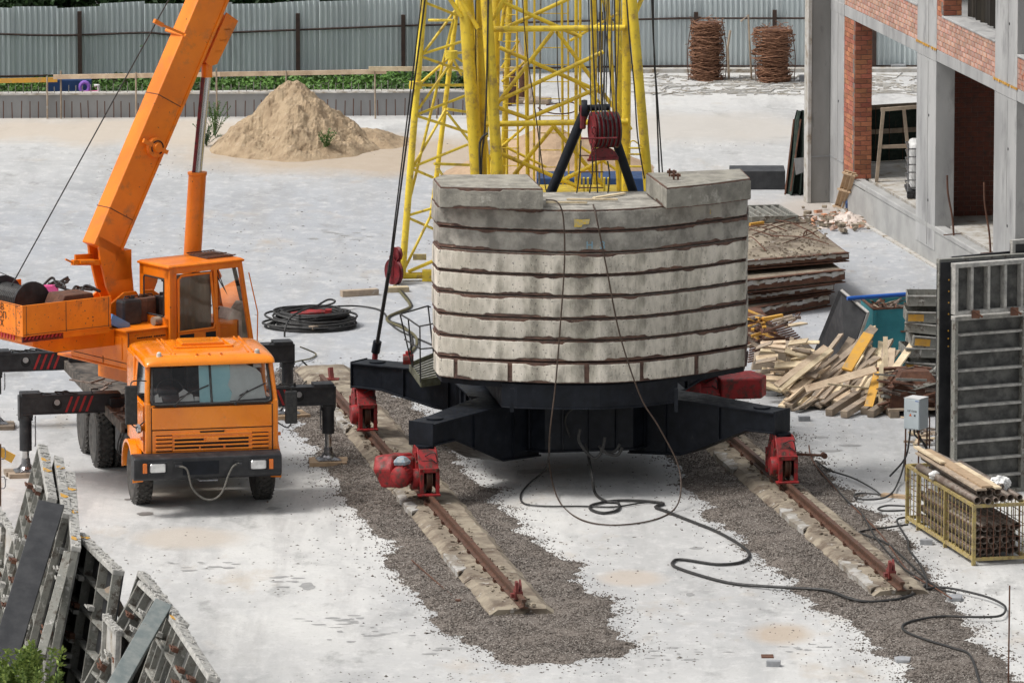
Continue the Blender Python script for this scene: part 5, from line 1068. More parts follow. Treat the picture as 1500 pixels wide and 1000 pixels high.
# ------------------------------------------------------------------ ballast slabs
def dense(path, step, closed):
    out = []; n = len(path)
    for i in range(n if closed else n-1):
        a, b = path[i], path[(i+1) % n]; k = max(1, int((b-a).length/step))
        out += [a+(b-a)*j/k for j in range(k)]
    if not closed: out.append(path[-1])
    return out
def shell(mb, path, closed, z0, z1, seed, off=.011, amp=.03, chip=.5, lo=.022, hi=.028):
    pts = dense(path, .045, closed); n = len(pts); rows = []
    rs = random.Random(seed)
    for i, p in enumerate(pts):
        a, b = (pts[i-1], pts[(i+1) % n]) if closed else (pts[max(i-1, 0)], pts[min(i+1, n-1)])
        t = (b-a).normalized(); nn = Vector((t.y, -t.x)); x = p.x*3+seed*5.1; y = p.y*3
        o = off+.006*nz(p.x*9, p.y*9, seed)
        sstep = lambda v, a: min(1, max(0, (v-a)/.05))
        big = sstep(nz(x*.35, y*.35, seed*1.7), .12-.2*chip+.1)*(.030+.022*nz(x*3, seed)); big2 = sstep(nz(x*.4, y*.4, seed*2.3+40), .18-.2*chip+.1)*(.028+.02*nz(x*3, seed+5))
        jb = amp*.25*nz(x*2.2, y*2.2, seed)+amp*.4*nz(x*7, y*7, seed+3); jt = amp*.2*nz(x*2.2, y*2.2, seed+50)+amp*.3*nz(x*7, y*7, seed+53)
        zb_, zt2 = z0+lo+big+jb, z1-hi-big2+jt
        P3 = lambda oo, z: Vector((p.x+nn.x*oo, p.y+nn.y*oo, z))
        zm = (zb_+zt2)/2
        rows.append([P3(-.02, zb_+.004), P3(o-.006, zb_), P3(o, zb_+.014), P3(o+.003*nz(x*5, y*5, 9), zm), P3(o, zt2-.012), P3(o-.006, zt2), P3(-.02, zt2-.004)])
    if not closed: rows = [[Vector((q.x, q.y, q.z)) for q in rows[0]]]+rows+[rows[-1]]
    L = len(rows); vs = [p for r in rows for p in r]; fs = []; K = 7
    for i in range(L if closed else L-1):
        for k in range(K-1): j = (i+1) % L; fs.append([i*K+k, j*K+k, j*K+k+1, i*K+k+1])
    if not closed: fs += [list(range(K)), [(L-1)*K+k for k in range(K)][::-1]]
    mb.add(vs, fs)
BC = Vector((1.4, FP[5].y+1.0))
def ballast(poly, z0, h, seed, label, mats, rot=0, dx=0, dy=0, name='ballast_slab', top=True, chip=.5, segs=None, group='concrete ballast slabs on the crane'):
    cs, sn = math.cos(rot), math.sin(rot)
    ctr = sum(poly, Vector((0, 0)))/len(poly)
    t = thing(name, label, 'ballast slab', (ctr.x+dx, ctr.y+dy, z0), math.degrees(rot), group)
    lp_ = [p-ctr for p in poly]
    fr_ = MB(); fr_.prism(lp_, .008, .075); fr_.prism([p*.99 for p in lp_], .07, h-.07); fr_.prism(lp_, h-.075, h-.006)
    fr_.build('steel_frame', m_rustframe, t)
    if segs is None:
        c_ = MB(); shell(c_, lp_, True, 0, h, seed, chip=chip)
        c_.prism([p*.975 for p in lp_], h-.05, h-.002); c_.build('concrete_body', mats, t, smooth=False)
    else:
        front = lp_[:10]; d = dense(front, .02, False); L = len(d)
        for k, (a, b) in enumerate(segs):
            c_ = MB(); part = d[int(a*(L-1)):max(int(a*(L-1))+2, int(b*(L-1)))]; shell(c_, part, False, 0, h, seed+k, chip=.12, lo=.02, hi=.035, amp=.02); c_.build('concrete_block', mats, t)
    return t
full = FP+BP
names = ['lowest', 'second lowest', 'third from the bottom', 'fourth from the bottom', 'fifth from the bottom', 'sixth from the bottom', 'seventh from the bottom', 'highest full-width']
extra = ['with a row of separate blocks in its rusty frame', 'with pale flaking cement', 'with streaked grey face', 'with a large bulging pale patch at its lower edge', 'with whitish face', 'with whitish scuffed face', 'bearing a blue chalk mark', 'bearing yellow paint marks']
random.seed(21)
segs = [(0.005, .155), (.165, .305), (.315, .50), (.51, .645), (.655, .815), (.825, .995)]
for i in range(8):
    mt = m_bal if i < 6 else m_bal_old if False else m_bal
    b = ballast(full, ZB+i*LH, LH-.012, 11+i*7, f'{names[i]} curved concrete ballast slab of the crane stack, {extra[i]}', mt if i < 6 else M('grey_ballast_concrete_%s' % 'ab'[i-6], (.42, .40, .355), (.23, .22, .195), 2.8, mix=(.4, .58), rough=.92, bump=.009, bsc=26, c3=(.13, .125, .11), d3=(.57, .68), sc3=2.2, c4=(.07, .065, .055), d4=(.67, .72), sc4=26), rot=math.radians(R(-.25, .25)), dx=R(-.02, .02), dy=R(-.02, .02), segs=segs if i == 0 else None, chip=(0, .6, .5, .9, .55, .6, .75, .6)[i])
    if i == 6:
        q = P(860, 362, 0+FP[4].y); 
        m = Matrix.Translation(Vector((P(858, 364, FP[5].y).x, min(FP[4].y, FP[5].y)-.034, P(858, 364, FP[5].y).z)))@Matrix.Rotation(math.radians(90), 4, 'X')
        text_mb('Н  З', .17, m, .0015).build('chalk_mark', m_bluemark, b, world=True)
    if i == 7:
        a = P(841, 332, FP[4].y); mb = MB(); mb.slab3([Vector((a.x+x, min(FP[4].y, FP[5].y)-.034, a.z+z)) for x, z in ((0, 0), (.12, .0), (.14, .04), (.24, .05), (.26, .13), (.10, .12), (0, .135))], (0, -.0015, 0)); mb.build('paint_patch', m_yellowmark, b, world=True)
        a = P(1024, 316, FP[8].y-.05); m = Matrix.Translation(a)@Matrix.Rotation(math.radians(33), 4, 'Z')@Matrix.Rotation(math.radians(90), 4, 'X')
        text_mb('Н 8', .15, m, .02).build('paint_mark', m_yellowmark, b, world=True)
ZT = ZB+8*LH
lp1 = [G(635, 261, ZT+LH), G(645, 273.5, ZT+LH), G(720, 275.5, ZT+LH), G(795, 276, ZT+LH), G(773, 255, ZT+LH), G(648, 255.5, ZT+LH)]
ballast([Vector((p.x, p.y)) for p in lp1], ZT, LH, 81, 'left top ballast block with a slanting inner end, beneath the thick yellow tubes', m_bal_old, name='ballast_block', chip=.25, group='top ballast blocks')
lp2 = [G(947, 253, ZT+LH), G(977, 275, ZT+LH), G(1040, 269, ZT+LH), G(1099, 261, ZT+LH), G(1085, 247, ZT+LH), G(1020, 250, ZT+LH)]
tb_ = ballast([Vector((p.x, p.y)) for p in lp2], ZT, LH, 91, 'right top ballast block with rusty lifting lugs, beside the double guy rope', m_bal_old, name='ballast_block', chip=.25, group='top ballast blocks')
for x, y in ((984, 258), (990, 263)):
    a = G(x, y, ZT+LH); mb = MB(); mb.box(a.x-.05, a.x-.02, a.y-.04, a.y+.04, a.z-.01, a.z+.12); mb.box(a.x+.02, a.x+.05, a.y-.04, a.y+.04, a.z-.01, a.z+.10); mb.cyl(a+Vector((-.08, 0, .07)), a+Vector((.08, 0, .07)), .025, n=8); mb.build('lifting_lug', m_rust, tb_, world=True)
for (x0, y0, x1, y1) in ((830, 292, 905, 292), (870, 290, 915, 283), (800, 296, 860, 297)):
    a, b = G(x0, y0, ZT+.02), G(x1, y1, ZT+.02); solo(MB().beam(a, b, .07, .025), 'timber_batten', m_wood, {292: 'straight thin batten lying on the ballast top between the blocks', 290: 'slanting thin batten on the ballast top under the red sheaves', 296: 'short thin batten near the left top ballast block'}[y0], 'batten', 'battens on the ballast stack')

# ------------------------------------------------------------------ yellow lattice section standing behind on the left
q0 = G(591, 405, .1); LJ = thing('lattice_section', 'tapering yellow lattice jib section standing left of the thick mast tubes', 'lattice section', (q0.x, q0.y, 0), 0)
YL = q0.y
def lj(pts, Y, r, nm='brace', mat=m_yellow, n=8): 
    ys = Y if isinstance(Y, (list, tuple)) else [Y]*len(pts)
    return MB().tube([P(x, y, yy) for (x, y), yy in zip(pts, ys)], r, n).build(nm, mat, LJ, world=True, smooth=n > 7)
lj([(589, 405), (610, 135), (626, -60)], YL, .068, 'chord', n=12); lj([(632, 320), (655, 130), (678, -60)], YL+.7, .05, 'chord', n=12); lj([(712, 330), (712, -60)], YL+.4, .05, 'chord', n=12)
for a, b in (((596, 310), (664, 30)), ((664, 30), (628, 30)), ((600, 125), (693, 125)), ((617, 80), (690, 57)), ((617, 83), (693, 110)), ((625, 5), (668, 22)), ((613, 160), (668, 82)), ((611, 168), (688, 138)), ((611, 170), (688, 195)), ((602, 250), (653, 160)), ((655, 160), (688, 165)), ((604, 245), (685, 212)), ((603, 247), (634, 260)), ((655, 165), (686, 205)), ((640, 245), (652, 262)), ((600, 315), (634, 305)), ((600, 320), (634, 335)), ((592, 395), (634, 310)), ((619, 80), (671, 10)), ((661, 80), (690, 98)), ((661, 80), (688, 75)), ((607, 130), (661, 82)), ((636, 240), (690, 242)), ((663, 85), (676, 110))):
    lj([a, b], [YL, YL+R(.3, .7)], .028)
lj([(587, 404), (635, 403)], YL+.1, .065, 'foot_tube', n=12)
mb = MB(); a = P(623, 404, YL+.1); mb.box(a.x-.06, a.x+.2, a.y-.1, a.y+.1, a.z-.15, a.z+.12); mb.build('foot_bracket', m_yellow, LJ, world=True, bevel=.01)
mb = MB(); a = P(614, 376, YL-.1); mb.box(a.x-.12, a.x+.14, a.y-.05, a.y+.05, a.z-.06, a.z+.05); mb.build('gusset_plate', m_yellow_dirty, LJ, world=True)
lj([(598, 398), (640, 380)], YL+.1, .035); lj([(640, 400), (638, 372)], YL+.1, .035)
for p in ((609, 125), (661, 80)): mb = MB(); a = P(*p, YL); mb.lathe([(.001, -.07), (.13, -.07), (.13, .07), (.001, .07)], Matrix.Translation(a) @ Matrix.Rotation(math.pi/2, 4, 'Y'), 14); mb.build('joint_flange', m_yellow, LJ, world=True)
SH = thing('sheave_bracket', 'dull red sheave bracket standing at the foot of the yellow lattice section', 'pulley', (P(578, 420, YL-.3).x, YL-.3, 0))
for x, y, r in ((577, 398, .26), (581, 372, .14)):
    a = P(x, y, YL-.3); mb = MB(); mb.lathe([(.001, -.04), (r-.03, -.03), (r, -.05), (r, -.03), (r-.04, 0), (r, .03), (r, .05), (.001, .04)], Matrix.Translation(a) @ Matrix.Rotation(math.radians(35), 4, 'Z'), 24); mb.build('sheave', m_darkred, SH, world=True, smooth=True)
mb = MB(); mb.beam(P(583, 364, YL-.3), P(577, 420, YL-.35), .05, .16); mb.beam(P(574, 375, YL-.35), P(572, 405, YL-.35), .04, .1); mb.build('cheek_plate', m_darkred, SH, world=True)
def batten(a, b, w, h, lab, mat=m_wood, g=None, z=.0):
    a, b = G(*a, h/2+z), G(*b, h/2+z); return solo(MB().beam(a, b, w, h), 'timber_block', mat, lab, 'timber', g)
batten((500, 430), (553, 427), .16, .12, 'short timber block lying alone left of the red sheave bracket', m_woodgrey)
batten((566, 424), (598, 423), .22, .10, 'timber block under the red sheave bracket', m_wood)
hz_ = [(578, 418), (590, 432), (600, 445), (598, 452), (572, 462), (568, 470), (590, 480), (608, 492), (610, 505), (600, 518)]
gcable('hose', hz_, .028, m_hose, 'olive hose winding from the red sheave bracket to the black handrail', 'hose')
gcable('hose', [(579, 418), (592, 430), (602, 444), (600, 450), (574, 461), (571, 470), (593, 479), (604, 500), (596, 520)], .022, m_cable, 'dark hose running beside the olive hose behind the handrail', 'hose')
# ------------------------------------------------------------------ retaining wall with rebar, fence, planting
WA, WBp = G(-420, 176), G(742, 168)
wd_ = (WBp-WA).normalized(); wn_ = Vector((-wd_.y, wd_.x, 0)); WL = (WBp-WA).length
RW = thing('retaining_wall', 'low grey concrete wall with rusty rebar below the steel fence', 'wall', WA)
TH = P(300, 138, G(300, 172).y).z
def wp(s, y, z): return WA+wd_*s+wn_*y+Vector((0, 0, z))
mb = MB(); n = 60
mb.loft([[wp(WL*i/n, 0, 0), wp(WL*i/n, .30, 0), wp(WL*i/n, .30, TH), wp(WL*i/n, 0, TH+.01*nz(i*.9))] for i in range(n+1)]); mb.build('concrete_wall', m_dark_conc, RW, world=True)
mb = MB(); mb.loft([[wp(WL*i/160, -.02-.03*abs(nz(i*.9, 3)), TH-.012), wp(WL*i/160, .30, TH-.01), wp(WL*i/160, .3, TH+.03), wp(WL*i/160, -.015-.02*nz(i*.7), TH+.025+.02*nz(i*1.3))] for i in range(161)]); mb.build('wall_coping', m_plaster, RW, world=True)
random.seed(4)
rod = MB().cyl((0, 0, 0), (0, 0, 1), .011, n=5).mesh('rebar', m_rust); rodt = MB().cyl((0, 0, 0), (0, 0, 1), .010, n=5).mesh('rebar', m_form)
IWM = WM[RW.name].inverted()
def rebar(me, p, h, tilt=.03):
    o = bpy.data.objects.new('rebar', me); scene.collection.objects.link(o); o.parent = RW
    o.matrix_local = IWM @ Matrix.Translation(p) @ Matrix.Rotation(R(-tilt, tilt), 4, 'Y') @ Matrix.Rotation(R(-tilt, tilt), 4, 'X') @ Matrix.Diagonal((1, 1, h, 1))
s = .1
while s < WL-.1: rebar(rod, wp(s, -.06, 0), TH*R(.62, .76)); s += R(.165, .215)
s = .1
while s < WL-.1: rebar(rodt, wp(s, .12, TH), R(.16, .26)); s += R(.15, .2)
def stake(px, top, mat=None):
    b = G(px, 173); b.y -= .12; t = P(px-1, top, b.y); MB().tube([b, t], .022, 6).build('stake', mat or m_woodgrey, RW, world=True)
for px, top in ((90, 104), (318, 100), (550, 98), (70, 112), (200, 106), (420, 104), (640, 100)): stake(px, top)
def rail_board(x0, y0, x1, y1, mat=m_wood):
    Y = G(300, 173).y-.16; a, b = P(x0, y0, Y), P(x1, y1, Y+.2); MB().beam(a, b, .04, .105).build('board', mat, RW, world=True)
rail_board(78, 113, 330, 109); rail_board(322, 109, 566, 105); rail_board(540, 101, 756, 101); rail_board(-120, 121, 84, 117, m_woodyellow)
# fence: posts, rails and single profiled sheets
FA, FB = G(-300, 132), G(1500, 92)
def fpt(px):
    """fence line: ground point for a picture column"""
    f = (px+300)/1800.; y = 126+(102-126)*min(1, max(0, (px-0)/1000.)); return G(px, y)
FN = thing('sheet_fence', 'grey profiled steel sheet fence on brown posts across the background', 'fence', fpt(-300))
def top_y(px): return 11 - 12*max(0, min(1, px/640.)) + 2*math.sin(px*.021)
def bot_y(px): return 116 + (105-116)*max(0, min(1, (px-400)/500.))
random.seed(14); px = -300; k = 0
while px < 1560:
    w = 64 if px < 700 else 60; a, b = fpt(px), fpt(px+w); d = (b-a); L = d.length; d.normalize(); nn = Vector((d.y, -d.x, 0))
    a = a-nn*.05*(k % 2); dz = R(-.02, .02)+(.03 if k % 2 else 0)
    zt = P(px, top_y(px), a.y).z+dz; zt2 = P(px+w, top_y(px+w), b.y).z+dz; z0 = P(px, bot_y(px), a.y).z+R(-.03, .03)
    ribs = 8; pr = []
    for r in range(ribs):
        u = L/ribs
        for q, dd in ((0, 0), (.10, .028), (.42, .028), (.52, 0), (.98, 0)): pr.append((r*u+q*u, dd))
    pr.append((L+.02, 0)); mb = MB(); vs = []
    for s, dd in pr:
        p = a+d*s+nn*dd; f = s/L; vs += [Vector((p.x, p.y, z0)), Vector((p.x, p.y, zt+(zt2-zt)*f))]
    m_ = len(pr); mb.add(vs, [[2*i, 2*i+2, 2*i+3, 2*i+1] for i in range(m_-1)]); mb.build('fence_sheet', m_fence, FN, world=True)
    px += w; k += 1
posts = [(-40, 18), (118, 17), (278, 14), (437, 20), (591, 22), (745, 20), (880, 18), (1019, 18), (1134, 15), (1280, 40), (1440, 10)]
for px, ty in posts:
    g = fpt(px)+Vector((0, -.14, 0)); t = P(px, ty, g.y); MB().box(g.x-.05, g.x+.05, g.y-.05, g.y+.05, -.05, t.z).build('fence_post', m_post, FN, world=True)
def rail_y(px, which):
    if which: return 50+2*math.sin(px*.02) if px < 230 else 52-14*(px-230)/360. if px < 590 else 38-11*(min(px, 1000)-590)/410.
    return 112-15*max(0, min(1, px/960.))
for wh in (1, 0):
    pts = []
    for px in range(-290, 1560, 30): g = fpt(px)+Vector((0, -.075, 0)); pts.append(P(px, rail_y(px, wh), g.y))
    for i in range(0, len(pts)-1, 6): MB().tube(pts[i:i+7], .026, 5).build('fence_rail', m_post, FN, world=True)
# pale kerb below the right part of the fence
mb = MB(); a, b = fpt(930)+Vector((0, -.3, 0)), fpt(1560)+Vector((0, -.3, 0)); mb.beam(a+Vector((0, 0, .03)), b+Vector((0, 0, .03)), .35, .12); mb.build('kerb_strip', m_plaster, None)['kind'] = 'structure'

# leafy things
def leaf_cloud(n, rad, seed, size, dens_shell=.6, squash=1., stems=0):
    rs = np.random.RandomState(seed); V = []; cl = rs.normal(size=(26, 3)); cl /= np.linalg.norm(cl, axis=1)[:, None]; cl *= rs.uniform(.45, .95, 26)[:, None]
    c = cl[rs.randint(0, 26, n)]+rs.normal(scale=.20, size=(n, 3)); c *= np.array(rad)
    a = rs.normal(size=(n, 3)); a /= np.linalg.norm(a, axis=1)[:, None]; b = np.cross(a, rs.normal(size=(n, 3))); b /= np.linalg.norm(b, axis=1)[:, None]
    s = rs.uniform(.6, 1.3, n)[:, None]*size
    Q = np.stack([c-a*s, c+b*s*.55, c+a*s, c-b*s*.55], 1).reshape(-1, 3)
    me = bpy.data.meshes.new('crown'); me.vertices.add(len(Q)); me.vertices.foreach_set('co', Q.ravel())
    me.loops.add(n*4); me.loops.foreach_set('vertex_index', np.arange(n*4, dtype=np.int32)); me.polygons.add(n)
    me.polygons.foreach_set('loop_start', np.arange(0, n*4, 4, dtype=np.int32)); me.polygons.foreach_set('loop_total', np.full(n, 4, dtype=np.int32)); me.update(calc_edges=True)
    return me
CR = [leaf_cloud(9000, (1.5, 1.3, 2.3), 31+i, .075) for i in range(3)]
for me in CR: me.materials.append(m_leaf)
trunk = MB().tube([(0, 0, 0), (.05, 0, 1.0), (-.04, .05, 2.2), (.0, 0, 3.6)], .1, 8, rr=[.13, .10, .07, .02])
for i in range(7): a = i*2.2; trunk.tube([(.0, 0, .9+i*.35), (.45*math.cos(a), .45*math.sin(a), 1.4+i*.38), (.95*math.cos(a), .95*math.sin(a), 1.9+i*.38)], .03, 5, rr=[.045, .03, .012])
TRK_ME = trunk.mesh('trunk', m_bark)
def tree(x, y, sc, k, lab):
    t = thing('tree', lab, 'tree', (x, y, 0), R(0, 360), 'dark trees behind the fence')
    for nm, me, z in (('trunk', TRK_ME, 0), ('crown', CR[k % 3], 2.15)):
        o = bpy.data.objects.new(nm, me); scene.collection.objects.link(o); o.parent = t; o.matrix_local = Matrix.Translation((0, 0, z*sc)) @ Matrix.Scale(sc, 4)
labs = ['at the left photo edge', 'left of the first brown fence post', 'above the first brown fence post', 'right of the first brown fence post', 'left of the orange boom', 'directly behind the top of the orange boom', 'just right of the orange boom', 'above the sand heap', 'left of the yellow lattice', 'behind the yellow lattice', 'behind the thick yellow mast tubes']
for i, px in enumerate((-30, 42, 110, 178, 232, 292, 352, 418, 490, 575, 668)):
    g = fpt(px); tree(g.x, g.y+2.2+R(-.3, .6), R(.95, 1.12), i, 'dark green tree behind the sheet fence, '+labs[i])
# low planting seen under the sheets
rs = np.random.RandomState(3); me = leaf_cloud(26000, (1, 1, .1), 77, .055)
Q = np.zeros(len(me.vertices)*3); me.vertices.foreach_get('co', Q); Q = Q.reshape(-1, 4, 3); N_ = len(Q); Q -= Q.mean(1, keepdims=True)
gx0, gx1 = fpt(-300).x, fpt(668).x; cx = rs.uniform(gx0, gx1, N_); cy = rs.uniform(165.6, 172.6, N_); cz = rs.rand(N_)*.16+.20*np.clip(vnoise(cx, cy, 1.2, 4)-.4, 0, 1)
Q += np.stack([cx, cy, cz], 1)[:, None, :]; me.vertices.foreach_set('co', Q.ravel()); me.update(); me.materials.append(M('mixed_leaf', (.10, .21, .035), (.030, .065, .018), .45, mix=(.46, .6), rough=.6))
w0, w1 = G(-400, 170), G(730, 165); f0_, f1_ = fpt(-400), fpt(730); struct(MB().quad(w0+Vector((0, .4, .008)), w1+Vector((0, .4, .008)), f1_+Vector((0, 3, .008)), f0_+Vector((0, 3, .008))), 'soil_strip', M('dark_soil', (.035, .035, .02), (.06, .055, .035), 3, rough=.95))
o = bpy.data.objects.new('ground_cover', me); scene.collection.objects.link(o); o['kind'] = 'stuff'
# children's things and pale boxes glimpsed behind the wall
a = P(124, 130, G(128, 172).y+1.0); pk = thing('toy', 'pink and purple plastic toy lying behind the wall by the first post', 'toy', (a.x, a.y, 0)) 
MB().tube([a+Vector((.10*math.cos(t), 0, .12*math.sin(t)+.03)) for t in [k*.45 for k in range(14)]], .045, 8, closed=True).build('ring', m_purple, pk, world=True)
MB().box(a.x-.05, a.x+.35, a.y-.1, a.y+.1, a.z-.45, a.z-.05).build('toy_body', m_pink, pk, world=True, bevel=.04)
solo(MB().tube([P(138, 126, a.y), P(144, 125, a.y), P(145, 136, a.y)], .04, 8), 'plastic_offcut', m_white, 'white and pink bent plastic piece beside the purple toy', 'plastic piece')
mb = MB(); a = P(70, 118, G(128, 172).y+1.3); mb.box(a.x, a.x+1.0, a.y, a.y+.5, 0, a.z); solo(mb, 'site_board', m_navy, 'dark navy panel standing in the bushes behind the wall on the left', 'panel')

# ------------------------------------------------------------------ sand heap
def heap(cx, cy, rx, ry, h, mat, name, label, cat, seed=1, n=110, rough=1.):
    mb = MB(); vs = []; fs = []
    for j in range(n+1):
        for i in range(n+1):
            u, v = i/n*2-1, j/n*2-1; x, y = u*1.15, v*1.15
            r = math.hypot(x, y*1.0); an = math.atan2(y, x); edge = 1+.20*nz(math.cos(an)*1.5, math.sin(an)*1.5, seed)+.05*nz(math.cos(an)*5, math.sin(an)*5, seed)
            base = max(0, 1-r/edge); prof = base**1.08 if base > 0 else -.03
            prof = min(prof, .97-.25*max(0, .2-r))
            ro = .13*nz(x*2.6, y*2.6, seed)+.085*abs(nz(x*5, y*5, seed+2))+.05*nz(x*12, y*12, seed)+.028*nz(x*30, y*30, seed)
            sh = -.10*math.exp(-((x+.30)**2+(y+.42)**2)/.018)+.05*math.exp(-((x+.26)**2+(y+.22)**2)/.012)
            z = h*(prof+(ro*rough+sh)*min(1, max(0, base)*5)); vs.append(Vector((x*rx, y*ry, z-.01)))
    for j in range(n):
        for i in range(n): q = j*(n+1)+i; fs.append([q, q+1, q+n+2, q+n+1])
    vs2 = vs; fs = [f for f in fs if max(vs2[i].z for i in f) > -.02]
    mb.add(vs, fs); o = mb.build(name, mat, None); o.location = (cx, cy, 0); o['label'] = label; o['category'] = cat; return o
a = G(438, 212); heap(a.x-.15, a.y, 2.0, 2.7, 1.48, m_sand, 'sand_heap', 'pointed heap of tan sand in front of the low wall', 'sand heap', 5)
a = G(540, 206); heap(a.x-.45, a.y-.2, 1.35, 1.7, .42, m_sand, 'sand_heap', 'low spread of loose earth at the right foot of the sand heap', 'sand heap', 9, n=60)
a = G(795, 240); heap(a.x+.1, a.y-1.5, 2.3, 3.6, 1.12, m_tan, 'earth_mound', 'smooth tan mound seen through the yellow mast bars', 'mound', 15, n=60, rough=.35)
sk = MB(); a, b = G(786, 290), G(955, 290); sk.slab3([a, b, b+Vector((0, 1.1, 0)), a+Vector((0, 1.1, 0))], (0, 0, .42)); solo(sk, 'skip', m_navy, 'dark blue low skip behind the mast foot, in front of the tan mound', 'skip', bevel=.02)
st = MB(); a = G(777, 152); st.prism([(a.x-.42, a.y-.1), (a.x+.42, a.y-.2), (a.x+.5, a.y+.3), (a.x-.3, a.y+.5)], 0, .12); solo(st, 'stone_slab', m_woodgrey, 'flat brown slab lying behind the mast near the end of the wall', 'slab', bevel=.03)
for i, px in enumerate((742, 752, 765)):
    a = G(px, 155-i*3); solo(MB().tube([(a.x, a.y, 0), (a.x+.02, a.y, .35), (a.x-.03, a.y, .8)], .1, 10, rr=[.13, .1, .06]), 'rusty_post', m_rust, ('leftmost', 'middle', 'rightmost')[i]+' of three dark rusty stubs behind the mast at the wall end', 'post', 'rusty stubs at the wall end')
solo(MB().tube([P(757, 58, 163), P(768, 92, 163), P(775, 120, 163), P(776, 140, 163), P(770, 152, 163)], .06, 8), 'pale_pipe', m_whitesheet, 'pale bent pipe standing behind the mast between rusty stubs', 'pipe')
a = P(682, 128, G(682, 172).y+2.2); o = bpy.data.objects.new('round_bush', leaf_cloud(1500, (.28, .28, .28), 5, .05)); o.data.materials.append(m_leaf); scene.collection.objects.link(o); o.location = (a.x, a.y, .32); o['label'] = 'small round dark bush behind the wall right of the yellow lattice'; o['category'] = 'bush'
# weeds
def weed(px, py, h, w, n, mat, label, seed):
    b = G(px, py); rs = random.Random(seed); mb = MB(); st = MB()
    for i in range(n):
        a = rs.uniform(0, 6.28); lean = rs.uniform(.05, 1)*w; hh = h*rs.uniform(.5, 1); tip = Vector((math.cos(a)*lean, math.sin(a)*lean, hh)); mid = tip*.5+Vector((0, 0, hh*.15))
        st.tube([Vector((0, 0, 0)), mid, tip], .006, 3)
        for k in range(14):
            t = .25+.75*k/14; p = (mid*(2*t) if t < .5 else mid+(tip-mid)*(2*t-1)); d = Vector((rs.uniform(-1, 1), rs.uniform(-1, 1), rs.uniform(-.2, .9))).normalized()*rs.uniform(.03, .075); s = d.cross(Vector((rs.uniform(-1, 1), rs.uniform(-1, 1), 1))).normalized()*d.length*.3
            mb.quad(p, p+d*.5+s, p+d, p+d*.5-s)
    z0 = 0
    t = thing('weed', label, 'weed', (b.x, b.y, z0), 0, 'green weeds on the yard'); mb.build('leaves', mat, t); st.build('stem', mat, t, kind='stuff')
    return t
weed(315, 200, .85, .45, 26, m_leafb, 'tall bushy weed left of the sand heap beside the crane cylinder', 1)
weed(302, 214, .5, .4, 16, m_leaf, 'lower weed in front of the bushy one beside the crane cylinder', 2)
w_ = weed(478, 229, .50, .25, 18, m_leafb, 'thin weed growing at the front foot of the sand heap', 3); w_.location.z = .15
w_ = weed(468, 215, .22, .12, 10, m_leafb, 'tiny green tuft halfway up the sand heap', 4); w_.location.z = .62
w_ = weed(434, 208, .2, .15, 10, m_leafb, 'small green tuft near the peak of the sand heap', 6); w_.location.z = 1.25

# ------------------------------------------------------------------ two stacks of rusty wire
def wire_stack(px, py, w, h, label, seed, lean):
    b = G(px, py); t = thing('wire_stack', label, 'wire stack', (b.x, b.y+w/2, 0), 0, 'rusty wire stacks by the fence'); rs = random.Random(seed)
    mb = MB(); lv = int(h/.036)
    for i in range(lv):
        z = i*h/lv; bulge = 1+.05*math.sin(z*5+seed)+rs.uniform(-.07, .07)+(.16 if lean and z > h*.45 else 0); cx = lean*z*.16*(1 if z < h*.6 else .3); r = w/2*bulge
        for k in range(4):
            a0 = rs.uniform(0, 6.28); span = rs.uniform(2.0, 5.5); nn = 9; rr = r*rs.uniform(.80, 1.03)
            mb.tube([Vector((cx+rr*math.cos(a0+span*q/nn)+rs.uniform(-.03, .03), rr*math.sin(a0+span*q/nn)+rs.uniform(-.03, .03), z+rs.uniform(-.035, .035)+.03*math.sin(q+i))) for q in range(nn+1)], rs.uniform(.006, .012), 4)
    for i in range(260):
        a = rs.uniform(0, 6.28); r = w/2*rs.uniform(.5, 1.05); z = h*rs.uniform(.0, 1.03); p = Vector((r*math.cos(a), r*math.sin(a), z)); d = Vector((rs.uniform(-1, 1), rs.uniform(-1, 1), rs.uniform(-.2, .5)))*rs.uniform(.08, .22); mb.tube([p, p+d*.5+Vector((0, 0, .02)), p+d], .008, 3)
    mb.build('wire_coils', m_twig, t, kind='stuff'); MB().tube([(0, 0, .02), (0, 0, h*.97)], w*.38, 14).build('stack_core', m_rust, t)
    for s in (-1, 1): MB().tube(smoothpath([(s*w*.55, -.1, 0), (s*w*.58, -.1, h*.5), (s*w*.45, 0, h*1.02)]), .010, 4).build('tie_wire', m_rust, t)
wire_stack(1036, 120, .80, 1.42, 'straight tall stack of tangled rusty wire, left one by the fence', 5, 0)
wire_stack(1136, 123, .82, 1.30, 'leaning bulging stack of tangled rusty wire, right one by the fence', 8, -1)
a = P(1090, 30, 171); solo(MB().tube([G(1101, 118), P(1098, 60, 171), P(1096, 22, 171), P(1085, 32, 171)], .025, 5), 'stick', m_woodgrey, 'crooked stick leaning left of the bulging wire stack', 'stick')
solo(MB().tube([G(1068, 118), P(1066, 70, 171), P(1070, 45, 171)], .03, 5), 'stick', m_woodgrey, 'straight stick standing right of the straight wire stack', 'stick')
random.seed(31); lit = MB()
for i in range(520):
    a = G(R(950, 1420), R(112, 141)); an = R(0, 3.14); l = R(.1, .9) if random.random() < .5 else R(.05, .2); lit.beam((a.x, a.y, .015), (a.x+1.4*l*math.cos(an), a.y+l*math.sin(an), .02), R(.012, .03), .02)
struct(lit, 'ground_litter', m_plaster, kind='stuff')
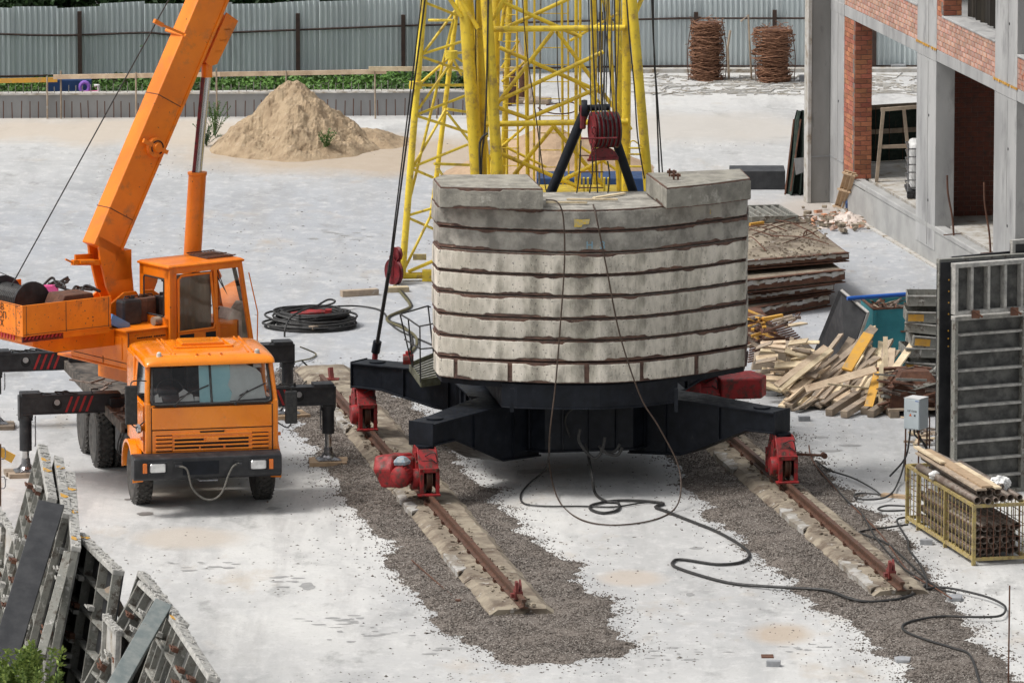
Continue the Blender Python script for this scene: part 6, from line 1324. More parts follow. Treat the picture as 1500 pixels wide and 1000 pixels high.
for i, (px, py) in enumerate(((1182, 119), (1316, 103), (1338, 101))):
    a = G(px, py); solo(MB().box(a.x-.18, a.x+.18, a.y-.12, a.y+.12, 0, .14), 'grey_block', m_block, ('small grey block right of the leaning wire stack', 'left grey block lying below the fence, seen through the building', 'right dark block below the fence, seen through the building')[i], 'block', 'loose blocks by the fence', bevel=.01)
# ------------------------------------------------------------------ unfinished building on the right
BL = thing('unfinished_building', 'unfinished concrete frame building with red brick infill on the right', 'building', (8.43, 142.44, 0), 11)
BM = WM[BL.name]
def bb(mb, name, mat, **k): return mb.build(name, mat, BL, **k)
def hx(px, py, x=0): return hit(px, py, BM, 0, x)
def hy(px, py, y): return hit(px, py, BM, 1, y)
ZF = .80; D = .38
# foundation with set-back ledge, ground floor slab
f = MB(); f.box(0.003, .30, -14, 5.9, 0, ZF-.12); bb(f, 'foundation_wall', m_found, bevel=.01)
f = MB(); f.box(-.012, .22, -14, 7.0, ZF-.12, ZF-.001); bb(f, 'slab_edge', m_found, bevel=.02)
f = MB(); f.box(.31, 9, -14, 9.9, ZF-.2, ZF-.006); bb(f, 'floor_slab', m_plaster)
f = MB(); f.box(.004, .28, 5.91, 7.79, 0, ZF-.14); bb(f, 'foundation_wall', m_found, bevel=.01)
mb = MB(); mb.box(-.09, -.0, -14, 8.6, 0, .035); bb(mb, 'mortar_fillet', m_plaster)
# columns: each storey its own piece, with shuttering seams
def column(y0, y1, z0, z1, x0=-.010, x1=D, nm='column'):
    mb = MB(); mb.box(x0, x1, y0, y1, z0, z1); o = bb(mb, nm, m_bconc, bevel=.012)
    s = MB(); s.box(x0-.006, x0-.001, y0+(y1-y0)*.40, y0+(y1-y0)*.40+.03, z0+.05, z1-.05); s.build('shutter_seam', m_found, o)
    for zz in (z0+(z1-z0)*.25, z0+(z1-z0)*.7): MB().tube([(x0-.006, y0+(y1-y0)*.35, zz), (x0+.002, y0+(y1-y0)*.35, zz)], .03, 8).build('tie_hole', m_dark, o)
    return o
for y0, y1 in ((.05, 1.60), (-6.12, -4.48), (-12.3, -10.7)):
    column(y0, y1, ZF-.5 if y0 > 0 else ZF, 4.09); column(y0, y1, 4.345, 9.0)
# L-shaped corner column with a wing towards the yard
column(7.80, 9.1, 0, 9.0)
w = MB(); w.box(-.42, -.013, 8.98, 9.35, 0, 9.0); bb(w, 'column_wing', M('shaded_wing_concrete', (.20, .195, .185), (.26, .255, .245), 1.2, rough=.9, stretch=(1, 1, .3), c3=(.12, .12, .115), d3=(.6, .72), sc3=3), bevel=.012)  # wing coloured darker to carry the shade on its camera-facing side
w = MB(); w.box(-.50, -.42, 8.95, 9.3, .0, 9.0); bb(w, 'edge_plaster', m_plaster, bevel=.01)
j = MB(); j.box(-.435, -.01, 8.965, 8.975, .98, 1.0); j.box(-.022, -.008, 7.8, 8.95, 1.0, 1.02); bb(j, 'pour_joint', m_dark_conc)
# edge beams and upper slab
for y0, y1 in ((1.605, 7.795), (-4.475, .045), (-10.7, -6.125)):
    mb = MB(); mb.box(-.004, D-.02, y0, y1, 4.10, 4.335); bb(mb, 'edge_beam', m_bconc, bevel=.008)
for y0, y1 in ((.04, 1.61), (-6.13, -4.47), (7.79, 9.11), (-12.3, -10.7)): mb = MB(); mb.box(-.016, D-.03, y0, y1, 4.095, 4.34); bb(mb, 'beam_joint', m_bconc, bevel=.006)
mb = MB(); mb.box(D-.02, 9, -14, 9.0, 4.12, 4.33); bb(mb, 'upper_slab', m_bconc)
cr_ = MB(); random.seed(2)
for i in range(90): y = R(-6.2, -4.4) if i % 2 else R(0, 1.65); q = R(.01, .03); cr_.box(-.02-q*.6, -.014, y-q, y+q, 4.34-q, 4.345+q*.5)
bb(cr_, 'mortar_crumbs', m_woodyellow, kind='stuff')
# brickwork
BS = {}
def brick_mesh(L, h, d, mat):
    k = (round(L, 3), mat.name)
    if k not in BS: BS[k] = MB().box(0, d, 0, L, 0, h).mesh('brick', mat)
    return BS[k]
def brick_wall(name, y0, y1, z0, z1, mat, x=0.0, depth=.12, indiv=0, face='x', near=None, joint=.012, sub=None):
    """face 'x': wall in the facade plane; 'y': wall facing the camera, spanning x0..x1 given as y0,y1 at position x"""
    t = MB(); 
    if face == 'x': t.box(x+.012, x+depth+.1, y0, y1, z0, z1)
    else: t.box(y0, y1, x+.012, x+depth+.1, z0, z1)
    wall = bb(t, name, m_mortar); H_, L_ = .088, .25; pieces = []; r = 0; z = z0
    while z+.03 < z1:
        h = min(H_, z1-z-.002); off = (r % 2)*.13; s = y0
        while s < y1-.02:
            l = (L_ if s > y0 or not off else .12) if s+L_ < y1 else y1-s
            if l > .03: pieces.append((s, z, l, h))
            s += l+joint
        z += H_+joint; r += 1
    rs = random.Random(len(pieces)); st = MB()
    pieces.sort(key=lambda p: near(p) if near else 0)
    for i, (s, z, l, h) in enumerate(pieces):
        jx = rs.uniform(-.004, .003)
        if i < indiv:
            me = brick_mesh(l, .088, depth, mat); o = bpy.data.objects.new('brick', me); scene.collection.objects.link(o); o.parent = wall
            if face == 'x': o.matrix_local = Matrix.Translation((x+jx, s, z)) @ Matrix.Diagonal((1, 1, h/.088, 1))
            else: o.matrix_local = Matrix.Translation((s, x+jx+depth, z)) @ Matrix.Rotation(-math.pi/2, 4, 'Z') @ Matrix.Diagonal((1, 1, h/.088, 1))
        elif face == 'x': st.box(x+jx, x+depth, s, s+l, z, z+h)
        else: st.box(s, s+l, x+jx, x+depth, z, z+h)
    if st.v: o = st.build('brick_courses', mat, wall); o['kind'] = 'stuff'
    return wall
brick_wall('brick_pier', 6.96, 7.79, ZF, 4.095, m_brick, x=.0, depth=.1, indiv=140)
# camera-facing side of the pier and inner cross walls
def cross(name, y, x0, x1, z0, z1, mat, indiv=150): return brick_wall(name, x0, x1, z0, z1, mat, x=y, depth=.1, indiv=indiv, face='y')
cross('brick_pier', 6.84, .0, .36, ZF, 4.095, m_brick, 120)
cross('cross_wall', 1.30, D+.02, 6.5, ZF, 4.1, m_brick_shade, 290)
brick_wall('parapet_wall', -4.475, .045, 4.345, 5.02, m_brick_front, indiv=150); brick_wall('parapet_wall', 1.605, 7.795, 4.345, 5.02, m_brick_front, indiv=150); brick_wall('parapet_wall', -10.7, -6.13, 4.345, 4.95, m_brick_front, indiv=0)
brick_wall('brick_pier', -.38, .045, 5.03, 7.5, m_brick, indiv=60); cross('brick_pier', -.50, .0, .36, 5.08, 7.5, m_brick, 50)
for y0, y1, z in ((-4.47, -.39, 5.022), (1.61, 7.79, 5.022), (-10.7, -6.13, 4.952)): mb = MB(); mb.box(-.02, D, y0, y1, z, z+.045); bb(mb, 'sill', m_bconc, bevel=.01)
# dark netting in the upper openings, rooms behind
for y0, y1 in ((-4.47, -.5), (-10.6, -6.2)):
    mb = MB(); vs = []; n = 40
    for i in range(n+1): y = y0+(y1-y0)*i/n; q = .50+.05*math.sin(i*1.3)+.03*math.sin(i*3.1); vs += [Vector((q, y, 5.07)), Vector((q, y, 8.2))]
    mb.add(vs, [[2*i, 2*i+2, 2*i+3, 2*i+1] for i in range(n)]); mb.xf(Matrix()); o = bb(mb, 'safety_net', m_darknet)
mb = MB(); mb.box(3.0, 3.2, -14, 9, 4.33, 9); mb.box(D, 9, 9.0, 9.2, 4.33, 9); bb(mb, 'inner_wall', m_dark_conc)
mb = MB(); mb.box(D, 9, -14, 9.2, 8.2, 8.4); bb(mb, 'roof_slab', m_bconc)
# bent starter bars standing on the slab
for px, py, h in ((1397, 345, 1.2), (1451, 372, 1.4)):
    p = hit(px, py, Matrix.Translation((0, 0, ZF)), 2, 0); p.z += ZF
    o = MB().tube(smoothpath([p, p+Vector((-.03, 0, h*.3)), p+Vector((-.12, 0, h*.7)), p+Vector((-.14, 0, h))]), .022, 6); o.build('starter_bar', m_rust, BL, world=True)
    MB().tube([p+Vector((-.2, 0, .01)), p+Vector((.16, .1, .03))], .012, 5).build('starter_bar', m_rust, BL, world=True)
# ------------------------------------------------------------------ things in and around the building
def on_floor(px, py, z=ZF): return G(px, py, z)
a, b = on_floor(1284, 266), on_floor(1340, 262)
TR_ = thing('trestle', 'brown wooden trestle frame standing on the slab beyond the brick pier', 'trestle', a)
tp1, tp2 = P(1294, 160, a.y), P(1333, 158, a.y)
for p, q, w in ((a, tp1, .12), (a+Vector((.72, 0, 0)), P(1324, 160, a.y), .14), (P(1290, 161, a.y), P(1352, 156, a.y), .09), (P(1290, 215, a.y), P(1332, 214, a.y), .09)): MB().beam(p, q, .07, w, up=(0, 1, 0)).build('timber', m_woodgrey, TR_, world=True)
g0, g1 = on_floor(1262, 238), on_floor(1362, 232)
MS = thing('mesh_screen', 'dark mesh screen with horizontal boards behind the trestle on the slab', 'screen', g0); hh = P(1270, 158, g0.y).z-ZF
MB().slab3([g0, g1, g1+Vector((0, 0, hh)), g0+Vector((0, 0, hh))], (0, .02, 0)).build('netting', m_net, MS, world=True)
for z in (.55, 1.0): MB().beam(g0+Vector((0, -.03, hh*z)), g1+Vector((0, -.03, hh*z)), .03, .10).build('board', m_woodgrey, MS, world=True)
for k in range(6): q = g0.lerp(g1, k/5)+Vector((0, -.05, 0)); MB().beam(q, q+Vector((0, 0, hh)), .012, .012).build('mesh_bar', m_rust, MS, world=True)
# white tank in its grid, half hidden by the column
p = on_floor(1330, 291); IB = thing('caged_tank', 'white plastic tank in a grey grid cage half hidden by the concrete column', 'tank', p)
MB().box(p.x+.05, p.x+1.0, p.y+.05, p.y+1.0, ZF+.16, ZF+1.12).build('tank', m_white, IB, world=True, bevel=.08)
for k in range(6):
    z = ZF+.22+k*.16; MB().tube([Vector((p.x+x, p.y+y, z)) for x, y in ((0, 0), (1.05, 0), (1.05, 1.05), (0, 1.05))], .016, 6, closed=True).build('cage_bar', m_steel, IB, world=True)
for k in range(7): x = p.x+k*.175; MB().tube([(x, p.y, ZF+.15), (x, p.y, ZF+1.14)], .016, 6).build('cage_bar', m_steel, IB, world=True)
MB().box(p.x-.02, p.x+1.08, p.y-.02, p.y+1.05, ZF+.10, ZF+.15).build('pallet', m_truckblack, IB, world=True)
for k in range(3): MB().box(p.x-.02+k*.48, p.x+.12+k*.48, p.y-.03, p.y+.12, ZF, ZF+.10).build('pallet_foot', m_truckblack, IB, world=True, bevel=.02)
t = MB(); t.tube([(p.x+.30, p.y-.02, ZF+.92), (p.x+.30, p.y-.03, ZF+.92)], .07, 14); t.build('label_patch', m_blue, IB, world=True)
# plank tray leaning on the foundation
q0, q1 = G(1222, 303), G(1238, 308); t0, t1 = P(1238, 249, 149.55), P(1254, 254, 148.75)
LT = thing('slatted_board', 'pale slatted board leaning against the foundation below the brick pier', 'board', q0)
for k in range(3): a_, b_ = q0.lerp(q1, (k+.5)/3), t0.lerp(t1, (k+.5)/3); MB().beam(a_, b_, .085, .025, up=(0, -1, 0)).build('slat', m_plywood, LT, world=True)
for z in (.04, .5, .94): MB().beam(q0.lerp(t0, z)+Vector((-.02, -.04, 0)), q1.lerp(t1, z)+Vector((.02, -.04, 0)), .04, .07, up=(0, -1, 0)).build('batten', m_plywood, LT, world=True)
# dark green net draped beside the corner column
b0_ = G(1148, 285); b1_ = G(1190, 290); top_ = P(1170, 163, b0_.y+.2); mb = MB(); n = 26; vs = []
sil = [(0, 1148, 1190), (.2, 1153, 1190), (.45, 1158, 1190), (.7, 1161, 1190), (.9, 1163, 1190), (1, 1167, 1190)]
for k in range(9):
    f = k/8; xl = np.interp(f, [s_[0] for s_ in sil], [s_[1] for s_ in sil]); py = 288-(288-162)*f
    for i in range(n+1):
        u = i/n; base = P(xl+(1194-xl)*u, py, b0_.y+.5*f); base.y += (.16*math.sin(u*21+f)+.06*math.sin(u*47))*(1-.6*f); vs.append(base)
mb.add(vs, [[k*(n+1)+i, k*(n+1)+i+1, (k+1)*(n+1)+i+1, (k+1)*(n+1)+i] for k in range(8) for i in range(n)])
NT = thing('green_net', 'dark green net bundle leaning against the outer side of the corner column', 'net', b0_); mb.build('netting', m_net, NT, world=True)
for x0, x1, y0 in ((1158, 1173, 280), (1150, 1163, 285)): MB().tube([P(x0, y0, b0_.y-.25), P(x1, 175, b0_.y+.3)], .02, 5).build('pole', m_rust, NT, world=True)
mb = MB(); a_ = P(1163, 232, b0_.y-.28); mb.quad(a_, a_+Vector((.22, 0, .02)), a_+Vector((.20, 0, -.30)), a_+Vector((.04, 0, -.36))); mb.build('pale_patch', m_bconc, NT, world=True)
mb = MB(); a_, b_ = G(1070, 278), G(1150, 277); mb.box(a_.x, b_.x, a_.y, a_.y+.9, 0, .40); solo(mb, 'black_trough', m_blackply, 'low black box lying behind the ballast beside the green net', 'box', bevel=.01)
# ------------------------------------------------------------------ stack of rusty edged slabs
random.seed(41)
def Gz(px, py, z): return G(px, py, z)
SLG = 'rusty edged slabs stacked behind the ballast'
def rough_slab(pxs, z0, z1, label, seed):
    """pxs: top corner pixels at height z1"""
    q = [Gz(x, y, z1) for x, y in pxs]; c = sum(q, Vector())/len(q); t = thing('edged_slab', label, 'slab', (c.x, c.y, z0), 0, SLG)
    loc = [Vector((p.x-c.x, p.y-c.y)) for p in q]; h = z1-z0
    m = MB(); m.prism([p*.985 for p in loc], .02, h-.01); m.build('slab_core', m_bed, t, bevel=.02)
    e = MB()
    for i in range(len(loc)):
        a, b = loc[i], loc[(i+1) % len(loc)]; d = (b-a).normalized()*.0; e.beam((a.x, a.y, h*.5), (b.x, b.y, h*.5), .05, h*.55); 
        if i == 0:
            for s in (0, 1): e.beam((a.x, a.y, h*s*.9+h*.05), (b.x, b.y, h*s*.9+h*.05), .12, .02)
    e.build('rusty_edge', m_rust, t)
    f = MB()
    a, b = loc[0], loc[1]
    for i in range(22): u = i/22; p = a.lerp(b, u); f.beam((p.x, p.y-.035, h*.72+R(-.02, .02)), (a.lerp(b, u+.045).x, a.lerp(b, u+.045).y-.035, h*.74+R(-.03, .02)), .03, R(.03, .10))
    f.build('cement_crust', m_plaster, t, kind='stuff')
    return t
rough_slab([(1040, 462), (1214, 449-20), (1160, 402), (1040, 410)], 0, .26, 'lowest dark slab of the rusty edged stack, shortest on the right', 1)
rough_slab([(1040, 438), (1220, 415), (1165, 370), (1040, 380)], .27, .44, 'second slab from the ground in the rusty edged stack', 2)
rough_slab([(1040, 415), (1236, 394), (1175, 352), (1040, 360)], .50, .76, 'third slab from the ground in the stack, with a deep rusty channel edge', 3)
rough_slab([(1040, 386), (1242, 369), (1168, 313), (1040, 322)], .84, 1.02, 'topmost slab of the stack, with a wide dusty top crossed by bent rods', 4)
ZS = 1.03
for i in range(12):
    a = Gz(R(1100, 1190), R(322, 360), ZS); d = Vector((R(-1, 1), R(-1.5, 1.5), 0)); 
    solo(MB().tube(smoothpath([a-d*.6+Vector((0, 0, .01)), a+Vector((R(-.1, .1), R(-.1, .1), R(.03, .16))), a+d*.6+Vector((0, 0, .02))]), .011, 5), 'bent_rod', m_rust, 'bent rusty rod lying on the dusty top slab of the stack', 'rod', 'bent rods on the top slab')
mb = MB(); a = Gz(1100, 326, ZS); m = frame(a.x, a.y, ZS, 12)
def ladder_form(m, W_, L_, h, n, name, label, cat, mat=m_form, group=None):
    t = thing(name, label, cat, m.translation, 0, group)
    for s in (0, L_): MB().box(0, W_, s-.03, s+.03, 0, h, m).build('frame_bar', mat, t, world=True)
    for k in range(n+1): x = W_*k/n; MB().box(x-.025, x+.025, .03, L_-.03, 0, h*.9, m).build('rib', mat, t, world=True)
    return t
ladder_form(m, .95, 1.5, .12, 6, 'grille_panel', 'grey ribbed steel panel lying on the back of the dusty top slab', 'panel')
solo(MB().beam(Gz(1098, 330, ZS+.05), Gz(1118, 327, ZS+.05), .06, .08), 'timber_block', m_woodyellow, 'small orange timber block at the near corner of the grey ribbed panel', 'timber')
for i in range(16):
    a = Gz(R(1098, 1225), R(352, 384), ZS); 
solid = MB()
for i in range(260):
    a = Gz(R(1095, 1215), R(320, 378), ZS-.01); 
    if (a.x < Gz(1168+(1242-1168)*.0, 318, ZS).x+.9): s = R(.005, .018); solid.box(a.x-s*1.5, a.x+s*1.5, a.y-s, a.y+s, ZS-.01, ZS+s)
struct(solid, 'slab_debris', m_bed, kind='stuff')
# rubble with white sheeting by the foundation
random.seed(17)
wsht = MB(); n = 30; vs = []; c = G(1243, 325)
for j in range(n+1):
    for i in range(n+1):
        u, v = i/n*2-1, j/n*2-1; r = math.hypot(u, v); z = .16*max(0, 1-r)+.10*abs(nz(u*2.6, v*2.6, 3))*max(0, 1.05-r)+.04*nz(u*7, v*7); vs.append(Vector((c.x+u*.60*(1+.2*nz(v*2, 5)), c.y+v*.95*(1+.2*nz(u*2, 8)), max(-.01, z))))
wsht.add(vs, [[j*(n+1)+i, j*(n+1)+i+1, (j+1)*(n+1)+i+1, (j+1)*(n+1)+i] for j in range(n) for i in range(n)]); solo(wsht, 'crumpled_sheet', m_whitesheet, 'crumpled dusty white sheet on the rubble beside the foundation', 'sheet')
rub = MB(); rubc = MB()
for i in range(170):
    a = G(1240+random.gauss(0, 26), 325+random.gauss(0, 7)); s = R(.02, .06); m = Matrix.Translation((a.x, a.y, s*.6+R(0, .05))) @ Matrix.Rotation(R(0, 6), 4, 'Z') @ Matrix.Rotation(R(-.6, .6), 4, 'X'); (rub if i % 3 else rubc).box(-s*1.4, s*1.4, -s*.8, s*.8, -s*.6, s*.6, m)
struct(rub, 'rubble', m_bed, kind='stuff'); struct(rubc, 'brick_rubble', m_brick_front, kind='stuff')
bg_ = MB(); a = G(1249, 311); bg_.loft([[Vector((a.x+x*k, a.y+y*k, z)) for x, y in ((-.14, -.1), (.14, -.1), (.14, .12), (-.14, .12))] for k, z in ((1, 0), (1.1, .2), (.6, .38), (.3, .42))]); solo(bg_, 'dark_sack', m_navy, 'small dark blue sack at the foot of the leaning slatted board', 'sack', bevel=.03)
# ------------------------------------------------------------------ teal container with scrap, blue pipe, black board
f0, f1 = G(1279, 545), G(1352, 541); F = frame(f0.x, f0.y, 0, 8); Hc = P(1279, 452, f0.y).z; Wc = 1.15; Lc = 1.25
CT = thing('metal_container', 'open teal steel container full of rusty scrap', 'container', f0, 8)
def ct(mb, n, m_, **k): return mb.build(n, m_, CT, **k)
for x0, x1, y0, y1 in ((0, Wc, 0, .03), (0, Wc, Lc-.03, Lc), (0, .03, .03, Lc-.03), (Wc-.03, Wc, .03, Lc-.03)): ct(MB().box(x0, x1, y0, y1, .02, Hc), 'side_panel', m_teal)
ct(MB().box(.03, Wc-.03, .03, Lc-.03, .02, .06), 'floor_panel', m_teal)
rm = MB(); rm.tube([(0, 0, Hc), (Wc, 0, Hc), (Wc, Lc, Hc), (0, Lc, Hc)], .028, 6, closed=True); ct(rm, 'rim', m_rust)
for x in (.02, Wc-.02): ct(MB().beam((x, -.012, .03), (x, -.012, Hc-.03), .06, .02, up=(0, 1, 0)), 'corner_strip', m_teal)
ct(MB().box(.5, .95, -.02, -.003, Hc*.62, Hc*.645), 'weld_strip', m_rust)
random.seed(8); FMx = F
for i in range(46):
    p = F @ Vector((R(.1, Wc-.15), R(.15, Lc-.15), Hc-R(.02, .14))); an = R(0, 6.28); d = Vector((math.cos(an), math.sin(an), R(-.1, .75)))*R(.14, .38)
    solo(MB().beam(p-d*.5, p+d*.5, R(.02, .07), R(.012, .04), taper=R(.7, 1)), 'scrap_piece', (m_scrap, m_rust, m_woodgrey)[i % 3], 'piece of rusty scrap heaped in the open teal container', 'scrap', 'scrap in the teal container')
fill = MB().box(.05, Wc-.05, .05, Lc-.05, .1, Hc-.14); fill.xf(F); solo(fill, 'scrap_fill', m_scrap, 'packed scrap filling the teal container below its rim', 'scrap')
a, b = P(1241, 437, f0.y-.1), P(1339, 430, f0.y+.35); solo(MB().cyl(a, b, .038, n=12), 'blue_pipe', m_blue, 'bright blue pipe lying across the rim of the teal container', 'pipe', smooth=True)
A, B, C, D_ = G(1194, 518), G(1240, 548), P(1272, 458, f0.y-.25), P(1232, 425, f0.y+.15)
nrm = (B-A).cross(D_-A).normalized(); mb = MB(); mb.slab3([A, B, C, D_], nrm*.045)
bp = thing('black_board', 'scuffed black plywood board leaning against the teal container', 'board', (A+B)/2); mb.build('plywood', m_blackply, bp, world=True, bevel=.004)
for p, q in ((D_, C), (C, B)): MB().beam(p, q, .03, .05, up=nrm).build('edge', m_plaster, bp, world=True)
# ------------------------------------------------------------------ timber heap
random.seed(25)
def timber(a, b, w, h, mat, label, group='timbers in the tangled heap', up=(0, 0, 1)):
    a, b = Vector(a), Vector(b); d = (b-a).normalized(); upv = Vector(up); x = d.cross(upv).normalized(); z = x.cross(d)
    mm = Matrix((x.to_4d(), z.to_4d(), (-d).to_4d(), (0, 0, 0, 1))).transposed(); L = (b-a).length
    mb = MB(); j = lambda: R(.93, 1.05); mb.loft([[Vector((sx*w/2*j(), sy*h/2*j(), -L*t)) for sx, sy in ((-1, -1), (1, -1), (1, 1), (-1, 1))] for t in (0, .5, 1)])
    o = mb.build('timber', mat, None); r = mm.to_3x3().to_4x4(); r.translation = a; o.matrix_world = r; o['label'] = label; o['category'] = 'timber'; o['group'] = group
    return o
mats = [m_wood, m_wood, m_wood, m_woodgrey, m_woodgrey]
hl_ = 'weathered board in the tangled timber heap before the teal container'
for layer in range(7):
    n = (24, 24, 22, 20, 14, 9, 5)[layer]
    for i in range(n):
        u = (i+R(.1, .9))/n; px = 1142+(1296-1142)*u+layer*R(-2, 6); py = 607-6*math.sin(u*3)-layer*5*R(.6, 1.3); z0 = .04+layer*.058+R(0, .04)
        a = G(px, 607-7*math.sin(u*2.2)-R(0, 5), 0); a.z = z0; a.y += layer*.16+R(-.1, .1)
        L = R(1.25, 1.95); az = math.radians((60 if u < .6 else 76)+R(-9, 9)+(14 if u > .85 else 0)); el = math.radians(R(8, 17)+layer*.8)
        b = a+Vector((math.cos(az)*math.cos(el), math.sin(az)*math.cos(el), math.sin(el)))*L
        big = layer < 2 and R(0, 1) < .4
        timber(a, b, R(.10, .15) if big else R(.07, .17), R(.09, .12) if big else R(.022, .05), random.choice(mats[2:] if layer < 2 else mats), hl_, up=(R(-.5, .5), R(-.3, .3), 1))
Yh = G(1200, 580).y
def tp(x0, y0, x1, y1, Y0, Y1, w, h, mat, label, up=(0, 0, 1)): return timber(P(x0, y0, Y0), P(x1, y1, Y1), w, h, mat, label, up=up)
Yf = G(1200, 607).y
tp(1240, 542, 1272, 489, Yf+.7, Yf+1.5, .20, .04, m_woodyellow, 'wide orange yellow board slanting up through the timber heap', up=(0, -.6, 1))
tp(1180, 570, 1283, 540, Yf+.25, Yf+.55, .13, .04, m_wood, 'pale straight board lying crosswise on top of the timber heap', up=(0, -1, .6))
tp(1137, 565, 1210, 508, Yf+.6, Yf+1.5, .12, .04, m_wood, 'long pale board along the left flank of the timber heap', up=(0, -.8, 1))
tp(1142, 571, 1218, 512, Yf+.55, Yf+1.4, .10, .04, m_wood, 'second long pale board on the left flank of the timber heap', up=(0, -.8, 1))
tp(1212, 562, 1272, 568, Yf+.15, Yf+.3, .05, .025, m_wood, 'thin pale lath lying level across the front of the timber heap')
tp(1298, 585, 1297, 493, Yf+.5, Yf+.9, .085, .03, m_wood, 'pale board standing upright at the right end of the timber heap', up=(0, -1, 0))
tp(1290, 596, 1291, 534, Yf+.2, Yf+.5, .08, .03, m_wood, 'shorter upright pale board beside the tall one at the heap end', up=(0, -1, 0))
tp(1305, 578, 1304, 540, Yf+.5, Yf+.8, .06, .03, m_wood, 'shortest upright board right of the tall one at the heap end', up=(0, -1, 0))
tp(1272, 596, 1287, 545, Yf+.05, Yf+.8, .16, .04, m_woodyellow, 'yellow stained board sloping down at the right front of the heap', up=(-.3, -1, .6))
tp(1160, 495, 1152, 550, Yf+1.9, Yf+1.2, .07, .05, m_woodgrey, 'grey stick standing between the small cut boards and the heap', up=(0, -1, 0))
for i, (x, y) in enumerate(((1214, 604), (1236, 607), (1265, 602), (1275, 606))): 
    a = G(x, y, .07); d = Vector((.45, .85, .12)).normalized(); timber(a, a+d*1.2, .13, .12, m_woodgrey, ('first', 'second', 'third', 'last')[i]+' thick grey beam end from the left at the front of the heap')
for i in range(44):                                             # shorter offcuts at the left end
    a = P(R(1104, 1178), R(500, 562), Yf+R(1.1, 2.1)); a.z = max(.05, a.z); an = R(-1, .9); d = Vector((math.cos(an), -abs(math.sin(an))*.5, R(-.35, .3)))
    timber(a, a+d*R(.25, .6), R(.06, .15), R(.02, .05), random.choice(mats), 'short cut board in the loose heap left of the long timbers', 'short boards left of the timber heap', up=(R(-.4, .4), -.6, 1))
core = MB(); c = G(1145, 556); core.loft([[Vector((c.x+x*k, c.y+y*k+.6, z)) for x, y in ((-.55, -.2), (.7, -.2), (.8, .9), (-.5, .9))] for k, z in ((1, 0), (.9, .25), (.55, .55))]); solo(core, 'offcut_pile', m_woodgrey, 'compact grey base of the loose short boards left of the long timbers', 'wood pile')
# orange brown scraps behind
for i in range(60):
    a = P(R(1098, 1142), R(462, 512), Yf+R(2.6, 4.2)); a.z = max(.03, a.z); an = R(0, 6.3); d = Vector((math.cos(an), math.sin(an)*.5, R(-.3, .35)))*R(.15, .5)
    timber(a, a+d, R(.04, .10), R(.02, .05), (m_woodyellow, m_rust, m_scrap, m_woodgrey)[i % 4] if a.z > .35 else m_rust, 'broken orange brown scrap wood piled behind the right ballast edge', 'scrap wood behind the ballast')
c = G(1108, 515); core = MB(); core.loft([[Vector((c.x+x*k, c.y+y*k+1.0, z)) for x, y in ((-.6, -.6), (.5, -.5), (.4, .8), (-.6, .8))] for k, z in ((1, 0), (.8, .3), (.3, .62))]); solo(core, 'scrap_wood_core', m_rust, 'rust coloured bottom of the scrap wood pile beside the ballast', 'wood pile')
for i in range(16):
    t = i/15; solo(MB().cyl(G(1096+t*6, 530-t*52, .05+.5*(1-t)*.4), G(1186-t*44, 508-t*44, .05), .018, n=5), 'rebar_rod', m_rust, 'straight rusty rod in the sloping bundle behind the short boards', 'rod', 'bundle of rusty rods')
batten((1150, 478), (1178, 473), .18, .03, 'loose flat board lying on the ground behind the black leaning board', m_wood)
solo(MB().tube(smoothpath([G(1155, 474, .03), G(1166, 468, .12), G(1172, 458, .3), G(1165, 461, .22)]), .012, 5), 'bent_wire', m_rust, 'bent wire curling up from the loose flat board', 'wire')
# pavers on a pallet
p0 = G(1082, 580); PA = thing('wooden_pallet', 'small wooden pallet carrying grey paving blocks right of the red gear cover', 'pallet', p0, 6)
for k in range(5): MB().box(.0+0, .95, k*.17, k*.17+.11, .10, .125).build('slat', m_woodgrey, PA)
for x in (.02, .42, .80): MB().box(x, x+.13, -.02, .80, 0, .098).build('skid', m_woodgrey, PA)
PM = WM[PA.name]; random.seed(6); bl_me = MB().box(-.1, .1, -.065, .065, 0, .085).mesh('paver', m_block); k = 0
for lz in range(3):
    for i in range(4 if lz < 2 else 3):
        for j in range(2):
            o = bpy.data.objects.new('paver', bl_me); scene.collection.objects.link(o); o.matrix_world = PM @ Matrix.Translation((.16+i*.215+R(-.01, .01), .25+j*.18+R(-.02, .02), .126+lz*.087)) @ Matrix.Rotation(R(-.12, .12), 4, 'Z')
            o['label'] = 'grey paving block in the small stack on the wooden pallet'; o['category'] = 'paver'; o['group'] = 'pavers on the pallet'
for px, py, lab in ((1178, 616, 'single grey paving block lying before the timber heap'), (1133, 975, 'single grey paving block lying on the white ground at the bottom'), (1357, 797, 'grey block lying beside the foot of the yellow cage'), (1130, 580, 'loose grey paving block beside the pallet of pavers')):
    a = G(px, py); o = bpy.data.objects.new('paver', bl_me); scene.collection.objects.link(o); o.location = a; o.rotation_euler = (0, 0, R(-.3, .3)); o['label'] = lab; o['category'] = 'paver'
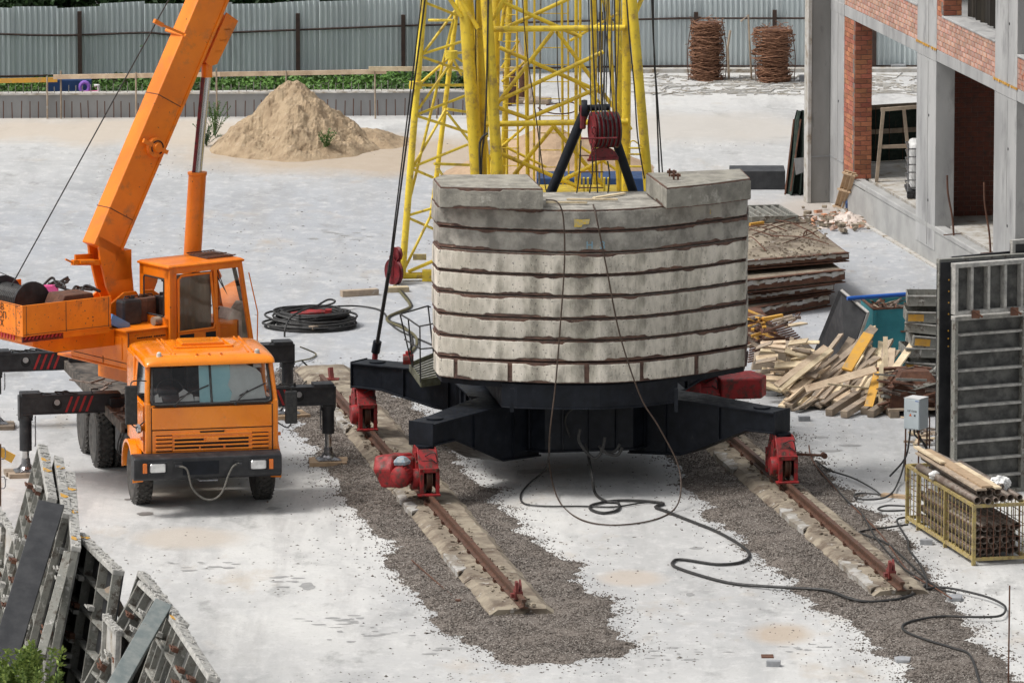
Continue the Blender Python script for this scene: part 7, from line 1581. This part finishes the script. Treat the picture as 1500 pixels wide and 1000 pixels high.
# ------------------------------------------------------------------ scrap steel heap and stacked trays
random.seed(52)
pz = G(1302, 612); SP = thing('wooden_pallet', 'dark wooden pallet under the tangled steel offcuts', 'pallet', pz, 8); SPM = WM[SP.name]
for k in range(6): MB().box(0, 1.2, k*.19, k*.19+.12, .12, .15).build('slat', m_woodgrey, SP)
for x in (.02, .52, 1.02): MB().box(x, x+.16, -.03, 1.0, 0, .118).build('skid', m_woodgrey, SP)
for i in range(85):
    t = R(0, 1); p = SPM @ Vector((R(.05, 1.1), R(.0, 1.1), .18+R(0, .62)*(1-abs(R(-1, 1))*.4))); an = R(-.5, .5) if i % 3 else R(0, 6.3); d = Vector((math.cos(an), math.sin(an)*.7, R(-.25, .3)))*R(.25, .75)
    timber(p-d*.5, p+d*.5, R(.03, .12), R(.015, .045), (m_scrap, m_rust, m_form, m_rust)[i % 4], 'twisted steel offcut in the brown heap left of the tall formwork', 'steel offcuts on the pallet', up=(R(-.6, .6), R(-.6, .6), 1))
mb = MB(); mb.loft([[SPM @ Vector((.55+x*k, .6+y*k, z)) for x, y in ((-.5, -.45), (.5, -.45), (.5, .5), (-.5, .5))] for k, z in ((1, .15), (.9, .45), (.5, .75))]); solo(mb, 'offcut_core', m_rust, 'dense rusty middle of the steel offcut heap', 'scrap')
Yt = G(1350, 570).y
def tray(px, py, w, h, label, rot, i):
    c = P(px, py, Yt+.3); m = Matrix.Translation(c) @ Matrix.Rotation(math.radians(rot), 4, 'Z') @ Matrix.Rotation(math.radians(R(-7, 7)), 4, 'Y')
    t = thing('steel_tray', label, 'steel tray', c, 0, 'stacked grey steel trays')
    MB().box(-w/2, w/2, -.35, .35, -h, -h+.015, m).build('bottom_plate', m_form, t, world=True)
    for a in ((-w/2, w/2, -.36, -.345), (-w/2, w/2, .345, .36)): MB().box(a[0], a[1], a[2], a[3], -h, 0, m).build('side_plate', m_form, t, world=True)
    for s in (-1, 1): MB().box(s*w/2-.008, s*w/2+.008, -.345, .345, -h, 0, m).build('end_plate', m_form, t, world=True)
    MB().box(-w/2-.01, w/2+.01, -.40, -.36, -.02, .0, m).build('flange', m_formlight, t, world=True)
    if i % 2: MB().box(-w/2+.02, -w/2+.30, -.366, -.361, -h+.03, -.05, m).build('rust_patch', m_orangespot, t, world=True)
for i, (px, py, lab) in enumerate(((1358, 428, 'topmost grey steel tray of the stack behind the tall formwork'), (1356, 452, 'second tray from the top behind the tall formwork'), (1358, 470, 'third tray from the top, with rust showing on its side'), (1361, 489, 'middle tray of the stack behind the tall formwork'), (1354, 505, 'tray with an orange rust patch below the middle of the stack'), (1360, 527, 'second lowest tray of the stack, half hidden by offcuts'), (1362, 550, 'lowest tray of the stack beside the steel offcuts'))):
    tray(px+4, py, R(.78, .92), R(.17, .22), lab, R(-14, 10), i)
solo(MB().box(Gz(1345, 600, 0).x, Gz(1375, 600, 0).x, Yt-.1, Yt+.6, 0, .42), 'steel_crate', m_form, 'grey steel crate carrying the stacked trays', 'crate', bevel=.01)
# litter behind the control box
for i in range(26):
    a = G(R(1340, 1372), R(612, 650), R(.02, .2)); an = R(0, 6.3); d = Vector((math.cos(an), math.sin(an), R(-.2, .3)))*R(.1, .4); timber(a, a+d, R(.04, .10), R(.015, .04), (m_wood, m_woodgrey, m_scrap)[i % 3], 'broken board in the litter behind the grey control box', 'broken boards behind the control box')
# ------------------------------------------------------------------ grey control box on its stand
g0 = G(1327, 705); EB = thing('control_box', 'pale grey electrical control box on thin legs with cables below', 'control box', g0, -32)
EM = WM[EB.name]; zt = P(1325, 580, g0.y).z-.04; zb_ = P(1325, 628, g0.y).z; wq, dq = .30, .30
MB().box(-.05, wq-.05, 0, dq, zb_, zt).build('cabinet', m_cabinet, EB, bevel=.008)
MB().box(-.04, wq-.06, -.012, 0.0, zb_+.012, zt-.012).build('cabinet_door', m_cabinet, EB, bevel=.004)
MB().box(-.055, wq-.045, -.005, dq+.005, zt, zt+.012).build('cabinet_lid', m_white, EB, bevel=.004)
mm = Matrix.Translation((.02, -.0135, (zb_+zt)/2+.045)) @ Matrix.Rotation(math.pi/2, 4, 'X'); text_mb('ЩР Кран', .042, mm, .001).build('lettering', m_cyrillic, EB)
MB().slab3([Vector((.055, -.013, (zb_+zt)/2-.03)), Vector((.105, -.013, (zb_+zt)/2-.03)), Vector((.08, -.013, (zb_+zt)/2+.018))], (0, -.002, 0)).build('warning_triangle', m_amber, EB)
MB().tube([(.165, -.012, (zb_+zt)/2-.015), (.165, -.022, (zb_+zt)/2-.015)], .014, 12).build('lock', m_cable, EB)
MB().box(.17, .235, -.0135, -.012, zt-.035, zt-.022).build('type_sticker', m_blue, EB)
for x, y in ((-.03, .03), (.22, .03), (.24, .28)): MB().beam((x, y, 0), (x, y, zb_), .02, .02).build('leg', m_rust, EB)
MB().beam((.33, .2, 0), (.33, .2, zt-.3), .018, .018).build('leg', m_rust, EB)
for k, pts in enumerate(([(.02, .1, zb_), (.03, .05, zb_-.18), (-.02, .0, zb_-.5), (-.2, -.2, .1)], [(.1, .1, zb_), (.14, .05, zb_-.1), (.3, .1, zb_-.25), (.45, .2, zb_-.6), (.5, .3, .3)], [(.15, .1, zb_), (.2, .05, zb_-.07), (.35, .1, zb_-.35), (.5, .1, .3)])):
    MB().tube(smoothpath(pts), .016, 6).build('cable', m_cable, EB)
gcable('cable', [(1327, 650, .55), (1324, 680, .25), (1316, 705), (1306, 722), (1290, 730), (1262, 731), (1251, 726), (1262, 722), (1290, 724)], .016, m_cable, 'black cable dropping from the grey control box to the ground')
gcable('cable', [(1195, 674), (1215, 688), (1250, 700), (1278, 715), (1290, 724)], .014, m_cable, 'black cable running from the right bogie to the control box cable')
gcable('cable', [(1328, 741), (1300, 740), (1286, 745), (1300, 748), (1328, 747)], .016, m_cable, 'short cable loop lying left of the yellow cage')
gcable('cable', [(1328, 757), (1315, 760), (1316, 768), (1329, 790), (1332, 805), (1345, 822), (1356, 845), (1358, 862)], .018, m_cable, 'grey twisted cable running down past the foot of the yellow cage')
gcable('cable', [(1330, 768), (1300, 772), (1260, 778), (1270, 784), (1300, 796), (1330, 822), (1370, 858), (1400, 868)], .016, m_cable, 'black cable from the yellow cage towards the right rail end')
gcable('cable', [(1185, 652), (1188, 668), (1200, 688), (1240, 732), (1290, 782), (1330, 835), (1372, 862), (1394, 876)], .012, m_rust, 'thin taut brown wire along the right side of the right rail')
gcable('cable', [(1198, 682), (1238, 730), (1262, 752), (1285, 790), (1322, 830), (1350, 848)], .016, m_cable, 'black cable lying along the right rail bed')
gcable('cable', [(1356, 862), (1385, 860), (1440, 872), (1468, 884), (1473, 893), (1462, 902), (1420, 903), (1380, 902), (1345, 907), (1324, 914), (1325, 923), (1350, 934), (1395, 948), (1418, 956), (1428, 975), (1432, 990), (1440, 1015), (1440, 1060)], .019, m_cable, 'dark blue green cable winding over the gravel to the bottom edge')
gcable('cable', [(985, 655), (1005, 650), (1025, 648), (1040, 653), (1035, 664), (1012, 668), (995, 662), (1010, 655), (1030, 662), (1025, 672)], .014, m_cable, 'small tangle of thin cable on the gravel beneath the right arm')
gcable('cable', [(540, 602), (556, 596), (580, 589), (600, 585)], .014, m_cable, 'short thin cable on the ground between the left bogies')
solo(MB().cyl(G(603, 820, .08), G(671, 880, .03), .011, n=6), 'thin_rod', m_rust, 'thin rusty rod with a knob lying on the gravel left of the rail', 'rod')
a = G(671, 881, .03); solo(MB().box(a.x-.04, a.x+.04, a.y-.04, a.y+.04, 0, .07), 'iron_knob', m_rust, 'small iron lump at the near end of the thin rod', 'iron lump', bevel=.01)
a = G(1477, 1010); solo(MB().cyl(a, P(1479, 857, a.y), .013, n=6), 'steel_bar', m_rust, 'thin upright rusty bar at the bottom right corner', 'bar')
batten((1292, 724), (1332, 728), .14, .05, 'flat board lying left of the yellow cage', m_plywood)
a = G(1125, 961); solo(MB().box(a.x-.10, a.x+.08, a.y-.12, a.y+.1, .0, .015), 'rust_plate', m_rust, 'small dark rusty plate on the white ground above the single paver', 'plate')
a = G(1322, 968); solo(MB().prism([(a.x-.1, a.y-.12), (a.x+.1, a.y-.15), (a.x+.13, a.y+.1), (a.x, a.y+.18), (a.x-.12, a.y+.1)], 0, .05), 'flat_stone', m_block, 'flat grey stone at the gravel edge by the bottom', 'stone', bevel=.01)
a = G(1398, 878); solo(MB().prism([(a.x-.1, a.y-.12), (a.x+.1, a.y-.15), (a.x+.13, a.y+.1), (a.x, a.y+.18), (a.x-.12, a.y+.1)], 0, .06), 'flat_stone', m_block, 'flat grey stone beside the right rail end', 'stone', bevel=.01)
# ------------------------------------------------------------------ yellow mesh cage full of pipes
c0 = G(1426, 828); c1 = G(1328, 766); CG = thing('pipe_cage', 'dirty yellow mesh cage holding rusty steel pipes', 'cage', c0, 13.5); GM = WM[CG.name]
Lg = (c1-c0).length; Wg = .86; Hg = P(1426, 741, c0.y).z; b_ = .10
def cg(mb, n, m_=m_yellow_dirty, **k): return mb.build(n, m_, CG, **k)
for z in (b_, Hg):
    for p, q in (((0, 0), (Wg, 0)), ((Wg, 0), (Wg, Lg)), ((Wg, Lg), (0, Lg)), ((0, Lg), (0, 0))): cg(MB().beam((*p, z), (*q, z), .05, .05), 'frame_bar')
for x, y in ((0, 0), (Wg, 0), (0, Lg), (Wg, Lg), (0, Lg*.42), (0, Lg*.83), (Wg, Lg*.5), (Wg*.68, Lg)): cg(MB().beam((x, y, 0), (x, y, Hg+.01), .055, .055), 'post')
for k in range(1, 19): y = Lg*k/19; cg(MB().cyl((-.005, y, b_), (-.005, y, Hg), .009, n=5), 'mesh_bar', m_yellow_dirty); cg(MB().cyl((Wg, y, b_), (Wg, y, Hg), .009, n=5), 'mesh_bar', m_yellow_dirty)
for k in range(1, 8): x = Wg*k/8; cg(MB().cyl((x, -.005, b_), (x, -.005, Hg), .008, n=5), 'mesh_bar', m_rust); cg(MB().cyl((x, Lg, b_), (x, Lg, Hg), .008, n=5), 'mesh_bar', m_rust)
for k in range(1, 5): z = b_+(Hg-b_)*k/5; cg(MB().tube([(0, 0, z), (Wg, 0, z), (Wg, Lg, z), (0, Lg, z)], .007, 5, closed=True), 'mesh_wire', m_rust)
for k in range(7): cg(MB().box(.03, Wg-.03, Lg*k/6-.03 if k else .0, Lg*k/6+.03, b_-.02, b_+.02), 'floor_bar')
random.seed(61)
def pipe_mesh(L, r, t=.008, n=14):
    mb = MB(); secs = [[Vector((rr*math.cos(k*2*math.pi/n), y, rr*math.sin(k*2*math.pi/n))) for k in range(n)] for rr, y in ((r-t, L), (r-t, 0), (r, 0), (r, L))]
    mb.loft(secs, False); mb.f += [[i, (i+1) % n, 3*n+(i+1) % n, 3*n+i] for i in range(n)]; return mb.mesh('pipe', m_pipe, True)
PMs = [pipe_mesh(3.05, r) for r in (.055, .047, .060)]
def place_pipe(x, y, z, k, lab, grp, tilt=0):
    o = bpy.data.objects.new('steel_pipe', PMs[k % 3]); scene.collection.objects.link(o); o.matrix_world = GM @ Matrix.Translation((x, y, z)) @ Matrix.Rotation(R(-.012, .012)+tilt, 4, 'Z') @ Matrix.Rotation(R(-.008, .008), 4, 'X'); o['label'] = lab; o['category'] = 'pipe'; o['group'] = grp
k = 0
for row in range(5):
    n = 7 if row % 2 == 0 else 6
    for i in range(n): place_pipe(.085+(.057 if row % 2 else 0)+i*.113, R(.04, .3), b_+.08+row*.098, k, 'rusty pipe packed inside the yellow mesh cage', 'pipes inside the cage'); k += 1
tl = ['leftmost', 'second from the left', 'third from the left', 'fourth from the left', 'fifth from the left', 'rightmost']
for i in range(6): place_pipe(.06+i*.145, -.05+R(-.05, .08)+.15*(i > 2), Hg+.085, i+2 if i else 2, tl[i]+' of the pipes lying across the top of the yellow cage', 'pipes on top of the cage', tilt=.01)
for i in range(3): place_pipe(.12+i*.15, .05+R(-.05, .08), Hg+.19, i+1, ('left', 'middle', 'right')[i]+' pipe of the upper layer on the yellow cage', 'pipes on top of the cage')
def cboard(x0, x1, y0, y1, z, th, mat, lab, rz=0):
    mb = MB(); mb.box(x0, x1, y0, y1, z, z+th); mb.xf(GM); solo(mb, 'board', mat, lab, 'board', 'boards on top of the pipes')
cboard(.02, .19, -.05, 3.3, Hg+.25, .03, m_woodgrey, 'dark weathered board on the left of the pipes above the cage'); cboard(.12, .30, .0, 3.35, Hg+.283, .03, m_plywood, 'brown board lying highest on the pipes above the cage')
cboard(.34, .44, -.02, 2.2, Hg+.26, .03, m_wood, 'narrow fresh orange board on the right of the pipes above the cage'); cboard(.05, .14, 2.0, 3.5, Hg+.315, .03, m_wood, 'pale board poking out at the far end of the cage')
place_pipe(.62, .55, Hg+.18, 1, 'pipe resting on the far right above the yellow cage', 'pipes on top of the cage', tilt=.05)
for (x, y, z, s, lab) in ((.0, 2.15, Hg+.11, .085, 'dirty white plastic bag wrapped round the leftmost pipe'), (.66, .75, Hg+.20, .15, 'crumpled white plastic bag on the right end of the pipes')):
    bm = bmesh.new(); bmesh.ops.create_icosphere(bm, subdivisions=4, radius=s)
    for v in bm.verts: n_ = nz(v.co.x*14, v.co.y*14, v.co.z*14+s*40); v.co *= 1+.38*n_+.25*abs(nz(v.co.x*30, v.co.y*30, v.co.z*30)); v.co.z *= .75
    me = bpy.data.meshes.new('plastic_bag'); bm.to_mesh(me); bm.free(); me.materials.append(m_white); o = bpy.data.objects.new('plastic_bag', me); scene.collection.objects.link(o); o.location = GM @ Vector((x, y, z)); o['label'] = lab; o['category'] = 'plastic bag'
# ------------------------------------------------------------------ coil of cable
cc = G(458, 478); CC = thing('cable_coil', 'large loose coil of black cable lying behind the truck crane', 'cable coil', cc); random.seed(71)
for i in range(30):
    rx = R(.50, .92); ry = rx*R(.80, 1.0); ox, oy = R(-.09, .09), R(-.12, .12); z0 = R(.03, .30)*(1-.35*(rx-.5)); ph = R(0, 6.28); tl2 = R(-.05, .10)
    MB().tube([cc+Vector((ox+rx*math.cos(a)*(1+.03*math.sin(3*a+ph)), oy+ry*math.sin(a)*(1+.04*math.sin(2*a+ph)), max(.02, z0+tl2*math.sin(a+ph)))) for a in [k*math.pi/22 for k in range(44)]], .021, 6, closed=True).build('cable_turn', m_cable, CC, world=True, smooth=True)
q = [P(x, y, Y) for x, y, Y in ((417, 500, cc.y-1.2), (418, 480, cc.y-1.2), (428, 463, cc.y-.8), (450, 452, cc.y-.1), (470, 449, cc.y+.3), (488, 444, cc.y+.4), (490, 440, cc.y+.5), (480, 439, cc.y+.5), (464, 448, cc.y+.3))]
MB().tube(smoothpath(q), .02, 6).build('cable_turn', m_cable, CC, world=True)
gcable('cable', [(488, 449, .15), (520, 448, .05), (550, 452), (564, 460), (568, 470), (585, 484), (610, 495), (640, 508)], .018, m_cable, 'cable leading from the coil towards the handrail of the tower crane')
rd = MB(); a = Gz(422, 463, .22); b = Gz(478, 459, .22); rd.slab3([a, b, b+Vector((-.05, .6, 0)), a+Vector((.05, .3, 0))], (0, 0, .03)); rd.box(b.x-.02, b.x+.1, b.y-.1, b.y+.1, .05, .3); solo(rd, 'red_plate', m_red, 'red steel plate lying inside the cable coil', 'plate')
solo(MB().beam(Gz(455, 480, .1), Gz(478, 477, .1), .12, .06), 'offcut', m_woodgrey, 'small wooden offcut inside the cable coil', 'timber')
solo(MB().beam(Gz(448, 472, .12), Gz(460, 466, .16), .10, .07), 'rag_bundle', m_whitesheet, 'pale rag inside the cable coil', 'rag')
gcable('cable', [(440, 508, .3), (455, 514, .1), (463, 519, .03), (455, 525, .03), (440, 528, .05), (432, 530, .1)], .014, m_hose, 'olive green cable loop right of the rear outrigger')
gcable('cable', [(442, 528, .2), (455, 540, .05), (470, 553, .03), (485, 562, .03)], .016, m_cable, 'dark stick of cable pointing at the rail head')
gcable('cable', [(445, 562, .1), (455, 552, .05), (470, 547, .04), (485, 550, .04), (492, 560), (505, 575), (520, 582, .2)], .012, m_cable, 'thin cable curling at the far end of the left rail')
mb = MB(); a = G(487, 567); mb.beam(a, a+Vector((-.04, .1, .34)), .07, .10); mb.box(a.x-.14, a.x+.12, a.y-.05, a.y+.1, 0, .16); solo(mb, 'rail_stop', m_reddish, 'faded red stop bracket at the far end of the left rail', 'rail stop')
# ------------------------------------------------------------------ tall formwork standing on the right
def panel(name, label, cat, O, ex, ez, W_, H_, nx, nz_, th=.12, sheet=m_formsheet, bar=m_form, group=None, rib_d=None, edge=None, faceside=1, rib_mat=None):
    """frame panel: O lower corner, ex along its width, ez along its height; ribs on the side facing -cross(ex, ez)"""
    ex, ez = Vector(ex).normalized(), Vector(ez).normalized(); ey = ez.cross(ex).normalized()     # away from the ribbed side
    m = Matrix((ex.to_4d(), ey.to_4d(), ez.to_4d(), Vector((*O, 1)))).transposed(); m[3][0:3] = (0, 0, 0); m[3][3] = 1
    for i in range(3): m[i][3] = O[i]
    t = thing(name, label, cat, O, 0, group); rd = rib_d or th*.8
    def bx(n_, x0, x1, y0, y1, z0, z1, mt, **k): return MB().box(x0, x1, y0, y1, z0, z1, m).build(n_, mt, t, world=True, **k)
    bx('face_sheet', 0, W_, th-.02, th, 0, H_, sheet)
    e = edge or bar
    bx('frame_bar', 0, .06, 0, th-.021, 0, H_, bar, bevel=.006); bx('frame_bar', W_-.06, W_, 0, th-.021, 0, H_, bar, bevel=.006); bx('frame_bar', .061, W_-.061, 0, th-.021, 0, .06, bar); bx('frame_bar', -.004, W_+.004, -.004, th+.004, H_-.06, H_+.012, e, bevel=.008)
    for k in range(1, nx): x = W_*k/nx; bx('rib', x-.022, x+.022, th-.02-rd, th-.021, .061, H_-.061, bar)
    for k in range(1, nz_): z = H_*k/nz_; bx('rib', .061, W_-.061, th-.02-rd*.94, th-.022, z-.02, z+.02, rib_mat or bar)
    return t, m
TF = 'tall formwork panels on the right'
o0 = G(1397, 728); an = math.radians(24); ex = Vector((math.cos(an), math.sin(an), 0)); upz = Vector((0, .02, 1))
s_ = G(1374, 722); ht = P(1374, 384, s_.y).z
panel('formwork_panel', 'tall black film faced formwork panel with a pale edge, standing furthest left', 'formwork panel', s_+Vector((0, .15, 0)), ex, upz, 2.6, ht, 1, 1, .10, sheet=m_blackply, bar=m_form, group=TF)
mb = MB(); mb.slab3([s_+Vector((.01, .12, 0)), s_+ex*2.5+Vector((.01, .12, 0)), s_+ex*2.5+Vector((.01, .12, ht-.02)), s_+Vector((.01, .12, ht-.02))], (0, -.02, 0)); fb = solo(mb, 'plywood_sheet', m_blackply, 'glossy black plywood sheet behind the grey ribbed formwork on the right', 'plywood sheet')
dots = MB()
for i in range(7): a = s_+ex*.17+Vector((0, .095, ht-.32-(i*.19 if i < 4 else .85+(i-4)*.13))); dots.tube([a, a+Vector((0, -.006, 0))], .014, 8)
dots.build('bolt_spots', m_orangespot, fb, world=True, kind='stuff')
h2 = P(1398, 466, o0.y).z
panel('formwork_panel', 'tall grey formwork panel with level ribs standing behind the yellow cage', 'formwork panel', o0, ex, upz, 1.32, h2, 1, 10, .15, group=TF, edge=m_formlight, rib_mat=m_formlight)
m3 = P(1399, 462, o0.y-.18); t3, mm3 = panel('formwork_panel', 'short formwork panel with upright ribs hung at the top of the tall one', 'formwork panel', m3, ex, upz, 1.55, P(1399, 388, m3.y).z-m3.z, 5, 1, .16, group=TF, bar=m_formlight, edge=m_formlight, rib_d=.15)
for x in (.38, 1.1):
    mb = MB(); c = mm3 @ Vector((x, -.03, .02)); mb.box(c.x-.08, c.x+.05, c.y-.06, c.y+.05, c.z-.08, c.z+.04); mb.tube([c+Vector((-.06, -.05, .05)), c+Vector((.1, -.05, -.06))], .02, 6); mb.build('clamp', m_rust, t3, world=True)
a = G(1487, 728)+Vector((0, 1.2, 0)); h4 = P(1484, 354, a.y).z; panel('formwork_panel', 'black formwork panel rising behind at the right photo edge', 'formwork panel', a, ex, upz, 1.6, h4, 1, 1, .10, sheet=m_blackply, bar=m_formlight, group=TF)
a = s_+ex*.25+Vector((0, .6, 0)); mb = MB(); mb.slab3([a, a+ex*2.6, a+ex*2.6+Vector((0, 0, ht+.04)), a+Vector((0, 0, ht-.02))], (0, .06, 0)); solo(mb, 'plywood_sheet', m_blackply, 'dark plywood edge showing just above the tall formwork panels', 'plywood sheet')
# ------------------------------------------------------------------ leaning formwork in the near left corner
LF = 'leaning formwork panels in the near left corner'
def lean(tfar, tnear, h, shift, back, nx, nz_, label, th=.14, sheet=m_formsheet, bar=m_form, edge=m_formlight, spots=(), seed=0):
    """top edge given by two pixels at height h; the foot stands 'shift' m to the left and 'back' m nearer"""
    A = G(*tfar, h); Bf = G(*tnear, h); down = Vector((-shift, -back, -h)); O = A+down; ex_ = (Bf-A); W_ = ex_.length
    t, m = panel('leaning_panel', label, 'formwork panel', O, ex_, -down, W_, down.length, nx, nz_, th, sheet, bar, LF, edge=edge)
    rs = random.Random(seed); H_ = down.length
    for s in spots:
        x = W_*(1-s); mb = MB(); mb.prism([(x-.12*rs.uniform(.6, 1.2), 0), (x+.1, .0), (x+.14, th*.5), (x-.02, th)], H_+.014, H_+.022, m); mb.build('paint_spot', m_orangespot, t, world=True)
    cr2 = MB()
    for i in range(90): x = rs.uniform(0, W_); y = rs.uniform(0, th); s = rs.uniform(.008, .035); cr2.box(x-s*1.5, x+s*1.5, y-s*.6, y+s*.6, H_, H_+s*.9, m)
    cr2.build('cement_lumps', m_formlight, t, world=True, kind='stuff')
    for i in range(nx*3):                                          # clamps and bolts on the ribs
        x, z = W_*rs.randint(1, max(1, nx-1))/nx, H_*rs.uniform(.3, .95); c = MB(); c.box(x-.09, x+.09, -.06, .02, z-.03, z+.03, m); c.tube([m @ Vector((x-.06, -.05, z)), m @ Vector((x-.02, -.10, z+.03)), m @ Vector((x+.07, -.08, z))], .014, 5); c.build('clamp', m_rust if rs.random() < .4 else m_formlight, t, world=True)
    return t, m
lean((97, 690), (105, 800), 2.75, .55, .35, 6, 7, 'third leaning panel in the tall stack, with a white crusted top edge', spots=(.75, .45, .1), seed=3, th=.13)
lean((80, 668), (92, 752), 2.8, .75, .3, 5, 7, 'middle leaning panel of the tall stack, slightly behind the outer one', spots=(.8, .3), seed=2, th=.13)
lean((56, 650), (70, 728), 2.85, .80, .2, 5, 8, 'outermost leaning waffle panel of the tall stack on the left', spots=(.7, .5), seed=1, th=.14)
lean((108, 779), (166, 835), 2.6, .42, .25, 3, 6, 'dark backed leaning panel right of the tall stack, with open square cells', spots=(.85,), seed=4, sheet=m_blackply, th=.16)
lean((202, 836), (262, 912), 2.4, .80, .3, 4, 6, 'leaning panel behind the blue grey beam, far half of the right group', seed=5)
lean((240, 890), (306, 990), 2.4, .85, .3, 5, 6, 'leaning panel at the right end of the left corner, with crusted edge and orange spot', spots=(.85,), seed=6, th=.16)
lean((203, 850), (238, 884), 2.45, 1.35, .35, 3, 8, 'steeply leaning ribbed panel edged by the blue grey beam', seed=7)
def lbeam(x0, y0, h0, x1, y1, h1, w, th, mat, lab, up=(0, -1, .3)):
    a, b = G(x0, y0, h0), G(x1, y1, h1); solo(MB().beam(a, b, w, th, up=up), 'long_board', mat, lab, 'board', bevel=.008)
lbeam(75, 738, 2.95, -8, 1010, 1.0, .38, .08, m_blackply, 'wide black board leaning against the outer waffle panel')
lbeam(238, 886, 2.5, 150, 1040, 1.6, .24, .14, M('blue_grey_beam', (.16, .19, .19), (.24, .26, .25), 6, rough=.8, bump=.003, c3=(.09, .09, .085)), 'blue grey beam leaning at the edge of the ribbed panel')
lbeam(100, 810, 2.6, 60, 960, 1.4, .13, .10, m_form, 'stained steel edge beam leaning at the near end of the tall stack')
lbeam(160, 862, 2.2, 182, 905, 1.9, .13, .10, m_woodgrey, 'short grey board bridging the two groups of leaning panels')
lean((-14, 730), (21, 790), 1.5, .1, .1, 2, 2, 'low grey panel standing at the left photo edge', seed=8, sheet=m_plaster, th=.08)
lean((150, 900), (170, 925), 2.0, .1, .1, 1, 2, 'small pale panel glimpsed between the two leaning groups', seed=9, sheet=m_plaster, bar=m_formlight, th=.08)
# scaffold post with bent hooks and yellow board end at the left edge
a = G(0, 805); SC = thing('scaffold_post', 'thin brown post with wire hooks at the left photo edge', 'post', a)
MB().cyl(a, P(0, 650, a.y), .02, n=8).build('post', m_rust, SC, world=True)
for y in (655, 698): MB().tube([P(0, y, a.y), P(6, y, a.y), P(8, y+4, a.y), P(8, y+14, a.y), P(6, y+17, a.y), P(0, y+17, a.y)], .010, 5).build('hook', m_steel, SC, world=True)
solo(MB().beam(P(-12, 655, a.y+.1), P(20, 672, a.y+.1), .03, .14), 'yellow_board', m_woodyellow, 'yellow board end poking in at the left photo edge', 'board')
# feathery green shrub in the corner
SHB = thing('shrub', 'feathery bright green shrub in the bottom left corner', 'shrub', G(50, 1125)); rs = random.Random(5); lv = MB(); stm = MB(); base = G(50, 1125)
for i in range(80):
    a = rs.uniform(0, 6.28); tip = G(rs.gauss(52, 36), rs.uniform(938, 1000), 0); top = Vector((tip.x, base.y+rs.uniform(-.35, .35), 0)); top.z = max(.4, P(0, rs.uniform(935, 1000)+abs(tip.x-base.x)*35, top.y).z); b0 = base+Vector((rs.uniform(-.2, .2), rs.uniform(-.2, .2), 0)); mid = b0.lerp(top, .5)+Vector((0, 0, .12))
    pth = smoothpath([b0, mid, top], 8); stm.tube(pth, .006, 3)
    for k, p in enumerate(pth[4:]):
        for q in range(9):
            d = Vector((rs.uniform(-1, 1), rs.uniform(-1, 1), rs.uniform(-.1, .8))).normalized()*rs.uniform(.04, .11); s = d.cross(Vector((0, 1, .3))).normalized()*d.length*.18; p2 = p+Vector((rs.uniform(-.02, .02), rs.uniform(-.02, .02), rs.uniform(-.03, .03))); lv.quad(p2, p2+d*.5+s, p2+d, p2+d*.5-s)
lv.build('leaves', M('feathery_leaf', (.26, .34, .07), (.14, .21, .05), 5, rough=.6), SHB, world=True); stm.build('stem', m_leafb, SHB, world=True, kind='stuff')
